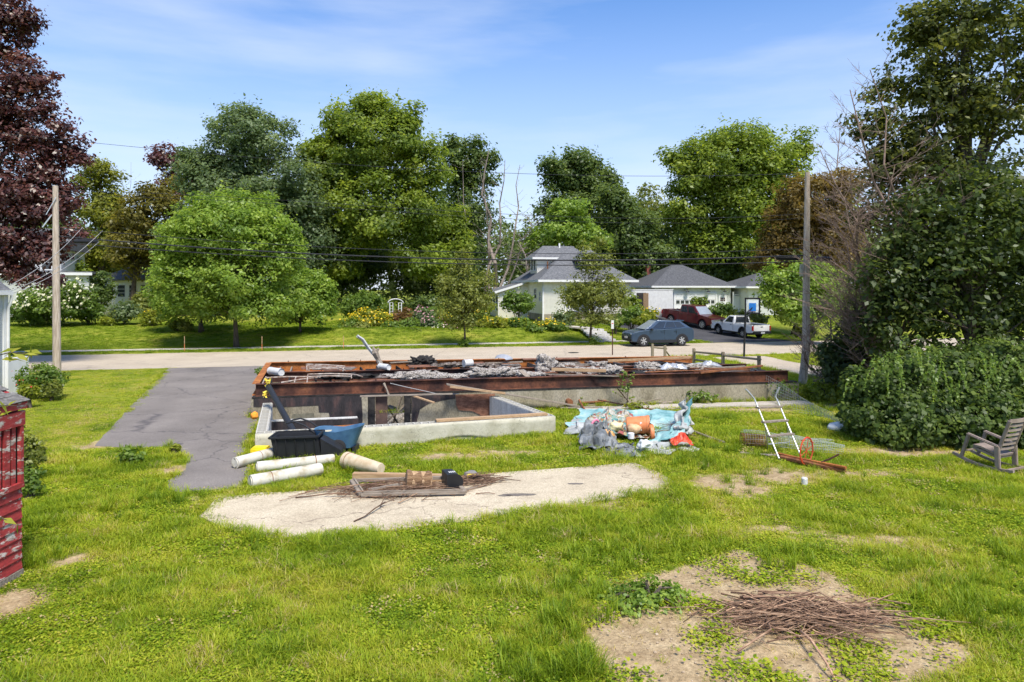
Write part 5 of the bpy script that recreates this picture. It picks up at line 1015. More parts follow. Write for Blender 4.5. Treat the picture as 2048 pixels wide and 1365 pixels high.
for k in range(2): q = MB(); q.box((1.25*k+.72, 0, 1.05), (1.1, .05, 1.9)); q.box((1.25*k+.72, 0, 2.2), (1.1, .06, .08)); [q.box((1.25*k+.25+.17*j, 0, 2.1), (.04, .03, .2)) for j in range(6)]; q.build('panel', M('white_paint'), t)
# ---- enclosed trailer
p = Q(1300, 640, 65); tz = gz(p.x, p.y)
t = T('white_trailer', 'white enclosed trailer with an open side door beside the cream house', 'trailer', (p.x, p.y, tz), TH+.06)
# local x to the right; body spans to the left
q = MB(); q.box((-1.6, 1.2, 1.75), (8.0, 2.4, 2.5)); q.build('body', M('alu_white'), t, bevel=.04)
q = MB(); q.box((-1.6, -.012, .75), (7.96, .03, .5)); q.build('skirt', M('alu'), t)
q = MB(); q.box((-1.6, 1.2, 3.02), (8.06, 2.46, .06)); q.build('roof_cap', M('white_paint'), t)
q = MB(); q.box((-.9, -.012, 1.75), (.95, .03, 1.95)); q.build('doorway_shade', M('char'), t)  # flat dark panel, coloured as the shade inside the open trailer
q = MB(); q.box((-.55, -.25, 1.75), (.5, .05, 1.9), -.9); q.build('open_door', M('wood_tan'), t)
for x in (-2.6, -1.7):
    q = MB(); q.cyl((x, -.03, .36), (x, .2, .36), .36, n=20); wo = q.build('wheel', M('rubber'), t, smooth=True); q = MB(); q.cyl((x, -.05, .36), (x, -.02, .36), .2, n=14); q.build('rim', M('white_paint'), wo)
q = MB(); q.bar((2.4, .4, .5), (3.5, 1.2, .5), .08, .1); q.bar((2.4, 2.0, .5), (3.5, 1.2, .5), .08, .1); q.tube([(3.4, 1.2, .05), (3.4, 1.2, .7)], .04, 8); q.build('hitch', M('black_mt'), t)
# ---- arbour in the flower garden
p = Q(791, 632, 60); t = T('garden_arbour', 'white lattice garden arbour behind the flower beds', 'arbour', (p.x, p.y, gz(p.x, p.y)), TH); t.scale = (.8, .8, .85)
for s in (-1, 1):
    q = MB(); [q.box((s*.62, y, 1.05), (.07, .07, 2.1)) for y in (-.35, .35)]; q.build('post', M('white_paint'), t)
    q = MB(); [q.box((s*.62, -.35+.14*k, 1.1), (.03, .03, 1.9)) for k in range(1, 5)]; [q.box((s*.62, 0, .3+.3*k), (.03, .7, .03)) for k in range(7)]; [q.box((s*.62+d_, -.35, .3+.3*k), (.3, .03, .03)) for k in range(7) for d_ in (-s*.17,)]; q.box((s*.3, -.35, 1.05), (.06, .05, 2.1)); q.build('lattice', M('white_paint'), t)
for y in (-.38, .38):
    q = MB(); q.tube([(math.sin(a)*.8, y, 2.05+math.cos(a)*.42) for a in np.linspace(-1.55, 1.55, 12)], .05, 5); q.build('arch', M('white_paint'), t)
for a in np.linspace(-1.3, 1.3, 9): q = MB(); q.box((math.sin(a)*.8, 0, 2.08+math.cos(a)*.42), (.06, .95, .04)); q.build('slat', M('white_paint'), t)
# ---- white houses at the far left
p = Q(178, 600, 62); t = T('white_addition', 'low white clapboard addition with windows behind the cream blossoms', 'house', (p.x, p.y, gz(p.x, p.y)-.1), TH)
q = MB(); q.box((-4, 3, 2.0), (8, 6, 4.0)); q.build('wall', M('clap_white'), t)
q = MB(); q.box((-4, 3, 4.12), (8.7, 6.7, .22)); q.build('roof', M('roof'), t)
q = MB(); q.box((-4, -.37, 4.02), (8.74, .06, .24)); q.build('fascia', M('white_paint'), t)
for x in (-1.0, -2.2, -3.4): window(t, (x, 0, 2.5), .7, 1.0, '-y')
q = MB(); q.box((-8.5, 8, 3.2), (9, 6, 6.4)); q.build('upper_wall', M('clap_white'), t)
q = MB(); q.add([(-13.4, 4.6, 6.4), (-3.6, 4.6, 6.4), (-3.6, 11.4, 6.4), (-13.4, 11.4, 6.4), (-13.4, 8, 8.6), (-3.6, 8, 8.6)], [(0, 1, 5, 4), (2, 3, 4, 5), (1, 2, 5), (3, 0, 4), (3, 2, 1, 0)]); q.build('upper_roof', M('roof'), t)
window(t, (-5.2, 5, 5.2), .8, 1.3, '-y'); window(t, (-6.8, 5, 5.2), .8, 1.3, '-y')
p = Q(285, 600, 80); t = T('far_porch_house', 'white porch with a row of windows glimpsed through the trees', 'house', (p.x, p.y, gz(p.x, p.y)-.1), TH)
q = MB(); q.box((0, 3, 1.7), (8.5, 6, 3.4)); q.build('wall', M('clap_white'), t)
q = MB(); hip(q, -4.7, 4.7, -.4, 6.4, 3.5, 5.4); q.build('roof', M('roof'), t)
for x in (-3.4, -2.2, -1.0, .2, 1.4, 2.6, 3.6): window(t, (x, 0, 2.2), .75, 1.3, '-y', rails=2)
# ---- house corner at the left edge: the far right corner of a house out of the picture
p = Q(13, 700, 26.0); t = T('neighbour_house', 'corner of a white house with downspout at the left edge', 'house', (p.x, p.y, 0), .0)
q = MB(); q.box((-3.07, -5, 1.9), (6, 10, 3.8)); q.build('wall', M('clap_grey'), t)
q = MB(); q.box((-.06, .0, 1.9), (.1, .22, 3.8)); q.build('corner_board', M('white_paint'), t)
q = MB(); q.box((-3.0, -5, 3.86), (6.2, 10.2, .16)); q.build('eave', M('white_paint'), t)
q = MB(); q.add([(-6.3, .12, 3.95), (.12, .12, 3.95), (.12, -10.3, 3.95), (-6.3, -10.3, 3.95), (-3, .12, 6.2), (-3, -10.3, 6.2)], [(1, 2, 5, 4), (3, 0, 4, 5), (0, 1, 4), (2, 3, 5)]); q.build('roof', M('roof'), t)
q = MB(); q.tube([(.15, .06, 3.75), (.12, .06, 3.5), (.04, .04, 3.3), (.04, .04, .2)], .05, 8); q.build('downspout', M('white_paint'), t, smooth=True)
q = MB(); q.box((.15, -5, 3.84), (.1, 10.2, .13)); q.build('gutter', M('white_paint'), t)
q = MB(); q.box((-.9, .5, .7), (2.0, 1.1, 1.4)); q.build('porch_base', M('white_paint'), t)
# ------------------------------------------------------------------ red shed at the left edge: its right side wall, far corner in view
c0 = P(41, 1150)
SH = T('red_shed', 'peeling red board shed at the left edge', 'shed', (c0.x, c0.y, 0), 0)
m, n, b = newmat('peeling_red_paint'); co = coords(n, (1, 1, 3.2), 'Object')
f = ntex(n, co, 2.6, 9, .72); r = ramp(n, [(.53, (0, 0, 0)), (.58, (1, 1, 1))]); n.links.new(f, r.inputs[0])
f2 = ntex(n, co, 9, 6); r2 = ramp(n, [(.3, (.2, .016, .018)), (.7, (.4, .04, .04))]); n.links.new(f2, r2.inputs[0])
r5 = ramp(n, [(.3, (.3, .26, .22)), (.7, (.68, .64, .58))]); n.links.new(f2, r5.inputs[0])
n.links.new(mixc(n, r.outputs[0], r2.outputs[0], r5.outputs[0]), b.inputs['Base Color']); b.inputs['Roughness'].default_value = .7; bumpn(n, b, r.outputs[0], .35, .01); MAT['red_peel'] = m
hS = 2.4; rgs = random.Random(4); LY = 3.2
q = MB(); q.box((-1.5, -LY/2, hS/2), (2.96, LY-.04, hS-.06)); q.build('wall_core', M('char'), SH)
zb = .1
while zb < 1.24:
    hh = .14+rgs.uniform(-.006, .006)
    q = MB(); q.add([(.03, 0, zb), (.03, -LY, zb), (.008, -LY, zb+hh+.012), (.008, 0, zb+hh+.012), (-.02, 0, zb), (-.02, -LY, zb), (-.02, 0, zb+hh)], [(0, 1, 2, 3), (0, 4, 5, 1), (0, 3, 6, 4)]); q.build('board', M('red_peel'), SH)
    zb += hh+.004
for k in range(22):
    q = MB(); q.box((.008+(.012 if k % 2 else 0), -.16-.145*k, 1.69), (.028, .105 if k % 3 else .07, .82)); q.build('upright_board', M('red_peel') if k % 3 != 1 else M('white_col') if k % 6 == 4 else M('red_peel'), SH)
q = MB(); q.box((.03, -LY/2, 2.2), (.05, LY+.04, .2)); q.box((.03, -LY/2, 1.27), (.05, LY, .07)); q.build('trim', M('red_peel'), SH)
q = MB(); q.box((.022, -.03, 1.69), (.05, .06, .84)); q.build('corner_board', M('red_peel'), SH)
q = MB(); q.box((.01, -LY/2, .04), (.07, LY, .1)); q.build('skirting', M('wood_grey'), SH)
v = [(.07, .04, hS+.02), (.07, -LY-.2, hS+.02), (-1.5, -LY-.2, hS+.82), (-1.5, .04, hS+.82), (-3.14, .04, hS+.02), (-3.14, -LY-.2, hS+.02)]
q = MB(); q.add(v+[(a, b_, c-.09) for a, b_, c in v], [(3, 2, 1, 0), (4, 5, 2, 3), (6, 0, 1, 7), (9, 3, 0, 6), (3, 9, 10, 4), (7, 8, 9, 6), (8, 11, 10, 9)]); rf = q.build('roof', M('red_peel'), SH)
MAT['shing'] = pm('mossy_shingle', [(.3, (.09, .085, .08)), (.55, (.2, .19, .175)), (.8, (.33, .32, .29))], 9, bump=.5, fine=40, rough=1, kind='Object')
sm = None; nrow = 11; rang = math.atan2(.8, 1.64)
for r_ in range(nrow):
    for k in range(11):
        if sm is None:
            q = MB(); q.box((-.13, -.15, .006), (.27, .29, .012)); ob = q.build('shingle', M('shing'), rf); sm = ob
        else: ob = sm.copy(); COL.objects.link(ob)
        ob.location = (.09-.15*r_, .06-.3*k-(.15 if r_ % 2 else 0), hS+.035+.0732*r_); ob.rotation_euler = (0, rang-.05, rgs.uniform(-.01, .01))
# ------------------------------------------------------------------ vehicles (local: x forward, y left, z up)
def arch(cx, r, z0, n=9):
    return [(cx+r*math.cos(a), z0+r*math.sin(a)) for a in np.linspace(0, math.pi, n)]
def carpaint(name, c, metal=.35):
    m, n, b = newmat(name); b.inputs['Base Color'].default_value = (*c, 1); b.inputs['Metallic'].default_value = metal; b.inputs['Roughness'].default_value = .38; b.inputs['Coat Weight'].default_value = .7; b.inputs['Coat Roughness'].default_value = .06
    co = coords(n); r = ramp(n, [(.3, tuple(x*.9 for x in c)), (.7, tuple(min(1, x*1.06) for x in c))]); n.links.new(ntex(n, co, 2, 4), r.inputs[0]); n.links.new(r.outputs[0], b.inputs['Base Color']); return m
def shell(prof, hw, tuck=.1, zmid=.7):
    """side profile extruded over the width, sides bulging at mid height"""
    q = MB(); n = len(prof)
    lay = [(-hw+.02, 1), (-hw, 0)]
    def y(z, s): return s*(hw-tuck*min(1, abs(z-zmid)/.55)**2)
    vs = [(p[0], y(p[1], -1), p[1]) for p in prof]+[(p[0], y(p[1], 1), p[1]) for p in prof]
    q.add(vs, [tuple(range(n)), tuple(reversed(range(n, 2*n)))]+[((i+1) % n, i, n+i, n+(i+1) % n) for i in range(n)]); return q
def cabin(bot, top, zb, zt, hwb, hwt):
    """bot/top: (x rear, x front)"""
    return [(bot[0], -hwb, zb), (bot[1], -hwb, zb), (bot[1], hwb, zb), (bot[0], hwb, zb), (top[0], -hwt, zt), (top[1], -hwt, zt), (top[1], hwt, zt), (top[0], hwt, zt)]
def panel(q, A, B, C, D_, u0, u1, v0, v1, off=.012):
    A, B, C, D_ = map(Vector, (A, B, C, D_)); nrm = (B-A).cross(D_-A).normalized()
    def pt(u, v): return A.lerp(B, u).lerp(D_.lerp(C, u), v)+nrm*off
    def sk(u, v): return A.lerp(B, u).lerp(D_.lerp(C, u), v)-nrm*.01
    vs = [pt(u0, v0), pt(u1, v0), pt(u1, v1), pt(u0, v1), sk(u0, v0), sk(u1, v0), sk(u1, v1), sk(u0, v1)]
    q.add(vs, [(0, 1, 2, 3), (4, 5, 1, 0), (5, 6, 2, 1), (6, 7, 3, 2), (7, 4, 0, 3)])
def wheels(t, xs, y, r, wd, rim='chrome', spokes=5):
    for x in xs:
        for s in (1, -1):
            yo = s*y
            q = MB(); mm = Matrix.Rotation(R(90), 3, 'X')
            q.lathe([(r*.62, -wd/2), (r*.9, -wd/2), (r, -wd/2+.03), (r, wd/2-.03), (r*.9, wd/2), (r*.62, wd/2), (r*.62, -wd/2)], 24, (x, yo, r), mm); wo = q.build('wheel', M('rubber'), t, smooth=True)
            q = MB(); q.lathe([(r*.64, 0), (r*.6, .02), (r*.1, .02), (0.001, .02)], 20, (x, yo+s*(wd/2-.06), r), Matrix.Rotation(R(-90*s), 3, 'X')); q.build('rim_dish', M('black_mt'), wo, smooth=True)
            q = MB()
            for k in range(spokes):
                a = 2*math.pi*k/spokes+.3; c_ = Vector((math.cos(a), 0, math.sin(a))); ctr = Vector((x, yo+s*(wd/2-.02), r)); q.bar(ctr+c_*.04, ctr+c_*r*.62, .03, r*.2, (c_.z, 0, -c_.x))
            q.lathe([(r*.66, -.015), (r*.66, .02), (r*.56, .02), (r*.56, -.015)], 20, (x, yo+s*(wd/2-.015), r), mm); q.cyl((x, yo+s*(wd/2-.03), r), (x, yo+s*(wd/2+.005), r), .06, n=10); q.build('rim', M(rim), wo, smooth=True)
def handles(t, pts, mt):
    for p in pts: q = MB(); q.box(p, (.2, .04, .04)); q.build('handle', mt, t, bevel=.008)
# ---- blue-grey crossover
sp_ = Q(1324, 690, 48.6); cu, cv = uv(sp_.x, sp_.y)
c_ = fuv(cu, 45.75); CR = T('parked_car', 'blue-grey crossover car parked at the far kerb', 'car', (c_.x, c_.y, .006), TH+math.pi)
blue = carpaint('steel_blue_paint', (.035, .062, .105), .4); blk = M('black_pl')
prof = [(2.28, .32), (2.34, .52), (2.32, .78), (2.16, .92), (1.7, 1.01), (1.05, 1.08), (-.9, 1.14), (-1.8, 1.21), (-2.2, 1.17), (-2.36, 1.0), (-2.33, .72), (-2.36, .55), (-2.28, .36)]+[(a, b_) for a, b_ in reversed(arch(-1.42, .42, .28))]+[(-.95, .24), (.95, .24)]+[(a, b_) for a, b_ in reversed(arch(1.43, .42, .28))]
shell(prof, .93, .09, .72).build('body', blue, CR, smooth=True, bevel=.045, seg=3, ang=40)
cb = cabin((-2.16, 1.34), (-1.42, .3), 1.06, 1.66, .84, .64); cb[4] = (-1.42, -.62, 1.6); cb[7] = (-1.42, .62, 1.6)
cb[0] = (-2.16, -.8, 1.16); cb[3] = (-2.16, .8, 1.16)
q = MB(); q.add(cb, [(3, 2, 1, 0), (4, 5, 6, 7), (0, 1, 5, 4), (1, 2, 6, 5), (2, 3, 7, 6), (3, 0, 4, 7)]); gh = q.build('cabin', blue, CR, smooth=True, bevel=.05, seg=3)
for s in (0, 1):
    A, B, C, D_ = (cb[0], cb[1], cb[5], cb[4]) if s == 0 else (cb[2], cb[3], cb[7], cb[6])
    for (u0, u1) in (((.1, .3), (.32, .58), (.605, .86)) if s == 0 else ((.14, .395), (.42, .68), (.7, .9))):
        q = MB(); panel(q, A, B, C, D_, u0, u1, .16, .86); q.build('side_window', M('glass'), CR)
q = MB(); panel(q, cb[1], cb[2], cb[6], cb[5], .06, .94, .06, .93); q.build('windscreen', M('glass_l'), CR)
q = MB(); panel(q, cb[3], cb[0], cb[4], cb[7], .08, .92, .1, .85); q.build('rear_window', M('glass'), CR)
q = MB(); q.box((-.55, 0, 1.64), (1.2, 1.1, .03)); q.build('roof_panel', M('black_pl'), CR, bevel=.01)
q = MB(); q.box((-1.58, 0, 1.57), (.4, 1.15, .04), m=Matrix.Rotation(.3, 3, 'Y')); q.build('spoiler', blue, CR, bevel=.012)
for x in (1.43, -1.42):
    for s in (1, -1):
        q = MB(); a0 = [(x+.5*math.cos(a), s*.925, .3+.5*math.sin(a)) for a in np.linspace(-.1, math.pi+.1, 14)]; a1 = [(x+.4*math.cos(a), s*.925, .3+.4*math.sin(a)) for a in np.linspace(-.1, math.pi+.1, 14)]
        q.add([(p[0], s*.935, p[2]) for p in a0]+[(p[0], s*.935, p[2]) for p in a1]+[(p[0], s*.8, p[2]) for p in a0]+[(p[0], s*.8, p[2]) for p in a1], [(i, i+1, 15+i, 14+i) for i in range(13)]+[(i, 28+i, 29+i, i+1) for i in range(13)]+[(14+i, 15+i, 43+i, 42+i) for i in range(13)]); q.build('arch_cladding', blk, CR)
for s in (1, -1):
    q = MB(); q.box((0, s*.905, .33), (1.95, .08, .2)); q.build('side_sill', blk, CR, bevel=.02)
    q = MB(); q.box((2.12, s*.68, .8), (.36, .34, .09), s*-.4); q.build('headlight', M('glass_l'), CR, bevel=.02)
    q = MB(); q.box((-2.2, s*.66, .98), (.24, .36, .07), s*.35); q.build('tail_light', flat('red_lamp', (.3, .01, .01), .2), CR, bevel=.015)
    q = MB(); q.box((.85, s*.98, 1.1), (.16, .2, .12)); q.build('mirror', blk, CR, bevel=.03)
q = MB(); q.box((2.3, 0, .5), (.12, 1.5, .3)); q.build('bumper', blk, CR, bevel=.03)
q = MB(); q.box((-2.32, 0, .5), (.1, 1.5, .24)); q.build('bumper', blk, CR, bevel=.03)
q = MB(); q.box((2.37, 0, .58), (.02, .5, .12)); q.build('number_plate', M('white_paint'), CR)
q = MB(); [q.box((x, s*.918, .72), (.012, .02, .66)) for x in (.98, -.12, -1.0) for s in (1, -1)]; q.build('door_seam', M('black_mt'), CR)
handles(CR, [(.05, .935, .95), (-.95, .935, .97), (.05, -.935, .95), (-.95, -.935, .97)], blue)
wheels(CR, (1.43, -1.42), .81, .375, .24, spokes=6)
CR.scale = (1, 1, 1.09)
# ---- pickups
def pickup(lab, loc, rz, paint, Lf, Lr, wb, hw, crew, cabz, r, gr_mt, name='pickup_truck', hood=.98, bed=1.02, chrome_b=False):
    t = T(name, lab, 'pickup', loc, rz); xf, xr = wb/2, -wb/2; R_ = r+.1
    cabf = xf-.42; cabr = (xf-2.75) if crew else (xf-1.95)
    prof = [(xf+Lf, .45), (xf+Lf+.03, .75), (xf+Lf-.04, hood-.04), (xf+.3, hood+.05), (cabf, hood+.1), (cabr, hood+.1), (cabr-.02, bed), (xr-Lr, bed), (xr-Lr, .5)]+list(reversed(arch(xr, R_, .42)))+list(reversed(arch(xf, R_, .42)))
    shell(prof, hw, .07, .8).build('body', paint, t, smooth=True, bevel=.035, seg=2, ang=40)
    cb = cabin((cabr-.02, cabf+.05), (cabr+.12, cabf-.72), hood+.06, cabz, hw-.06, hw-.2)
    q = MB(); q.add(cb, [(3, 2, 1, 0), (4, 5, 6, 7), (0, 1, 5, 4), (1, 2, 6, 5), (2, 3, 7, 6), (3, 0, 4, 7)]); q.build('cabin', paint, t, smooth=True, bevel=.045, seg=3)
    spl = ((.07, .44), (.5, .86)) if crew else ((.14, .8),)
    for s in (0, 1):
        A, B, C, D_ = (cb[0], cb[1], cb[5], cb[4]) if s == 0 else (cb[3], cb[2], cb[6], cb[7])
        for (u0, u1) in spl:
            q = MB(); panel(q, A, B, C, D_, u0, u1, .14, .86, .012 if s == 0 else -.012)
            q.build('side_window', M('glass'), t)
    q = MB(); panel(q, cb[1], cb[2], cb[6], cb[5], .06, .94, .08, .93); q.build('windscreen', M('glass_l'), t)
    q = MB(); panel(q, cb[3], cb[0], cb[4], cb[7], .1, .9, .12, .86); q.build('rear_window', M('glass'), t)
    # open bed: liner with side rails
    q = MB(); bl = cabr-.08; br_ = xr-Lr+.08; q.box(((bl+br_)/2, 0, bed+.005), (bl-br_, 2*hw-.28, .02)); q.build('bed_floor', M('black_pl'), t)
    for s in (1, -1): q = MB(); q.box(((bl+br_)/2, s*(hw-.09), bed+.05), (bl-br_+.1, .1, .1)); q.build('bed_rail', paint, t, bevel=.02)
    q = MB(); q.box((xr-Lr-.02, 0, bed-.16), (.06, 2*hw-.3, .46)); tg_ = q.build('tailgate', paint, t, bevel=.02); q = MB(); q.box((xr-Lr-.055, 0, bed-.06), (.02, .22, .06)); q.build('handle', M('black_pl'), tg_)
    q = MB(); q.box((xr-Lr-.1, 0, .52), (.18, 2*hw-.1, .17)); q.build('rear_bumper', M('chrome') if chrome_b else M('black_pl'), t, bevel=.03)
    q = MB(); q.box((xr-Lr-.2, 0, .52), (.02, .36, .14)); q.build('number_plate', M('white_paint'), t)
    q = MB(); q.box((xf+Lf+.04, 0, .5), (.16, 2*hw-.06, .2)); q.build('front_bumper', M('chrome') if chrome_b else paint, t, bevel=.03)
    q = MB(); q.box((xf+Lf+.01, 0, .78), (.06, 2*hw-.75, .3)); q.build('grille', gr_mt, t, bevel=.02)
    for s in (1, -1):
        q = MB(); q.box((xf+Lf-.02, s*(hw-.22), .8), (.12, .3, .22)); q.build('headlight', M('glass_l'), t, bevel=.02)
        q = MB(); q.box((xr-Lr-.005, s*(hw-.07), bed-.17), (.12, .12, .36)); q.build('tail_light', flat('red_lens', (.4, .015, .012), .2) if s == 1 else bpy.data.materials['red_lens'], t, bevel=.015)
        q = MB(); q.box((cabf-.15, s*(hw+.08), hood+.2), (.12, .2, .18)); q.build('mirror', M('black_pl'), t, bevel=.02)
        for x in (xf, xr):
            q = MB(); o0 = [(x+(R_+.05)*math.cos(a), .42+(R_+.05)*math.sin(a)) for a in np.linspace(-.05, math.pi+.05, 14)]; o1 = [(x+(R_-.02)*math.cos(a), .42+(R_-.02)*math.sin(a)) for a in np.linspace(-.05, math.pi+.05, 14)]
            q.add([(p[0], s*(hw+.012), p[1]) for p in o0]+[(p[0], s*(hw+.012), p[1]) for p in o1]+[(p[0], s*(hw-.25), p[1]) for p in o1], [(i, i+1, 15+i, 14+i) for i in range(13)]+[(14+i, 15+i, 29+i, 28+i) for i in range(13)]); q.build('arch_lip', paint if chrome_b else M('black_pl'), t)
    q = MB(); q.box((0, 0, .42), (wb+1.2, 2*hw-.5, .25)); q.build('chassis', M('black_mt'), t)
    q = MB(); [q.box((x, s*(hw-.005), .82), (.014, .03, .62)) for x in ((cabf-.1, (cabf+cabr)/2-.05, cabr) if crew else (cabf-.1, cabr+.05)) for s in (1, -1)]; q.build('door_seam', M('black_mt'), t)
    handles(t, [(cabr+.35, s*(hw-.005), hood-.02) for s in (1, -1)]+([((cabf+cabr)/2+.2, s*(hw-.005), hood-.02) for s in (1, -1)] if crew else []), M('black_pl'))
    wheels(t, (xf, xr), hw-.14, r, .26, spokes=6); return t
wp = GP(1458, 672); pz = gz(17.2, 57)
def terr(x, y): return gz(x, y)+.012
x_, y_ = 18.45, 57.0
hd = R(111); g1 = terr(x_+math.cos(hd)*1.5, y_+math.sin(hd)*1.5); g0_ = terr(x_-math.cos(hd)*1.5, y_-math.sin(hd)*1.5)
wt = pickup('white single-cab pickup on the black driveway', (x_, y_, (g1+g0_)/2), hd, carpaint('white_car_paint', (.72, .72, .71), 0), .85, 1.15, 3.0, .9, False, 1.66, .35, M('black_pl'))
wt.rotation_euler = (0, -math.atan2(g1-g0_, 3.0), hd)
q = MB(); [q.tube([(-.55, s*.75, 1.1), (-.6, s*.72, 1.66)], .025, 6) for s in (1, -1)]; q.tube([(-.6, -.72, 1.66), (-.6, .72, 1.66)], .025, 6); q.tube([(-.58, -.74, 1.35), (-.58, .74, 1.35)], .02, 6); q.build('headache_rack', M('black_mt'), wt)
x_, y_ = 16.3, 63.0; hd = R(304); g1 = terr(x_+math.cos(hd)*1.8, y_+math.sin(hd)*1.8); g0_ = terr(x_-math.cos(hd)*1.8, y_-math.sin(hd)*1.8)
rt = pickup('dark red crew-cab pickup parked nose out before the garage', (x_, y_, (g1+g0_)/2), hd, carpaint('dark_red_paint', (.12, .007, .013), .3), .95, 1.15, 3.65, 1.0, True, 1.9, .4, M('chrome'), hood=1.1, bed=1.16, chrome_b=True)
rt.rotation_euler = (0, -math.atan2(g1-g0_, 3.6), hd)
# ------------------------------------------------------------------ poles, wires, street things
def vtube(pts, r, n=10): return MB().tube(pts, r, n)
PL = P(114, 757); PR = P(1603, 771)
pt1 = Q(111, 372, PL.y); t = T('utility_pole', 'weathered wooden utility pole beside the dark red maple', 'utility pole', PL, 0, 'wooden utility poles')
q = vtube([PL-Vector((0, 0, .3)), PL.lerp(pt1, .5), pt1], [.175, .15, .115], 14); q.build('shaft', M('pole'), t, True, smooth=True)
a = Q(97, 470, PL.y); q = MB(); q.bar(Q(104, 430, PL.y-.1), Q(85, 455, PL.y-.2), .05, .05); q.bar(Q(112, 395, PL.y-.15), Q(92, 430, PL.y-.3), .03, .03); q.build('bracket', M('galv'), t, True)
pt2 = Q(1615, 345, PR.y); t = T('utility_pole', 'tall pale utility pole by the bare brush at the right', 'utility pole', PR, 0, 'wooden utility poles')
q = vtube([PR-Vector((0, 0, .3)), Q(1612, 700, PR.y), Q(1613, 520, PR.y), pt2], [.17, .155, .135, .095], 14); q.build('shaft', M('pole'), t, True, smooth=True)
q = MB(); q.box(Q(1603, 541, PR.y-.15), (.12, .15, .5)); q.build('meter_box', M('galv'), t, True, bevel=.01)
def wire(lab, pxs, r=.018, mt='cable', name='overhead_cable', D0=None, D1=None, group='overhead cables between the poles'):
    D0 = D0 or PL.y; D1 = D1 or PR.y; x0, x1 = pxs[0][0], pxs[-1][0]
    # smooth curve through the sighted points
    xs = np.array([p[0] for p in pxs], float); ys = np.array([p[1] for p in pxs], float); c = np.polyfit(xs, ys, min(3, len(xs)-1)); pts_ = []
    X0, X1 = (x0-1024)*D0/FPX, (x1-1024)*D1/FPX
    for i in range(41):
        X = X0+(X1-X0)*i/40; D = D0+(D1-D0)*i/40; x = 1024+X*FPX/D; pts_.append(Q(x, float(np.polyval(c, x)), D))
    q = MB(); q.tube(pts_, r, 5); return one(q, name, M(mt), lab, 'cable', group)
wire('thin overhead cable, uppermost of the lower three between the poles', [(118, 456), (640, 494), (1200, 508), (1612, 497)], .013)
wire('thick overhead cable, middle of the lower three between the poles', [(118, 473), (640, 509), (1200, 521), (1612, 511)], .03)
wire('overhead cable, lowest of the lower three between the poles', [(118, 485), (640, 519), (1200, 531), (1612, 523)], .02)
wire('highest thin cable running to the top of the right pole', [(-60, 262), (190, 283), (500, 316), (900, 345), (1300, 349), (1615, 348)], .009)
wire('thin high cable below the highest one across the wood', [(110, 382), (556, 399), (873, 423), (1300, 436), (1614, 428)], .009)
wire('second thin high cable just under it across the wood', [(110, 392), (556, 408), (1000, 438), (1300, 446), (1614, 436)], .008)
for i, (a_, b_, s_) in enumerate((((205, 462), (0, 590), 18), ((165, 455), (-10, 585), 16), ((198, 484), (10, 592), 14))):
    q = MB(); A = Q(*a_, 31.4); B = Q(*b_, 26); q.tube([A.lerp(B, k/20)-Vector((0, 0, s_*.02*4*(k/20)*(1-k/20))) for k in range(21)], .012, 5)
    one(q, 'service_drop', M('cable_l'), ['pale service cable sagging from the lines to the left house, upper one', 'pale service cable sagging to the left house from nearest the pole', 'pale service cable sagging to the left house, lowest one'][i], 'cable', 'service cables to the left house')
for i, (x, y, D, l) in enumerate(((172, 483, 31.5, .55), (1576, 516, 29.25, .52), (1648, 518, 29.15, .34))):
    c = Q(x, y, D); q = MB(); q.tube([c-Vector((l, 0, -.02)), c-Vector((l*.9, 0, 0)), c+Vector((l*.9, 0, -.02)), c+Vector((l, 0, -.02))], [.03, .1, .1, .03], 10); one(q, 'cable_closure', M('black_pl'), ['black cable closure hanging beside the left pole', 'black cable closure hanging left of the right pole', 'black cable closure just right of the right pole'][i], 'cable closure', 'black closures on the cables', smooth=True)
# small parking sign
sg = P(1225, 714); sg = Vector((sg.x, sg.y+1.0, 0)); sg.x = (1225-1024)*sg.y/FPX; D = sg.y; t = T('sign_post', 'slim rusty sign post with a narrow white sign behind the rear beam', 'sign', sg)
q = MB(); q.box((0, 0, (4-(642-HOR)*D/FPX)/2), (.06, .04, 4-(642-HOR)*D/FPX)); q.build('post', M('rust'), t)
zt, zb_ = 4-(641-HOR)*D/FPX, 4-(658-HOR)*D/FPX; q = MB(); q.box((0, -.03, (zt+zb_)/2), (.16, .01, zt-zb_)); s_ = q.build('sign_plate', M('white_paint'), t)
q = MB(); q.box((-.0, -.037, zb_+(zt-zb_)*.62), (.1, .004, .05)); q.build('red_mark', M('redp') if 'redp' in MAT else flat('red_print', (.6, .03, .03), .5), s_)
# basketball hoop
bp = P(1488, 716); bp.z = 0; D = bp.y; t = T('basketball_hoop', 'black basketball hoop with a clear backboard beyond the fence', 'basketball hoop', bp)
q = MB(); q.tube([bp, Q(1489, 680, D), Q(1491, 626, D)], .06, 10); q.build('pole', M('black_mt'), t, True, smooth=True)
q = MB(); c = Q(1505, 612, D+.6); w_, h_ = 27*D/FPX, 30*D/FPX; ba = -.25
mm = Matrix.Rotation(ba, 3, 'Z')
for dx, dz, sx, sz in ((-w_/2, 0, .09, h_+.09), (w_/2, 0, .09, h_+.09), (0, h_/2, w_, .09), (0, -h_/2, w_, .09)): q.box(c+mm @ Vector((dx, 0, dz)), (sx, .05, sz), ba)
bo = q.build('board_frame', M('black_mt'), t, True)
m, n, b = newmat('clear_board'); b.inputs['Base Color'].default_value = (.8, .85, .88, 1); b.inputs['Alpha'].default_value = .35; b.inputs['Roughness'].default_value = .1; MAT['acry'] = m
q = MB(); q.box(c, (w_-.08, .02, h_-.08), ba); q.build('backboard', M('acry'), bo, True)
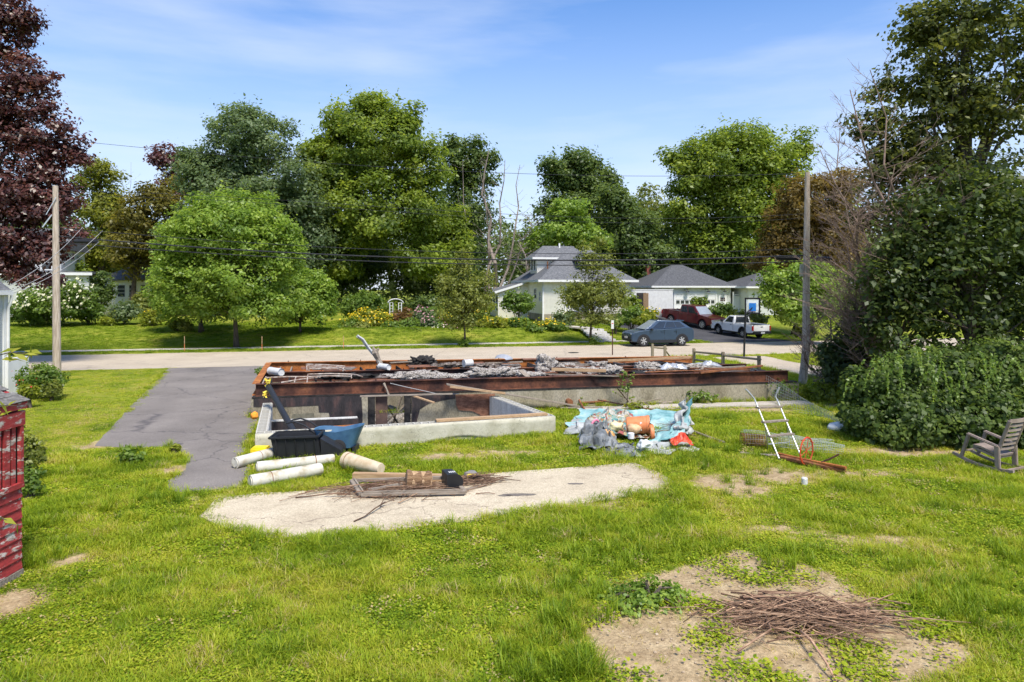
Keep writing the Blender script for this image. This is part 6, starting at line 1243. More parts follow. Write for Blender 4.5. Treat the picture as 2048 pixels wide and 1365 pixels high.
q = MB(); q.box(c+mm @ Vector((0, -.03, -.08)), (w_*.5, .02, h_*.55), ba); q.build('blue_pad', flat('blue_board', (.02, .16, .5), .5), bo, True)
q = MB(); [q.bar(Q(1491, 628+dy, D), c+Vector((0, 0, -.1-.25*k)), .05, .05) for k, dy in enumerate((0, 8))]; q.bar(Q(1491, 640, D), c+Vector((-.1, 0, -.4)), .04, .04); q.build('arm', M('black_mt'), t, True)
q = MB(); rc = c+Vector((.05, .35, -.35)); q.tube([rc+Vector((math.cos(a)*.23, math.sin(a)*.23, 0)) for a in np.linspace(0, 6.283, 18)], .012, 5, False); q.build('rim', M('red_p'), t, True)
# split rail fences beyond the foundation
def rail_fence(lab, posts, rails_, D0):
    t = T('rail_fence', lab, 'fence', P(posts[0][0], posts[0][2], 0), 0, 'split rail fences by the road'); pp = []
    for (x, yt, yb) in posts:
        b0 = P(x, yb); top = Q(x, yt, b0.y); q = MB(); q.box((b0.x, b0.y, top.z/2-.1), (.14, .14, top.z+.2)); q.build('post', M('wood_rail'), t, True, bevel=.015); pp.append((b0, top))
    for (i, j, fa, fb) in rails_:
        A = pp[i][0].lerp(pp[i][1], fa); B = pp[j][0].lerp(pp[j][1], fb) if j is not None else None
        q = MB(); q.tube([A-(B-A).normalized()*.1, A.lerp(B, .5), B+(B-A).normalized()*.12], [.05, .06, .05], 7); q.build('rail', M('wood_rail'), t, True)
    return t, pp
rail_fence('long split rail fence sloping past the right end of the beams', [(1388, 697, 729), (1446, 704, 740), (1518, 712, 752)], [(0, 1, .78, .85), (1, 2, .8, .82), (0, 1, .3, .3), (1, 2, .3, .3)], 0)
t, pp = rail_fence('short split rail fence with a broken rail near the parked car', [(1305, 688, 722), (1330, 691, 722)], [(0, 1, .8, .8)], 0)
q = MB(); q.tube([pp[1][0].lerp(pp[1][1], .7), P(1342, 716, .1)], .045, 7); q.build('broken_rail', M('wood_rail'), t, True)
# survey stakes on the far lawn
for i, (x, y0, y1) in enumerate(((369, 673, 703), (524, 673, 703), (687, 672, 697))):
    b0 = GP(x, y1); q = MB(); h = (y1-y0)*b0.y/FPX; t = T('survey_stake', ['survey stake on the far lawn left of the round tree', 'survey stake on the far lawn right of the round tree', 'survey stake before the flower garden'][i], 'stake', b0, 0, 'survey stakes on the lawn')
    q = MB(); q.box((0, 0, h*.75), (.035, .02, h*.5)); q.build('tip', M('wood_tan'), t); q = MB(); q.box((0, 0, h*.25-.02), (.035, .018, h*.5)); q.build('painted_shaft', M('orange'), t)
# manhole in the road
mh = P(1147, 706); q = MB(); q.lathe([(.001, .016), (.32, .016), (.34, .012), (.36, .004)], 24, (mh.x, mh.y, .0)); one(q, 'manhole_cover', M('black_mt'), 'dark manhole cover set in the road', 'manhole cover')
# ------------------------------------------------------------------ things in the yard
# white columns
def column(lab, x0, y0, x1, y1, r, mt, r1=None, band=.35):
    a, b_ = P(x0, y0), P(x1, y1); a.z = b_.z = r; d_ = (b_-a).normalized(); t = T('fallen_column', lab, 'column', (a.x, a.y, 0), 0, 'fallen porch columns')
    r1 = r1 or r; q = MB(); q.tube([a+d_*.04, a, a+d_*.02, b_-d_*.03, b_], [r*.72, r*.74, r, r1, r1*.9], 20); q.build('shaft', M(mt), t, True, smooth=True)
    q = MB(); c = a.lerp(b_, band); q.tube([c-d_*.008, c+d_*.008], r*1.012, 20, False); q.build('seam', M('rustpipe'), t, True)
    q = MB(); q.tube([a+d_*.03, a+d_*.034], r*.7, 20); q.build('hollow_end', M('wood_grey'), t, True); return t
column('white column lying farthest left against the driveway', 469, 938, 556, 914, .125, 'white_col', band=.55)
column('white column lying between the other two white ones', 512, 947, 668, 929, .125, 'white_col', .11, band=.75)
column('white column lying nearest the patio, the most visible one', 499, 978, 642, 951, .135, 'white_col', band=.28)
t = column('cream column with peeling base behind the wooden beam', 692, 938, 762, 956, .19, 'cream_col', .12, band=.12)
# black bin and blue cart
bb = P(605, 915); t = T('black_bin', 'open black plastic bin standing against the block wall', 'bin', bb, .06)
q = MB(); L1, W1, H1 = 1.25, .62, .55
o0 = [(-.56, -.26, 0), (.5, -.26, 0), (.5, .26, 0), (-.56, .26, 0)]; o1 = [(-.66, -.33, .53), (.42, -.33, .56), (.42, .33, .56), (-.66, .33, .53)]; i1 = [(-.62, -.29, .53), (.38, -.29, .55), (.38, .29, .55), (-.62, .29, .53)]; i0 = [(x*.92, y*.9, .04) for x, y, z in o0]
q.add(o0+o1+i1+i0, [(3, 2, 1, 0)]+[(i, (i+1) % 4, 4+(i+1) % 4, 4+i) for i in range(4)]+[(4+i, 4+(i+1) % 4, 8+(i+1) % 4, 8+i) for i in range(4)]+[(8+i, 8+(i+1) % 4, 12+(i+1) % 4, 12+i) for i in range(4)]+[(12, 13, 14, 15)]); q.build('tub', M('black_pl'), t, bevel=.015)
q = MB(); [q.bar((o1[i][0]*1.03, o1[i][1]*1.06, o1[i][2]), (o1[(i+1) % 4][0]*1.03, o1[(i+1) % 4][1]*1.06, o1[(i+1) % 4][2]), .06, .05) for i in range(4)]; q.build('rim', M('black_pl'), t, bevel=.01)
for k in range(5): q = MB(); x = -.5+.22*k; q.bar((x, -.275, .04), (x-.03, -.335, .5), .03, .03); q.build('rib', M('black_pl'), t)
q = MB(); q.add([(.48, -.3, .5), (.95, -.28, .22), (.98, -.26, .05), (.5, -.27, .02), (.48, .3, .5), (.95, .28, .22), (.98, .26, .05), (.5, .27, .02)], [(0, 3, 2, 1), (4, 5, 6, 7), (0, 1, 5, 4), (1, 2, 6, 5)]); q.build('chute', M('black_pl'), t, bevel=.01)
cb_ = P(668, 912); cb_.y += .35; t = T('blue_cart', 'faded blue garden cart on wheels with curved rim beside the black bin', 'cart', cb_, -.05)
q = MB(); n_ = 16
def rim(k):
    a = 2*math.pi*k/n_; cx, cy = math.cos(a), math.sin(a); cx = math.copysign(abs(cx)**.6, cx); cy = math.copysign(abs(cy)**.6, cy); return cx, cy
for lay in range(4):
    for k in range(n_):
        cx, cy = rim(k); f = (.72, 1.0, .96, .68)[lay]; z = (.16, .58+.1*abs(cx)*(.4+.9*(cx > 0))-.02, .58+.1*abs(cx)*(.4+.9*(cx > 0))-.03, .22)[lay]; q.v.append((cx*.6*f+(.05 if lay in (1, 2) else 0), cy*.36*f, z))
for lay in range(3):
    for k in range(n_): q.f.append((lay*n_+k, lay*n_+(k+1) % n_, (lay+1)*n_+(k+1) % n_, (lay+1)*n_+k))
q.f.append(tuple(reversed(range(n_)))); q.f.append(tuple(3*n_+k for k in range(n_))); q.build('tub', M('blue_pl'), t, smooth=True)
for s in (-1, 1):
    q = MB(); q.lathe([(.06, -.035), (.16, -.04), (.19, -.02), (.19, .02), (.16, .04), (.06, .035)], 18, (.1, s*.3, .19), Matrix.Rotation(R(90), 3, 'X')); wo = q.build('wheel', M('rubber'), t, smooth=True); q = MB(); q.cyl((.1, s*.36, .19), (.1, s*.24, .19), .1, n=12); q.build('hub', M('cream_col'), wo, smooth=True)
q = MB(); q.tube([(-.5, -.22, .52), (-.75, -.22, .7), (-1.0, -.22, .78), (-1.2, -.2, .74), (-1.3, 0, .68), (-1.2, .2, .74), (-1.0, .22, .78), (-.75, .22, .7), (-.5, .22, .52)], .022, 8); q.build('handle', M('black_pl'), t, smooth=True)
q = MB(); q.box((.45, 0, .09), (.06, .4, .18)); q.build('stand', M('black_pl'), t)
yb = P(522, 917); q = MB(); q.box((yb.x, yb.y, .14), (.42, .3, .28)); o = one(q, 'yellow_box', M('yellow'), 'yellow plastic box beside the black bin at the wall corner', 'box', bevel=.04)
# beam, log, mailbox, window sash on the brush heap
q = MB(); a, b_ = Q(706, 953, 14.55), Q(888, 957, 14.45); q.bar(a, b_, .14, .16); one(q, 'timber_beam', M('wood_tan'), 'square tan timber beam lying behind the log', 'timber', bevel=.01)
lg = P(835, 985); D = lg.y; a, b_ = Q(812, 960, D), Q(862, 962, D+.12); t = T('log', 'short sawn log resting on the window sash', 'log', (a.x, a.y, .05))
MAT['logbark'] = pm('split_bark', [(.28, (.07, .035, .018)), (.5, (.26, .15, .08)), (.75, (.48, .34, .2))], 5, stretch=(.8, 5, 5), bump=1, dist=.03, rough=.95)
q = MB(); d_ = b_-a; pts_ = [a+d_*(k/8) for k in range(9)]; q.tube(pts_, [.185+.014*math.sin(k*2.1) for k in range(9)], 18, False)
q.v = [tuple(Vector(v)+Vector((0, noise.noise(Vector((v[0]*3, v[1]*14, v[2]*14)))*.02, noise.noise(Vector((v[0]*3, v[1]*14+5, v[2]*14)))*.02))) for v in q.v]; q.build('bark', M('logbark'), t, True, smooth=2)
q = MB(); q.tube([a+d_*.01, a+d_*.99], .176, 18); q.build('sawn_end', M('wood_tan'), t, True)
mbp = Q(904, 960, lg.y+.05); t = T('mailbox', 'black arched mailbox lying on the corner of the window sash', 'mailbox', mbp-Vector((0, 0, .17)), .35)
q = MB(); prof_ = [(-.17, 0), (-.17, .0)]+[(.17*math.cos(a), .17+.17*math.sin(a)) for a in np.linspace(math.pi, 0, 11)]+[(.17, 0)]
mp_ = [(-.15, 0)]+[(-.15, .3)]+[(.0+.15*math.cos(a)+.0, .17+.15*math.sin(a)) for a in np.linspace(math.pi*.9, -.2, 10)]+[(.1, .02)]
# arch lying on its side: flat base faces left
ar = [(-.15, -.16), (-.15, .16)]+[(.0+.16*math.sin(a), .16*math.cos(a)) for a in np.linspace(0, math.pi, 12)]
q.v += [(x, -.22, z+.17) for x, z in ar]+[(x, .24, z+.17) for x, z in ar]; n_ = len(ar); q.f += [tuple(range(n_)), tuple(reversed(range(n_, 2*n_)))]+[((i+1) % n_, i, n_+i, n_+(i+1) % n_) for i in range(n_)]; q.build('box', M('black_pl'), t, smooth=True, bevel=.008)
q = MB(); ar2 = [(x*1.06, z*1.06) for x, z in ar]; q.v += [(x, -.225, z+.17) for x, z in ar2]+[(x, -.2, z+.17) for x, z in ar2]; q.f += [tuple(range(n_)), tuple(reversed(range(n_, 2*n_)))]+[((i+1) % n_, i, n_+i, n_+(i+1) % n_) for i in range(n_)]; q.build('door', M('black_mt'), t)
q = MB(); [q.box((-.06+.035*k, -.02+.05*(k % 2)*0, .333), (.022, .1, .002)) for k in range(4)]; q.build('number_marks', M('white_paint'), t)
# sash
fl_, fr_, bl_, br_ = P(722, 990, .1), P(930, 985, .1), P(703, 962, .18), P(905, 955, .2)
t = T('window_sash', 'old grey window sash lying on the brush heap', 'window sash', (fl_.x, fl_.y, .05))
for A, B in ((fl_, fr_), (bl_, br_), (fl_, bl_), (fr_, br_)): q = MB(); q.bar(A, B, .085, .06); q.build('rail', M('wood_grey'), t, True, bevel=.008)
for A, B in ((fl_, fr_), (fl_, bl_)): q = MB(); e = (fl_+fr_+bl_+br_)/4; q.bar(A.lerp(e, .05)+Vector((0, 0, .045)), B.lerp(e, .05)+Vector((0, 0, .045)), .03, .03); q.build('moulding', M('wood_grey'), t, True)
q = MB(); q.bar(P(737, 980, .16), P(805, 968, .2), .05, .04); one(q, 'loose_rail', M('wood_grey'), 'loose grey rail lying diagonally inside the window sash', 'board')
q = MB(); q.bar(P(928, 981, .06), P(975, 970, .04), .06, .03); one(q, 'board', M('wood_grey'), 'short grey board end right of the mailbox', 'board', 'loose boards in the yard')
# small bits
one(lump(.16, .1, .1, 8, .3, 4, 3), 'grey_stone', flat('grey_stone', (.2, .19, .18), .9), 'grey stone behind the yellow tape at the brush heap', 'stone', smooth=2).location = P(943, 962)
def sticks(name, lab, cx, cy, nparts, nstuff, spread, ang, len_, r, seed, bend=.1, zmax=.35, z0=0.0, cat='brush pile', amin=.35):
    c = Vector((cx, cy, z0)); t = T(name, lab, cat, c); rg = random.Random(seed)
    def stick(q):
        l = rg.uniform(*len_); an = ang+rg.gauss(0, amin); d_ = Vector((math.cos(an), math.sin(an), rg.uniform(-.12, .16))); p = Vector((rg.gauss(0, spread[0]), rg.gauss(0, spread[1]), 0)); f = max(0, 1-(p.x/spread[0]/2.2)**2-(p.y/spread[1]/2.2)**2)
        p.z = .02+rg.random()*zmax*f; a = p-d_*l/2; b_ = p+d_*l/2; a.z = max(.012, a.z); b_.z = max(.012, b_.z); m1 = a.lerp(b_, .33)+Vector((rg.uniform(-1, 1), rg.uniform(-1, 1), rg.uniform(-.3, 1)))*l*bend*.5; m2 = a.lerp(b_, .66)+Vector((rg.uniform(-1, 1), rg.uniform(-1, 1), rg.uniform(-.3, 1)))*l*bend*.5
        rr = r*rg.choice((.5, .7, .8, 1, 1.2, 1.9)); q.tube([a, m1, m2, b_], [rr, rr*.9, rr*.75, rr*.45], 5)
        if rg.random() < .5: e = m2+Vector((rg.uniform(-1, 1), rg.uniform(-1, 1), rg.uniform(0, .6)))*l*.16; q.tube([m1, e], [rr*.6, rr*.25], 4, False)
    for _ in range(nparts): q = MB(); stick(q); q.build('stick', M('twig'), t)
    q = MB()
    sv_ = spread
    for _ in range(nstuff): stick(q)
    o = q.build('small_twigs', M('twig'), t); o['kind'] = 'stuff'; return t
# foreground brush pile
bpc = P(1605, 1248); sticks('brush_pile', 'long pile of brown cut branches on the bare soil in the foreground', bpc.x, bpc.y, 130, 120, (.42, .2), -.26, (.3, 1.5), .007, 3, zmax=.22, amin=.42, bend=.2)
for i, (x0, y0, x1, y1, r_, lab) in enumerate(((1600, 1262, 1672, 1362, .018, 'thick cut branch pointing down out of the foreground brush pile'), (1480, 1195, 1815, 1255, .016, 'longest straight branch along the top of the foreground brush pile'), (1590, 1212, 1642, 1194, .014, 'curved branch rising above the foreground brush pile'))):
    a, b_ = P(x0, y0, .08), P(x1, y1, .02); q = MB(); q.tube([a, a.lerp(b_, .3)+Vector((.01, .02, .05)), a.lerp(b_, .7)+Vector((0, -.02, .05)), b_], [r_, r_, r_*.8, r_*.6], 7); one(q, 'cut_branch', M('twig'), lab, 'branch', 'thick branches on the brush pile', smooth=2)
# brush heap under the sash
hp_ = P(790, 990); sticks('brush_heap', 'tangle of brown twigs under the window sash on the patio', hp_.x, hp_.y+.05, 70, 150, (.62, .2), .05, (.35, 1.1), .006, 6, zmax=.16, z0=.035, amin=.5)
h2 = P(945, 970); sticks('brush_heap', 'sheaf of twigs at the right end of the patio heap', h2.x+.1, h2.y+.05, 40, 60, (.26, .12), .35, (.3, .75), .006, 7, zmax=.16, z0=.035, amin=.25)
for i, (x0, y0, x1, y1, lab) in enumerate(((770, 1005, 708, 1043, 'forked bare stick lying out on the patio slab'), (690, 987, 591, 995, 'straight brown stick poking left from the patio heap'))):
    a, b_ = P(x0, y0, .1), P(x1, y1, .05); q = MB(); q.tube([a, a.lerp(b_, .4)+Vector((.03, 0, .02)), a.lerp(b_, .75)+Vector((.05, 0, 0)), b_], [.014, .013, .011, .013], 6)
    if i == 0: q.tube([a.lerp(b_, .1), a+Vector((.2, .15, .04))], [.009, .004], 5); q.tube([a.lerp(b_, .15), a+Vector((-.02, .25, .06))], [.01, .004], 5); q.tube([a.lerp(b_, .2), a.lerp(b_, .2)+Vector((.1, -.1, 0))], [.008, .003], 5)
    one(q, 'bare_stick', M('twig'), lab, 'stick', smooth=2)
# ------------------------------------------------------------------ tarp heap
def cloth(name, lab, outline, zf, mt, cat='tarp', n=26, fr=3.0, amp=.12, seed=1, thick=.01, parent=None):
    """cloth patch over a quad of four ground points with a height function zf(u, v)"""
    a, b_, c, d_ = [Vector(p) for p in outline]; q = MB()
    for i in range(n+1):
        for j in range(n+1):
            u, v = i/n, j/n; p = a.lerp(b_, u).lerp(d_.lerp(c, u), v)
            k = noise.fractal(Vector((u*fr+seed*3.1, v*fr, seed)), 1, 2, 4); k2 = noise.ridged_multi_fractal(Vector((u*fr*1.2+seed, v*fr*1.2, seed*2)), 1, 2, 3, 1, 2)-1
            e = min(u, v, 1-u, 1-v)*6; e = min(1, e)
            p = p+Vector((noise.noise(Vector((u*5, v*5, seed)))*.2, noise.noise(Vector((u*5, v*5, seed+9)))*.3, 0)); z = zf(u, v)+amp*(k+.8*k2)*(.5+.5*e)
            q.v.append((p.x, p.y, max(.015+.01*abs(k), z)))
    for i in range(n):
        for j in range(n): q.f.append((i*(n+1)+j, (i+1)*(n+1)+j, (i+1)*(n+1)+j+1, i*(n+1)+j+1))
    N_ = len(q.v); q.v += [(x, y, z-thick) for x, y, z in q.v]; q.f += [tuple(N_+k for k in reversed(f)) for f in list(q.f)]
    return one(q, name, mt, lab, cat, smooth=0 if name == 'grey_tarp' else 2)
MAT['tarp_t'] = pm('turquoise_tarp', [(.3, (.06, .2, .22)), (.5, (.24, .41, .41)), (.75, (.44, .55, .53))], 2.2, rough=.45, bump=.3, bscale=9, dist=.02)
MAT['tarp_d'] = pm('deep_teal_cloth', [(.3, (.01, .17, .2)), (.7, (.04, .36, .38))], 3, rough=.6, bump=.2)
MAT['tarp_g'] = pm('grey_tarp', [(.3, (.06, .065, .065)), (.5, (.14, .15, .152)), (.75, (.3, .31, .31))], 3, rough=.42, bump=.5, bscale=9, dist=.03)
MAT['tarp_w'] = pm('silver_tarp', [(.3, (.26, .27, .26)), (.7, (.48, .49, .47))], 3, rough=.4, bump=.4, bscale=8, dist=.03)
MAT['litter'] = None
m, n, b = newmat('mixed_litter'); co = coords(n); v = n.nodes.new('ShaderNodeTexVoronoi'); v.inputs['Scale'].default_value = 8; ds_ = n.nodes.new('ShaderNodeTexNoise'); ds_.inputs['Scale'].default_value = 6; n.links.new(co, ds_.inputs['Vector']); mv_ = n.nodes.new('ShaderNodeVectorMath'); mv_.operation = 'MULTIPLY_ADD'; mv_.inputs[1].default_value = (.35, .35, .35); n.links.new(ds_.outputs['Color'], mv_.inputs[0]); n.links.new(co, mv_.inputs[2]); n.links.new(mv_.outputs[0], v.inputs['Vector'])
hs_ = n.nodes.new('ShaderNodeSeparateColor'); n.links.new(v.outputs['Color'], hs_.inputs[0]); r = ramp(n, [(0, (.62, .62, .58)), (.2, (.1, .36, .38)), (.35, (.55, .46, .26)), (.5, (.66, .65, .6)), (.66, (.45, .26, .13)), (.76, (.34, .5, .44)), (.92, (.5, .14, .13)), (1, (.62, .58, .46))]); r.color_ramp.interpolation = 'CONSTANT'; n.links.new(hs_.outputs[0], r.inputs[0])
n.links.new(mixc(n, 1.0, r.outputs[0], (.62, .6, .56), 'MULTIPLY'), b.inputs['Base Color']); b.inputs['Roughness'].default_value = .6; bumpn(n, b, v.outputs['Distance'], 1, .05); MAT['litter'] = m
cloth('teal_tarp', 'turquoise tarp spread behind the orange bucket', [P(1135, 862), P(1375, 872), P(1372, 838), P(1165, 835)], lambda u, v: .06+.2*v*v*(1-.3*u)+.12*abs(u-.5), M('tarp_t'), seed=2, amp=.12, fr=4.5, n=40)
q_ = cloth('teal_tarp', 'upright turquoise tarp corner with grey lining right of the bucket', [P(1285, 898), P(1368, 888), P(1388, 864), P(1318, 866)], lambda u, v: .08+.95*max(0, u-.05)**1.3*(.15+v*.85), M('tarp_t'), seed=5, amp=.1, fr=2.6)
cloth('silver_tarp', 'silver grey tarp fold hanging off the right end of the heap', [P(1352, 884), P(1380, 884), P(1384, 862), P(1362, 866)], lambda u, v: .9*(1-1.2*abs(u-.3))*(.3+.7*v)+.08, M('tarp_w'), seed=8, amp=.12, fr=2.4)
cloth('silver_tarp', 'pale silver tarp flap at the left end of the heap', [P(1130, 868), P(1195, 892), P(1215, 880), P(1150, 846)], lambda u, v: .06+.14*v, M('tarp_w'), seed=9, amp=.08)
cloth('grey_tarp', 'crumpled grey tarp in front of the heap at the left', [P(1158, 906), P(1240, 906), P(1222, 868), P(1170, 872)], lambda u, v: .12+.28*v*(1-u*.5), M('tarp_g'), seed=11, amp=.22, fr=3.2)
cloth('grey_tarp', 'crumpled grey tarp tail lying in the grass before the heap', [P(1205, 914), P(1272, 918), P(1268, 898), P(1212, 898)], lambda u, v: .04+.08*v, M('tarp_g'), seed=12, amp=.1, fr=3.6)
cloth('grey_tarp', 'flat torn grey sheeting in the grass below the red bag', [P(1265, 918), P(1395, 902), P(1370, 882), P(1275, 894)], lambda u, v: .03+.06*v, M('tarp_w'), seed=13, amp=.08, fr=4)
cloth('litter_spread', 'mixed coloured litter spread over the tarp left of the bucket', [P(1165, 880), P(1300, 884), P(1262, 846), P(1180, 848)], lambda u, v: .1+.3*v*(1-abs(u-.5)), M('litter'), 'litter', seed=15, amp=.2, fr=5, n=40)
q = lump(.17, .17, .13, 3, .2, 4, 3); q.v = [tuple(Vector(v)+P(1268, 862, .25)+Vector((0, 0, .05))) for v in q.v]; one(q, 'tan_bag', flat('tan_paper', (.55, .36, .2), .7, var=.3, scale=9), 'crumpled tan paper bag left of the broken orange pot', 'bag', smooth=2)
for i, (x, y, s, mt, lab) in enumerate(((1230, 858, .2, (.68, .62, .36), 'pale yellow crumpled bag on the litter'), (1236, 843, .15, (.7, .66, .55), 'white and red food wrapper on top of the litter'), (1217, 872, .14, (.6, .33, .12), 'orange-brown crumpled wrapper at the front of the litter'), (1192, 850, .13, (.62, .72, .72), 'pale crumpled plastic sheet at the left of the litter'), (1290, 893, .16, (.62, .64, .62), 'grey-white crumpled plastic in front of the broken pot'), (1208, 838, .14, (.3, .6, .62), 'pale teal cloth bundle at the back of the litter'))):
    q = lump(s, s*.8, s*.65, i+20, .5, 5, 3); q.v = [tuple(Vector(v)+P(x, y, .2)+Vector((0, 0, s*.3))) for v in q.v]; one(q, 'crumpled_litter', flat('litter_%d' % i, mt, .5, var=.25, scale=10), lab, 'litter', 'crumpled litter on the tarp', smooth=2)
def bucket(lab, x, y, z, r0, r1, h, axis, mt, name, handle=True):
    c = P(x, y, z); ax = Vector(axis).normalized(); mm = ax.to_track_quat('Z', 'Y').to_matrix(); t = T(name, lab, 'bucket', c)
    q = MB(); q.lathe([(.001, 0), (r0, 0), (r0*1.01, .01), (r1, h*.86), (r1*1.05, h*.87), (r1*1.06, h), (r1*.97, h), (r1*.95, h*.87), (r0*.95, .02), (.001, .02)], 26, (0, 0, 0), mm); q.build('shell', M(mt), t, smooth=True)
    q = MB(); [q.lathe([(r0+(r1-r0)*f+.002, h*f), (r0+(r1-r0)*f+.012, h*f+.01), (r0+(r1-r0)*f+.003, h*f+.025)], 26, (0, 0, 0), mm) for f in (.6, .7)]; q.build('hoop', M(mt), t, smooth=True)
    if handle: q = MB(); q.tube([mm @ Vector((math.cos(a)*r1*1.08, math.sin(a)*r1*1.15, h*.93+.1*math.sin(a))) for a in np.linspace(0, math.pi, 12)], .006, 5); q.build('bail', M('black_mt'), t); q = MB(); q.box(mm @ Vector((-r1*.7, .0, h*.6)), (.05, .1, .22)); q.build('paper_label', M('white_paint'), t)
    return t
bucket('orange plastic bucket lying on its side on the tarp', 1253, 850, .36, .2, .24, .6, (1, -.12, .02), 'orange', 'orange_bucket')
MAT['pot'] = pm('old_terracotta', [(.3, (.07, .03, .02)), (.5, (.2, .075, .04)), (.8, (.42, .17, .09))], 4, rough=.85, bump=.4)
# broken pot: half shell with jagged edge
pc = P(1283, 868, .16); t = T('broken_pot', 'broken brown terracotta pot in front of the orange bucket', 'pot', pc); q = MB(); nn_ = 22
for i in range(nn_+1):
    a = -math.pi*.95+math.pi*1.5*i/nn_
    for j in range(5):
        x = -.3+.62*j/4+(.07*noise.noise(Vector((i*.9, 0, 3))) if j in (0,) else 0); r_ = .19+.02*j/4; q.v.append((x, math.cos(a)*r_, math.sin(a)*r_+.02+(.1 if i in (nn_, nn_-1) else 0)*(j % 2)))
for i in range(nn_):
    for j in range(4): q.f.append((i*5+j, (i+1)*5+j, (i+1)*5+j+1, i*5+j+1))
q.build('shard', M('pot'), t, smooth=True)
q = MB(); q.lathe([(.215, 0), (.235, .02), (.235, .1), (.21, .1)], 20, (.2, 0, .02), Matrix.Rotation(R(90), 3, 'Y')); q.build('pot_rim', M('orange'), t, smooth=True)
q = MB(); q.lathe([(.05, 0), (.08, .01), (.085, .14), (.07, .15), (.001, .15)], 16); o = one(q, 'white_tub', M('white_paint'), 'small white tub with a blue lid on the litter', 'tub', smooth=True); o.location = P(1262, 878, .2)
q = MB(); q.tube([Vector((math.cos(a)*.13, math.sin(a)*.05, .12+math.sin(a)*.15)) for a in np.linspace(.3, 5.4, 14)], [.03]*14, 7); o = one(q, 'pink_shoe', flat('pink_plastic', (.75, .22, .32), .5), 'pink plastic sandal at the left of the litter', 'sandal', smooth=True); o.location = P(1186, 862, .16); o.rotation_euler = (.5, 0, .6)
crumple(P(1362, 888, .12), .52, .4, .36, 21, 'red_bag', 'crumpled red and orange bag at the right of the heap', pm('red_foil', [(.35, (.5, .03, .02)), (.6, (.62, .08, .03)), (.75, (.75, .35, .1))], 8, rough=.4, bump=.4), 'bag')
sticks('twig_scatter', 'thin twigs scattered over the right side of the tarp', P(1345, 878).x, P(1345, 878).y, 14, 20, (.25, .2), .6, (.3, .7), .006, 17, zmax=.45, z0=.05, amin=.8, cat='twigs')
# poles and rods behind the heap
def rod(lab, x0, y0, z0, x1, y1, z1, r, mt, name='rod', cat='rod', n=7):
    q = MB(); a, b_ = P(x0, y0, z0), P(x1, y1, z1); q.tube([a, a.lerp(b_, .5)+Vector((0, 0, -.01)), b_], r, n); return one(q, name, M(mt), lab, cat, 'loose poles and rods in the yard', smooth=True)
rod('grey pole lying in the grass along the foundation', 1130, 812, .06, 1345, 806, .06, .06, 'wood_grey', 'fence_pole', 'pole')
rod('dark thin rod slanting behind the turquoise tarp', 1195, 800, .3, 1322, 822, .05, .02, 'rust'); rod('rusty pipe lying under the end of the long sloping board', 1165, 806, .15, 1212, 802, .2, .035, 'rustpipe', 'rusty_pipe', 'pipe')
rod('short brown stick leaning where the long board meets the grass', 1158, 800, .25, 1172, 824, .02, .03, 'rustpipe', 'stick', 'stick'); rod('thin dark branch leaning on the foundation wall', 1235, 777, .75, 1258, 805, .1, .016, 'rust', 'leaning_branch', 'branch'); rod('thin grey stick slanting up by the foundation wall', 1270, 806, .1, 1325, 797, .25, .018, 'wood_grey', 'stick', 'stick')
board(1120, 815, .06, 1205, 816, .05, .2, .04, 'wood_grey', 'grey board lying in the grass beside the long sloping board', group='loose boards in the yard')
board(1052, 800, .12, 1082, 815, .05, .25, .03, 'browned', 'broken brown board in the grass beside the right block wall', group='loose boards in the yard')
# ------------------------------------------------------------------ ladder, wire, rusty metal
f0, f1 = P(1560, 922), P(1603, 915); t = T('step_ladder', 'aluminium step ladder standing open in the grass', 'ladder', f0)
s0 = [f0, Q(1513, 808, 17.0), Q(1508, 797, 17.05), Q(1494, 779, 17.0)]; s1 = [f1, Q(1557, 806, 17.35), Q(1551, 793, 17.4), Q(1559, 775, 17.35)]
s0[3] += Vector((-.03, 0, 0))
for s in (s0, s1):
    q = MB(); q.tube([s[0], s[0].lerp(s[1], .5), s[1], s[2], s[3]], .019, 8); q.build('side_rail', M('alu'), t, True, smooth=True)
    q = MB(); q.tube([s[2].lerp(s[3], .35), s[3]], .026, 8); q.build('grip', M('alu'), t, True)
    q = MB(); q.tube([s[0]-Vector((0, 0, .0)), s[0].lerp(s[1], .04)], .026, 8); q.build('foot', M('black_pl'), t, True)
for f in (.42, .67, .93):
    A, B = s0[0].lerp(s0[1], f), s1[0].lerp(s1[1], f); q = MB(); q.bar(A+(A-B).normalized()*.05, B-(A-B).normalized()*.05, .11, .045); q.build('step', M('wood_grey'), t, True, bevel=.008)
A, B = s0[0].lerp(s0[1], .5), s1[0].lerp(s1[1], .5); r0_, r1_ = P(1536, 899), P(1580, 895)
q = MB(); q.tube([s0[0].lerp(s0[1], .62), r0_], .014, 7); q.tube([s1[0].lerp(s1[1], .62), r1_], .014, 7); q.tube([r0_, r1_], .014, 7); q.tube([r0_.lerp(A, .3), r1_.lerp(B, .3)], .014, 7); q.build('rear_frame', M('alu'), t, True, smooth=True)
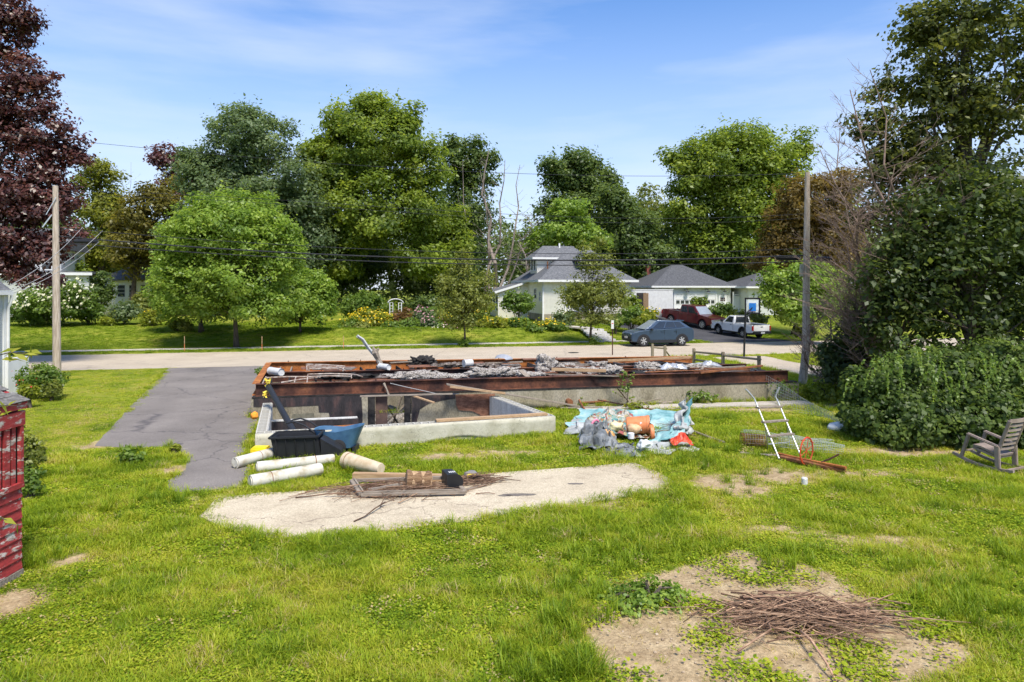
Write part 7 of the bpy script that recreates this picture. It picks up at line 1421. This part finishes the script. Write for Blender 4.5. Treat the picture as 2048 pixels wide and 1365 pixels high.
# welded wire: a standing sheet behind the ladder, a loose roll and a flattened heap
def mesh_sheet(lab, f, nu, nv, r, name='wire_mesh', mt='wire', skip=None):
    t = T(name, lab, 'wire mesh', f(.5, 0)); q = MB(); M_ = 14
    for i in range(nu+1): q.tube([f(i/nu, k/M_) for k in range(M_+1)], r, 3, False)
    for j in range(nv+1): q.tube([f(k/(M_*2), j/nv) for k in range(M_*2+1)], r, 3, False)
    q.build('strands', M(mt), t, True)
def standing(u, v):
    A, B = P(1500, 792), P(1715, 862); p = A.lerp(B, u); top = .95*(1-u)**1.1+.12; return Vector((p.x+.1*math.sin(u*9), p.y+.1*math.cos(u*7+v*2), .03+v*top+.05*math.sin(u*11+v*3)))
mesh_sheet('sagging welded wire fence running from the foundation to the vine mound', standing, 40, 8, .0045)
def roll(u, v):
    A, B = P(1486, 893), P(1665, 905); p = A.lerp(B, u); a = 2*math.pi*v; r_ = .2-.07*u; return Vector((p.x, p.y+math.cos(a)*r_, r_+math.sin(a)*r_+.02+.03*math.sin(u*8)))
mesh_sheet('long roll of wire mesh lying behind the ladder', roll, 34, 10, .003, 'wire_roll', 'wire')
def roll2(u, v):
    A, B = P(1483, 893), P(1530, 896); p = A.lerp(B, u); a = 2*math.pi*v; r_ = .16; return Vector((p.x, p.y+math.cos(a)*r_, r_+math.sin(a)*r_+.01))
mesh_sheet('rusty brown end of rolled wire left of the ladder', roll2, 26, 16, .0055, 'wire_roll', 'rustpipe')
def flap(u, v):
    A, B = P(1560, 900), P(1690, 915); p = A.lerp(B, u); return Vector((p.x+v*.3, p.y+.1+.5*v, .05+.3*math.sin(math.pi*v*.9)*(1-.5*u)))
mesh_sheet('greenish wire netting heaped beside the ladder', flap, 30, 10, .0028, 'wire_netting', 'wire')
# rusty bars, pipe, red wheel, can, white bag
for x0, y0, z0, x1, y1, z1, r, mt, lab in ((1556, 908, .1, 1692, 936, .14, .035, 'rust_o', 'rusty angle bar lying from the ladder foot to the right'), (1562, 915, .06, 1690, 942, .06, .055, 'rustpipe', 'thick rusty pipe lying under the angle bar'), (1643, 925, .14, 1678, 909, .34, .02, 'rust', 'thin rusty bar sticking up right of the red hoop')):
    rod(lab, x0, y0, z0, x1, y1, z1, r, mt, 'rusty_bar', 'bar', 6)
rod('long grey stick lying left of the wire roll', 1385, 862, .1, 1450, 886, .04, .035, 'wood_grey', 'grey_stick', 'stick'); rod('thin dark strip lying in the grass left of the ladder', 1480, 906, .04, 1560, 912, .04, .03, 'wood_grey', 'grey_strip', 'strip')
hc = Q(1613, 922, 15.95); t = T('red_hoop', 'thin red metal wheel hoop standing in the grass beside the ladder', 'hoop', (hc.x, hc.y, 0)); mm = Matrix.Rotation(R(38), 3, 'Z') @ Matrix.Rotation(R(12), 3, 'Y')
for off in (-.045, .045):
    q = MB(); q.tube([Vector((off*1.0, 0, .31))+mm @ Vector((math.cos(a)*.27+0, off, math.sin(a)*.3)) for a in np.linspace(0, 6.283, 26)], .013, 6, False); q.build('ring', M('red_p'), t, smooth=True)
q = MB(); [q.tube([Vector((0, 0, .31))+mm @ Vector((math.cos(a)*.27, -.045, math.sin(a)*.3)), Vector((0, 0, .31))+mm @ Vector((math.cos(a)*.27, .045, math.sin(a)*.3))], .009, 5) for a in np.linspace(0, 6.283, 9)[:-1]]; [q.tube([Vector((0, 0, .31))+mm @ Vector((math.cos(a)*.27, 0, math.sin(a)*.3)), Vector((0, 0, .31))-mm @ Vector((math.cos(a)*.27, 0, math.sin(a)*.3))], .008, 5) for a in (.5, 1.5, 2.6)]; q.build('spokes', M('red_p'), t)
cn = P(1609, 972); q = MB(); q.lathe([(.001, 0), (.05, .0), (.06, .01), (.062, .15), (.05, .165), (.045, .17), (.001, .165)], 16); o = one(q, 'white_can', M('alu_white'), 'white can standing in the grass in front of the red hoop', 'can', smooth=True); o.location = cn
q = lump(.42, .26, .15, 4, .18, 2, 4); o = one(q, 'white_sack', M('white_paint'), 'white filled sack lying beside the vine mound', 'sack', smooth=2); o.location = P(1686, 866)
# ------------------------------------------------------------------ rocking chair
MAT['taupe'] = pm('taupe_plastic', [(.3, (.2, .155, .13)), (.7, (.31, .25, .215))], 4, rough=.6, bump=.08)
rc = Vector((10.74, 15.5, .05)); hd = math.atan2(.9, -.42)
RC = T('rocking_chair', 'taupe plastic rocking chair on the lawn before the vine mound', 'chair', (rc.x, rc.y, rc.z), hd)
# local x forward, y left
for s in (1, -1):
    y = s*.31
    q = MB(); pts_ = [(x, y, .03+.22*max(0, (x+.05))**2*1.1+.16*max(0, -x-.1)**2) for x in np.linspace(-.52, .78, 14)]
    for k in range(13): q.bar(pts_[k], pts_[k+1], .06, .055)
    q.build('rocker', M('taupe'), RC)
    q = MB(); q.bar((.6, y, .12), (.42, y, .68), .06, .075); q.build('leg', M('taupe'), RC, bevel=.012)
    q = MB(); q.bar((-.2, y, .05), (-.18, y, .52), .06, .11); q.build('leg', M('taupe'), RC, bevel=.012)
    q = MB(); q.bar((.46, y, .69), (-.22, y, .52), .1, .05); q.build('armrest', M('taupe'), RC, bevel=.018)
    q = MB(); q.bar((-.16, s*.27, .36), (-.42, s*.27, 1.12), .06, .07); q.build('back_post', M('taupe'), RC, bevel=.014)
q = MB(); sv_ = [(.36, .44), (.2, .43), (0, .37), (-.18, .32)]
for k in range(3): q.bar((sv_[k][0], 0, sv_[k][1]), (sv_[k+1][0]-.01, 0, sv_[k+1][1]), .52, .045)
q.build('seat', M('taupe'), RC)
q = MB(); q.bar((.37, 0, .39), (-.16, 0, .27), .5, .05); q.build('seat_frame', M('taupe'), RC)
for k in range(7):
    f = .14+.84*k/6; x, z = -.16-.26*f, .36+.76*f; q = MB(); n_ = 6
    for i in range(n_):
        y0, y1 = -.26+.52*i/n_, -.26+.52*(i+1)/n_; c_ = lambda y: -.03*(1-(y/.26)**2); q.bar((x+c_(y0), y0, z), (x+c_(y1), y1, z), .03, .055 if k < 6 else .08, (0, 0, 1))
    q.build('back_slat', M('taupe'), RC)
q = MB(); q.bar((.5, -.31, .3), (.5, .31, .3), .03, .03); q.bar((-.4, -.31, .06), (-.4, .31, .06), .04, .04); q.build('stretcher', M('taupe'), RC)

# dark stains soaked into the slab
for x, y, rx, ry, sd_ in ((1040, 990, .32, .08, 1), (1010, 992, .14, .05, 2), (1150, 968, .16, .06, 3)):
    c = P(x, y, .035); q = MB(); n_ = 22; q.v = [(0, 0, 0)]+[(math.cos(a)*rx*(1+.5*noise.noise(Vector((math.cos(a)*2, math.sin(a)*2, sd_)))), math.sin(a)*ry*(1+.6*noise.noise(Vector((math.cos(a)*3, math.sin(a)*3, sd_+5)))), 0) for a in np.linspace(0, 2*math.pi, n_+1)[:-1]]; q.f = [(0, i+1, (i+1) % n_+1) for i in range(n_)]
    o = q.build('stain', flat('tar_stain', (.15, .13, .11), .8, var=.35, scale=16), bpy.data.objects['patio']); o.location = (c.x, c.y, .0385)
# ------------------------------------------------------------------ grass: tufts set out on the lawn
def grassm(name, stops):
    m = bpy.data.materials.new(name); m.use_nodes = True; n = m.node_tree; n.nodes.clear()
    a = n.nodes.new('ShaderNodeAttribute'); a.attribute_name = 'tint'; a.attribute_type = 'INSTANCER'
    h = n.nodes.new('ShaderNodeAttribute'); h.attribute_name = 'rnd'
    ad = n.nodes.new('ShaderNodeMath'); ad.operation = 'MULTIPLY_ADD'; n.links.new(h.outputs['Fac'], ad.inputs[0]); ad.inputs[1].default_value = .34; n.links.new(a.outputs['Fac'], ad.inputs[2])
    r = ramp(n, stops); n.links.new(ad.outputs[0], r.inputs[0])
    d = n.nodes.new('ShaderNodeBsdfDiffuse'); t = n.nodes.new('ShaderNodeBsdfTranslucent'); n.links.new(r.outputs[0], d.inputs[0]); c2 = mixc(n, 1.0, r.outputs[0], (1.35, 1.25, .7), 'MULTIPLY'); n.links.new(c2, t.inputs[0])
    x = n.nodes.new('ShaderNodeMixShader'); x.inputs[0].default_value = .38; n.links.new(d.outputs[0], x.inputs[1]); n.links.new(t.outputs[0], x.inputs[2])
    g = n.nodes.new('ShaderNodeBsdfGlossy'); g.inputs['Roughness'].default_value = .45; y = n.nodes.new('ShaderNodeMixShader'); y.inputs[0].default_value = .012; n.links.new(x.outputs[0], y.inputs[1]); n.links.new(g.outputs[0], y.inputs[2])
    o = n.nodes.new('ShaderNodeOutputMaterial'); n.links.new(y.outputs[0], o.inputs[0]); return m
GM = grassm('grass_blades', [(0, (.06, .11, .008)), (.28, (.15, .24, .013)), (.52, (.29, .37, .02)), (.75, (.43, .44, .04)), (.9, (.5, .41, .11)), (1.0, (.5, .4, .2))])
TU = bpy.data.collections.new('tufts')
def tuft(name, nb, h, spread, lean, wd, seed, kind=0):
    rg = np.random.default_rng(seed); vs = []; fs = []; rn = []
    for i in range(nb):
        p = np.array([rg.normal(0, spread), rg.normal(0, spread), 0]); an = rg.uniform(0, 6.283); d = np.array([math.cos(an), math.sin(an), 0]); s = np.array([-d[1], d[0], 0]); hh = h*rg.uniform(.55, 1.25); ln = lean*rg.uniform(.4, 1.5); r = rg.random()
        b = len(vs)
        if kind == 0:
            w = wd*rg.uniform(.7, 1.3); S = 3
            for k in range(S):
                f = k/S; q = p+d*ln*hh*f**1.8+np.array([0, 0, hh*(f-.25*ln*f*f)]); ww = w*(1-f*.65)/2; vs += [q-s*ww, q+s*ww]; rn += [r*(.55+.6*f)]*2
            vs.append(p+d*ln*hh+np.array([0, 0, max(.01, hh*(1-.32*ln))])); rn.append(r*1.1)
            fs += [(b, b+1, b+3, b+2), (b+2, b+3, b+5, b+4), (b+4, b+5, b+6)]
        else:
            q = p+np.array([0, 0, hh]); w = wd*rg.uniform(.6, 1.3); t = d+np.array([0, 0, rg.uniform(-.5, .9)]); vs += [q-t*w*.5, q+s*w*.45, q+t*w*.5, q-s*w*.45]; rn += [r]*4; fs.append((b, b+1, b+2, b+3))
    me = bpy.data.meshes.new(name); me.from_pydata([tuple(v) for v in vs], [], fs); at = me.attributes.new('rnd', 'FLOAT', 'POINT'); at.data.foreach_set('value', np.clip(rn, 0, 1).astype(np.float32)); me.materials.append(GM)
    o = bpy.data.objects.new(name, me); TU.objects.link(o); return o
tuft('tuft_0', 26, .075, .075, .9, .009, 1); tuft('tuft_1', 24, .13, .07, .8, .010, 2); tuft('tuft_2', 30, .3, .05, .75, .013, 3); tuft('tuft_3', 26, .05, .085, .5, .035, 4, 1); tuft('tuft_4', 22, .2, .09, 1.1, .011, 5); tuft('tuft_5', 40, .05, .11, 1.0, .012, 6); tuft('tuft_6', 14, .05, .1, 2.6, .008, 7)
rgn = np.random.default_rng(12)
def scatter(n, x0, x1, y0, y1):
    return rgn.uniform(x0, x1, n), rgn.uniform(y0, y1, n)
def vnoise(x, y, s, seed): return np.array([noise.noise(Vector((a*s, b*s, seed))) for a, b in zip(x, y)])
PX, PY, PI_, PS, PT = [], [], [], [], []
def put(n, y0, y1, dens_kind):
    m = n; y = rgn.uniform(y0, y1, m); x = rgn.uniform(-.78, .78, m)*y; bad = np.zeros(m, bool)
    for pl in POLYS.values(): bad |= inpoly(x, y, pl)
    bad |= inpoly(x, y, AX) | inpoly(x, y, inset(HF, -.12)); x, y = x[~bad], y[~bad]
    d = dirtf(x, y); n1 = vnoise(x, y, .55, 3); n2 = vnoise(x, y, 1.9, 8); keep = rgn.random(len(x)) > np.clip((d+n2*.45)*1.9-.35, 0, .97); keep |= (d < .05)
    x, y, d, n1, n2 = x[keep], y[keep], d[keep], n1[keep], n2[keep]
    return x, y, d, n1, n2
def add(x, y, idx, scl, tint):
    PX.append(x); PY.append(y); PI_.append(idx); PS.append(scl); PT.append(tint)
mown = lambda x, y: (x < -7.6-.12*(y-17)) & (y > 17.3) & (x < 0)
for (n, y0, y1, sc0) in ((14000, 6.6, 10.5, .8), (18000, 10.5, 15.5, .92), (16000, 15.5, 22, 1.05), (11000, 22, 36, 1.3)):
    x, y, d, n1, n2 = put(n, y0, y1, 0); r = rgn.random(len(x)); k = len(x)
    wild = n1+.5*n2
    idx = np.where(wild > .28, np.where(r < .45, 4, 1), np.where(wild > -.05, np.where(r < .5, 1, 0), np.where(r < .45, 3, np.where(r < .75, 0, 5))))
    mw = mown(x, y); idx = np.where(mw, 5, idx)
    s = sc0*rgn.uniform(.7, 1.3, k)*np.where(mw, .8, 1)*(1-.35*np.clip(d, 0, 1))
    n3 = vnoise(x, y, .9, 31); tint = .36+.3*n1+.26*n2+.34*np.clip(n3, -1, .6)+rgn.normal(0, .11, k)+.3*np.clip(d, 0, .6)+np.where(mw, .1, 0)-np.where(wild > .28, .2, 0)
    dry = rgn.random(k) < .03+.06*np.clip(n2, 0, 1); tint = np.where(dry, .8+rgn.uniform(0, .1, k), tint); add(x, y, idx, s, np.clip(tint, 0, .9))
# tall fountain tufts in the wild corners and along edges
tp_ = [(1230, 990, 60, 22), (1500, 900, 70, 26), (1420, 930, 90, 26), (1960, 1200, 90, 40), (2000, 1120, 60, 22), (1150, 1200, 60, 36), (1190, 1110, 80, 24), (230, 1010, 90, 26), (330, 1000, 60, 20), (500, 1080, 60, 16), (90, 1050, 60, 22), (80, 1130, 40, 14), (600, 900, 40, 14), (1120, 1250, 50, 34), (1060, 1330, 60, 30), (700, 940, 26, 10), (1350, 915, 60, 22), (1650, 935, 60, 16), (560, 915, 40, 12), (950, 1040, 90, 18), (1400, 890, 50, 22), (300, 900, 70, 26), (1560, 1120, 60, 20), (1150, 1330, 40, 26), (1260, 1110, 60, 14), (1880, 1180, 80, 26), (640, 1090, 70, 12)]
for (xx, yy, sp, k) in tp_:
    p = P(xx, yy); k = int(k*1.2); s = p.y/FPX*sp; x = p.x+rgn.normal(0, s*.6, k); y = p.y+rgn.normal(0, s*.8, k)
    bad = inpoly(x, y, AX) | inpoly(x, y, SLAB) | inpoly(x, y, DRIVE); x, y = x[~bad], y[~bad]
    add(x, y, np.full(len(x), 2), rgn.uniform(.4, .95, len(x)), np.clip(rgn.normal(.2, .1, len(x)), 0, .8))
# fringe growing over the edges of slab, drive and walls
def fringe(poly, per, idxs, s0, s1, out=.06):
    n = len(poly); xs, ys = [], []
    for i in range(n):
        a, b_ = poly[i], poly[(i+1) % n]; l = (b_-a).length; k = max(1, int(l*per)); nn = Vector((b_.y-a.y, a.x-b_.x)).normalized()
        for _ in range(k): p = a.lerp(b_, rgn.random())+nn*rgn.normal(out, .07); xs.append(p.x); ys.append(p.y)
    x, y = np.array(xs), np.array(ys); ok = (np.abs(x) < .8*y) & (y < 34); x, y = x[ok], y[ok]
    add(x, y, rgn.choice(idxs, len(x)), rgn.uniform(s0, s1, len(x)), np.clip(rgn.normal(.38, .13, len(x)), 0, .85))
fringe(SLAB, 16, [0, 1, 1, 4], .6, 1.1); fringe(DRIVE[:40], 9, [0, 1, 5], .6, 1.1); fringe(inset(AX, -.12), 9, [1, 4, 1, 3], .6, 1.1, .03); fringe([BF[0]+fdir*8-fnor*.3, BF[1]-fnor*.3], 10, [1, 4, 2], .6, 1.0); fringe(LANE, 5, [1, 5], .9, 1.4)
# dead straw and clippings lying in the grass
x, y, d, n1, n2 = put(7000, 6.6, 24, 0); add(x, y, np.full(len(x), 6), rgn.uniform(.7, 1.3, len(x)), rgn.uniform(.75, .95, len(x)))
# weeds creeping on the bare soil
k = 900; x = P(1290, 1300).x+rgn.uniform(-.6, 4.2, k); y = rgn.uniform(7.0, 10.4, k); n_ = vnoise(x, y, 1.5, 21); ok = (n_ > .12) & (dirtf(x, y) > .3); x, y = x[ok], y[ok]
add(x, y, np.full(len(x), 3), rgn.uniform(.8, 1.5, len(x)), np.clip(rgn.normal(.3, .1, len(x)), 0, .7))
# lawns across the road: short, sparser with distance
m_ = 20000; u = rgn.uniform(-62, 36, m_); v = 47.1+rgn.random(m_)**1.2*17; x = u*RU.x+v*RV.x; y = u*RU.y+v*RV.y; bad = np.zeros(m_, bool)
for pl in POLYS.values(): bad |= inpoly(x, y, pl)
x, y = x[~bad], y[~bad]; n1 = vnoise(x, y, .25, 4); add(x, y, rgn.choice([5, 0], len(x)), rgn.uniform(1.2, 2.0, len(x)), np.clip(.16+.2*n1+rgn.normal(0, .08, len(x)), 0, .8))
m_ = 5000; x = rgn.uniform(9, 30, m_); y = rgn.uniform(24, 44, m_); bad = np.zeros(m_, bool)
for pl in POLYS.values(): bad |= inpoly(x, y, pl)
x, y = x[~bad], y[~bad]; add(x, y, rgn.choice([5, 1], len(x)), rgn.uniform(1, 1.7, len(x)), np.clip(rgn.normal(.42, .1, len(x)), 0, .8))
X = np.concatenate(PX); Y = np.concatenate(PY); I = np.concatenate(PI_).astype(np.int32); S = np.concatenate(PS); TT = np.concatenate(PT)
from mathutils.kdtree import KDTree
Z = np.array([gz(a, b_)+(.05*noise.noise(Vector((a*.6, b_*.6, 2)))+.025*noise.noise(Vector((a*2, b_*2, 5))) if (4 < b_ < 27 and abs(a) < 21) else 0) for a, b_ in zip(X, Y)])-.01
me = bpy.data.meshes.new('grass'); me.vertices.add(len(X)); me.vertices.foreach_set('co', np.column_stack([X, Y, Z]).astype(np.float32).ravel())
for nm, ty, val in (('idx', 'INT', I), ('scl', 'FLOAT', S.astype(np.float32)), ('tint', 'FLOAT', TT.astype(np.float32)), ('ang', 'FLOAT', rgn.uniform(0, 6.283, len(X)).astype(np.float32))):
    a_ = me.attributes.new(nm, ty, 'POINT'); a_.data.foreach_set('value', val)
go_ = bpy.data.objects.new('grass', me); COL.objects.link(go_); tag(go_, 'grass and low weeds growing over the yard and lawns', 'grass', kind='stuff')
ng = bpy.data.node_groups.new('grass_tufts', 'GeometryNodeTree'); ng.interface.new_socket('Geometry', in_out='INPUT', socket_type='NodeSocketGeometry'); ng.interface.new_socket('Geometry', in_out='OUTPUT', socket_type='NodeSocketGeometry')
N = ng.nodes.new; gi, gout = N('NodeGroupInput'), N('NodeGroupOutput'); ip = N('GeometryNodeInstanceOnPoints'); ci = N('GeometryNodeCollectionInfo'); ci.inputs[0].default_value = TU; ci.inputs['Separate Children'].default_value = True; ci.inputs['Reset Children'].default_value = True
def na(nm, ty):
    a_ = N('GeometryNodeInputNamedAttribute'); a_.data_type = ty; a_.inputs['Name'].default_value = nm; return a_.outputs['Attribute']
cx_ = N('ShaderNodeCombineXYZ'); K = ng.links.new; K(na('ang', 'FLOAT'), cx_.inputs['Z'])
K(gi.outputs[0], ip.inputs['Points']); K(ci.outputs[0], ip.inputs['Instance']); ip.inputs['Pick Instance'].default_value = True; K(na('idx', 'INT'), ip.inputs['Instance Index']); K(cx_.outputs[0], ip.inputs['Rotation']); K(na('scl', 'FLOAT'), ip.inputs['Scale']); K(ip.outputs[0], gout.inputs[0])
md = go_.modifiers.new('tufts', 'NODES'); md.node_group = ng

# pebbles and clods on the bare soil
pk = MB(); pr = np.random.default_rng(6); iv, if_ = ico(0); iv = np.array(iv); cnt = 0
while cnt < 1500:
    x = pr.uniform(.6, 5.6); y = pr.uniform(6.9, 10.6)
    if dirtf(np.array([x]), np.array([y]))[0] < .4: continue
    s = .004+.012*pr.random()**3*(1+pr.random()); v = iv*np.array([s, s*pr.uniform(.7, 1.2), s*.7])+np.array([x, y, gz(x, y)+.05*noise.noise(Vector((x*.6, y*.6, 2)))+.025*noise.noise(Vector((x*2, y*2, 5)))+s*.3]); pk.add([tuple(q_) for q_ in v], if_); cnt += 1
o = pk.build('pebbles', pm('soil_clods', [(.3, (.2, .14, .085)), (.6, (.42, .33, .23)), (.8, (.62, .56, .47))], 9, bump=0, rough=1)); tag(o, 'pebbles and clods scattered over the bare soil', 'pebbles', kind='stuff')
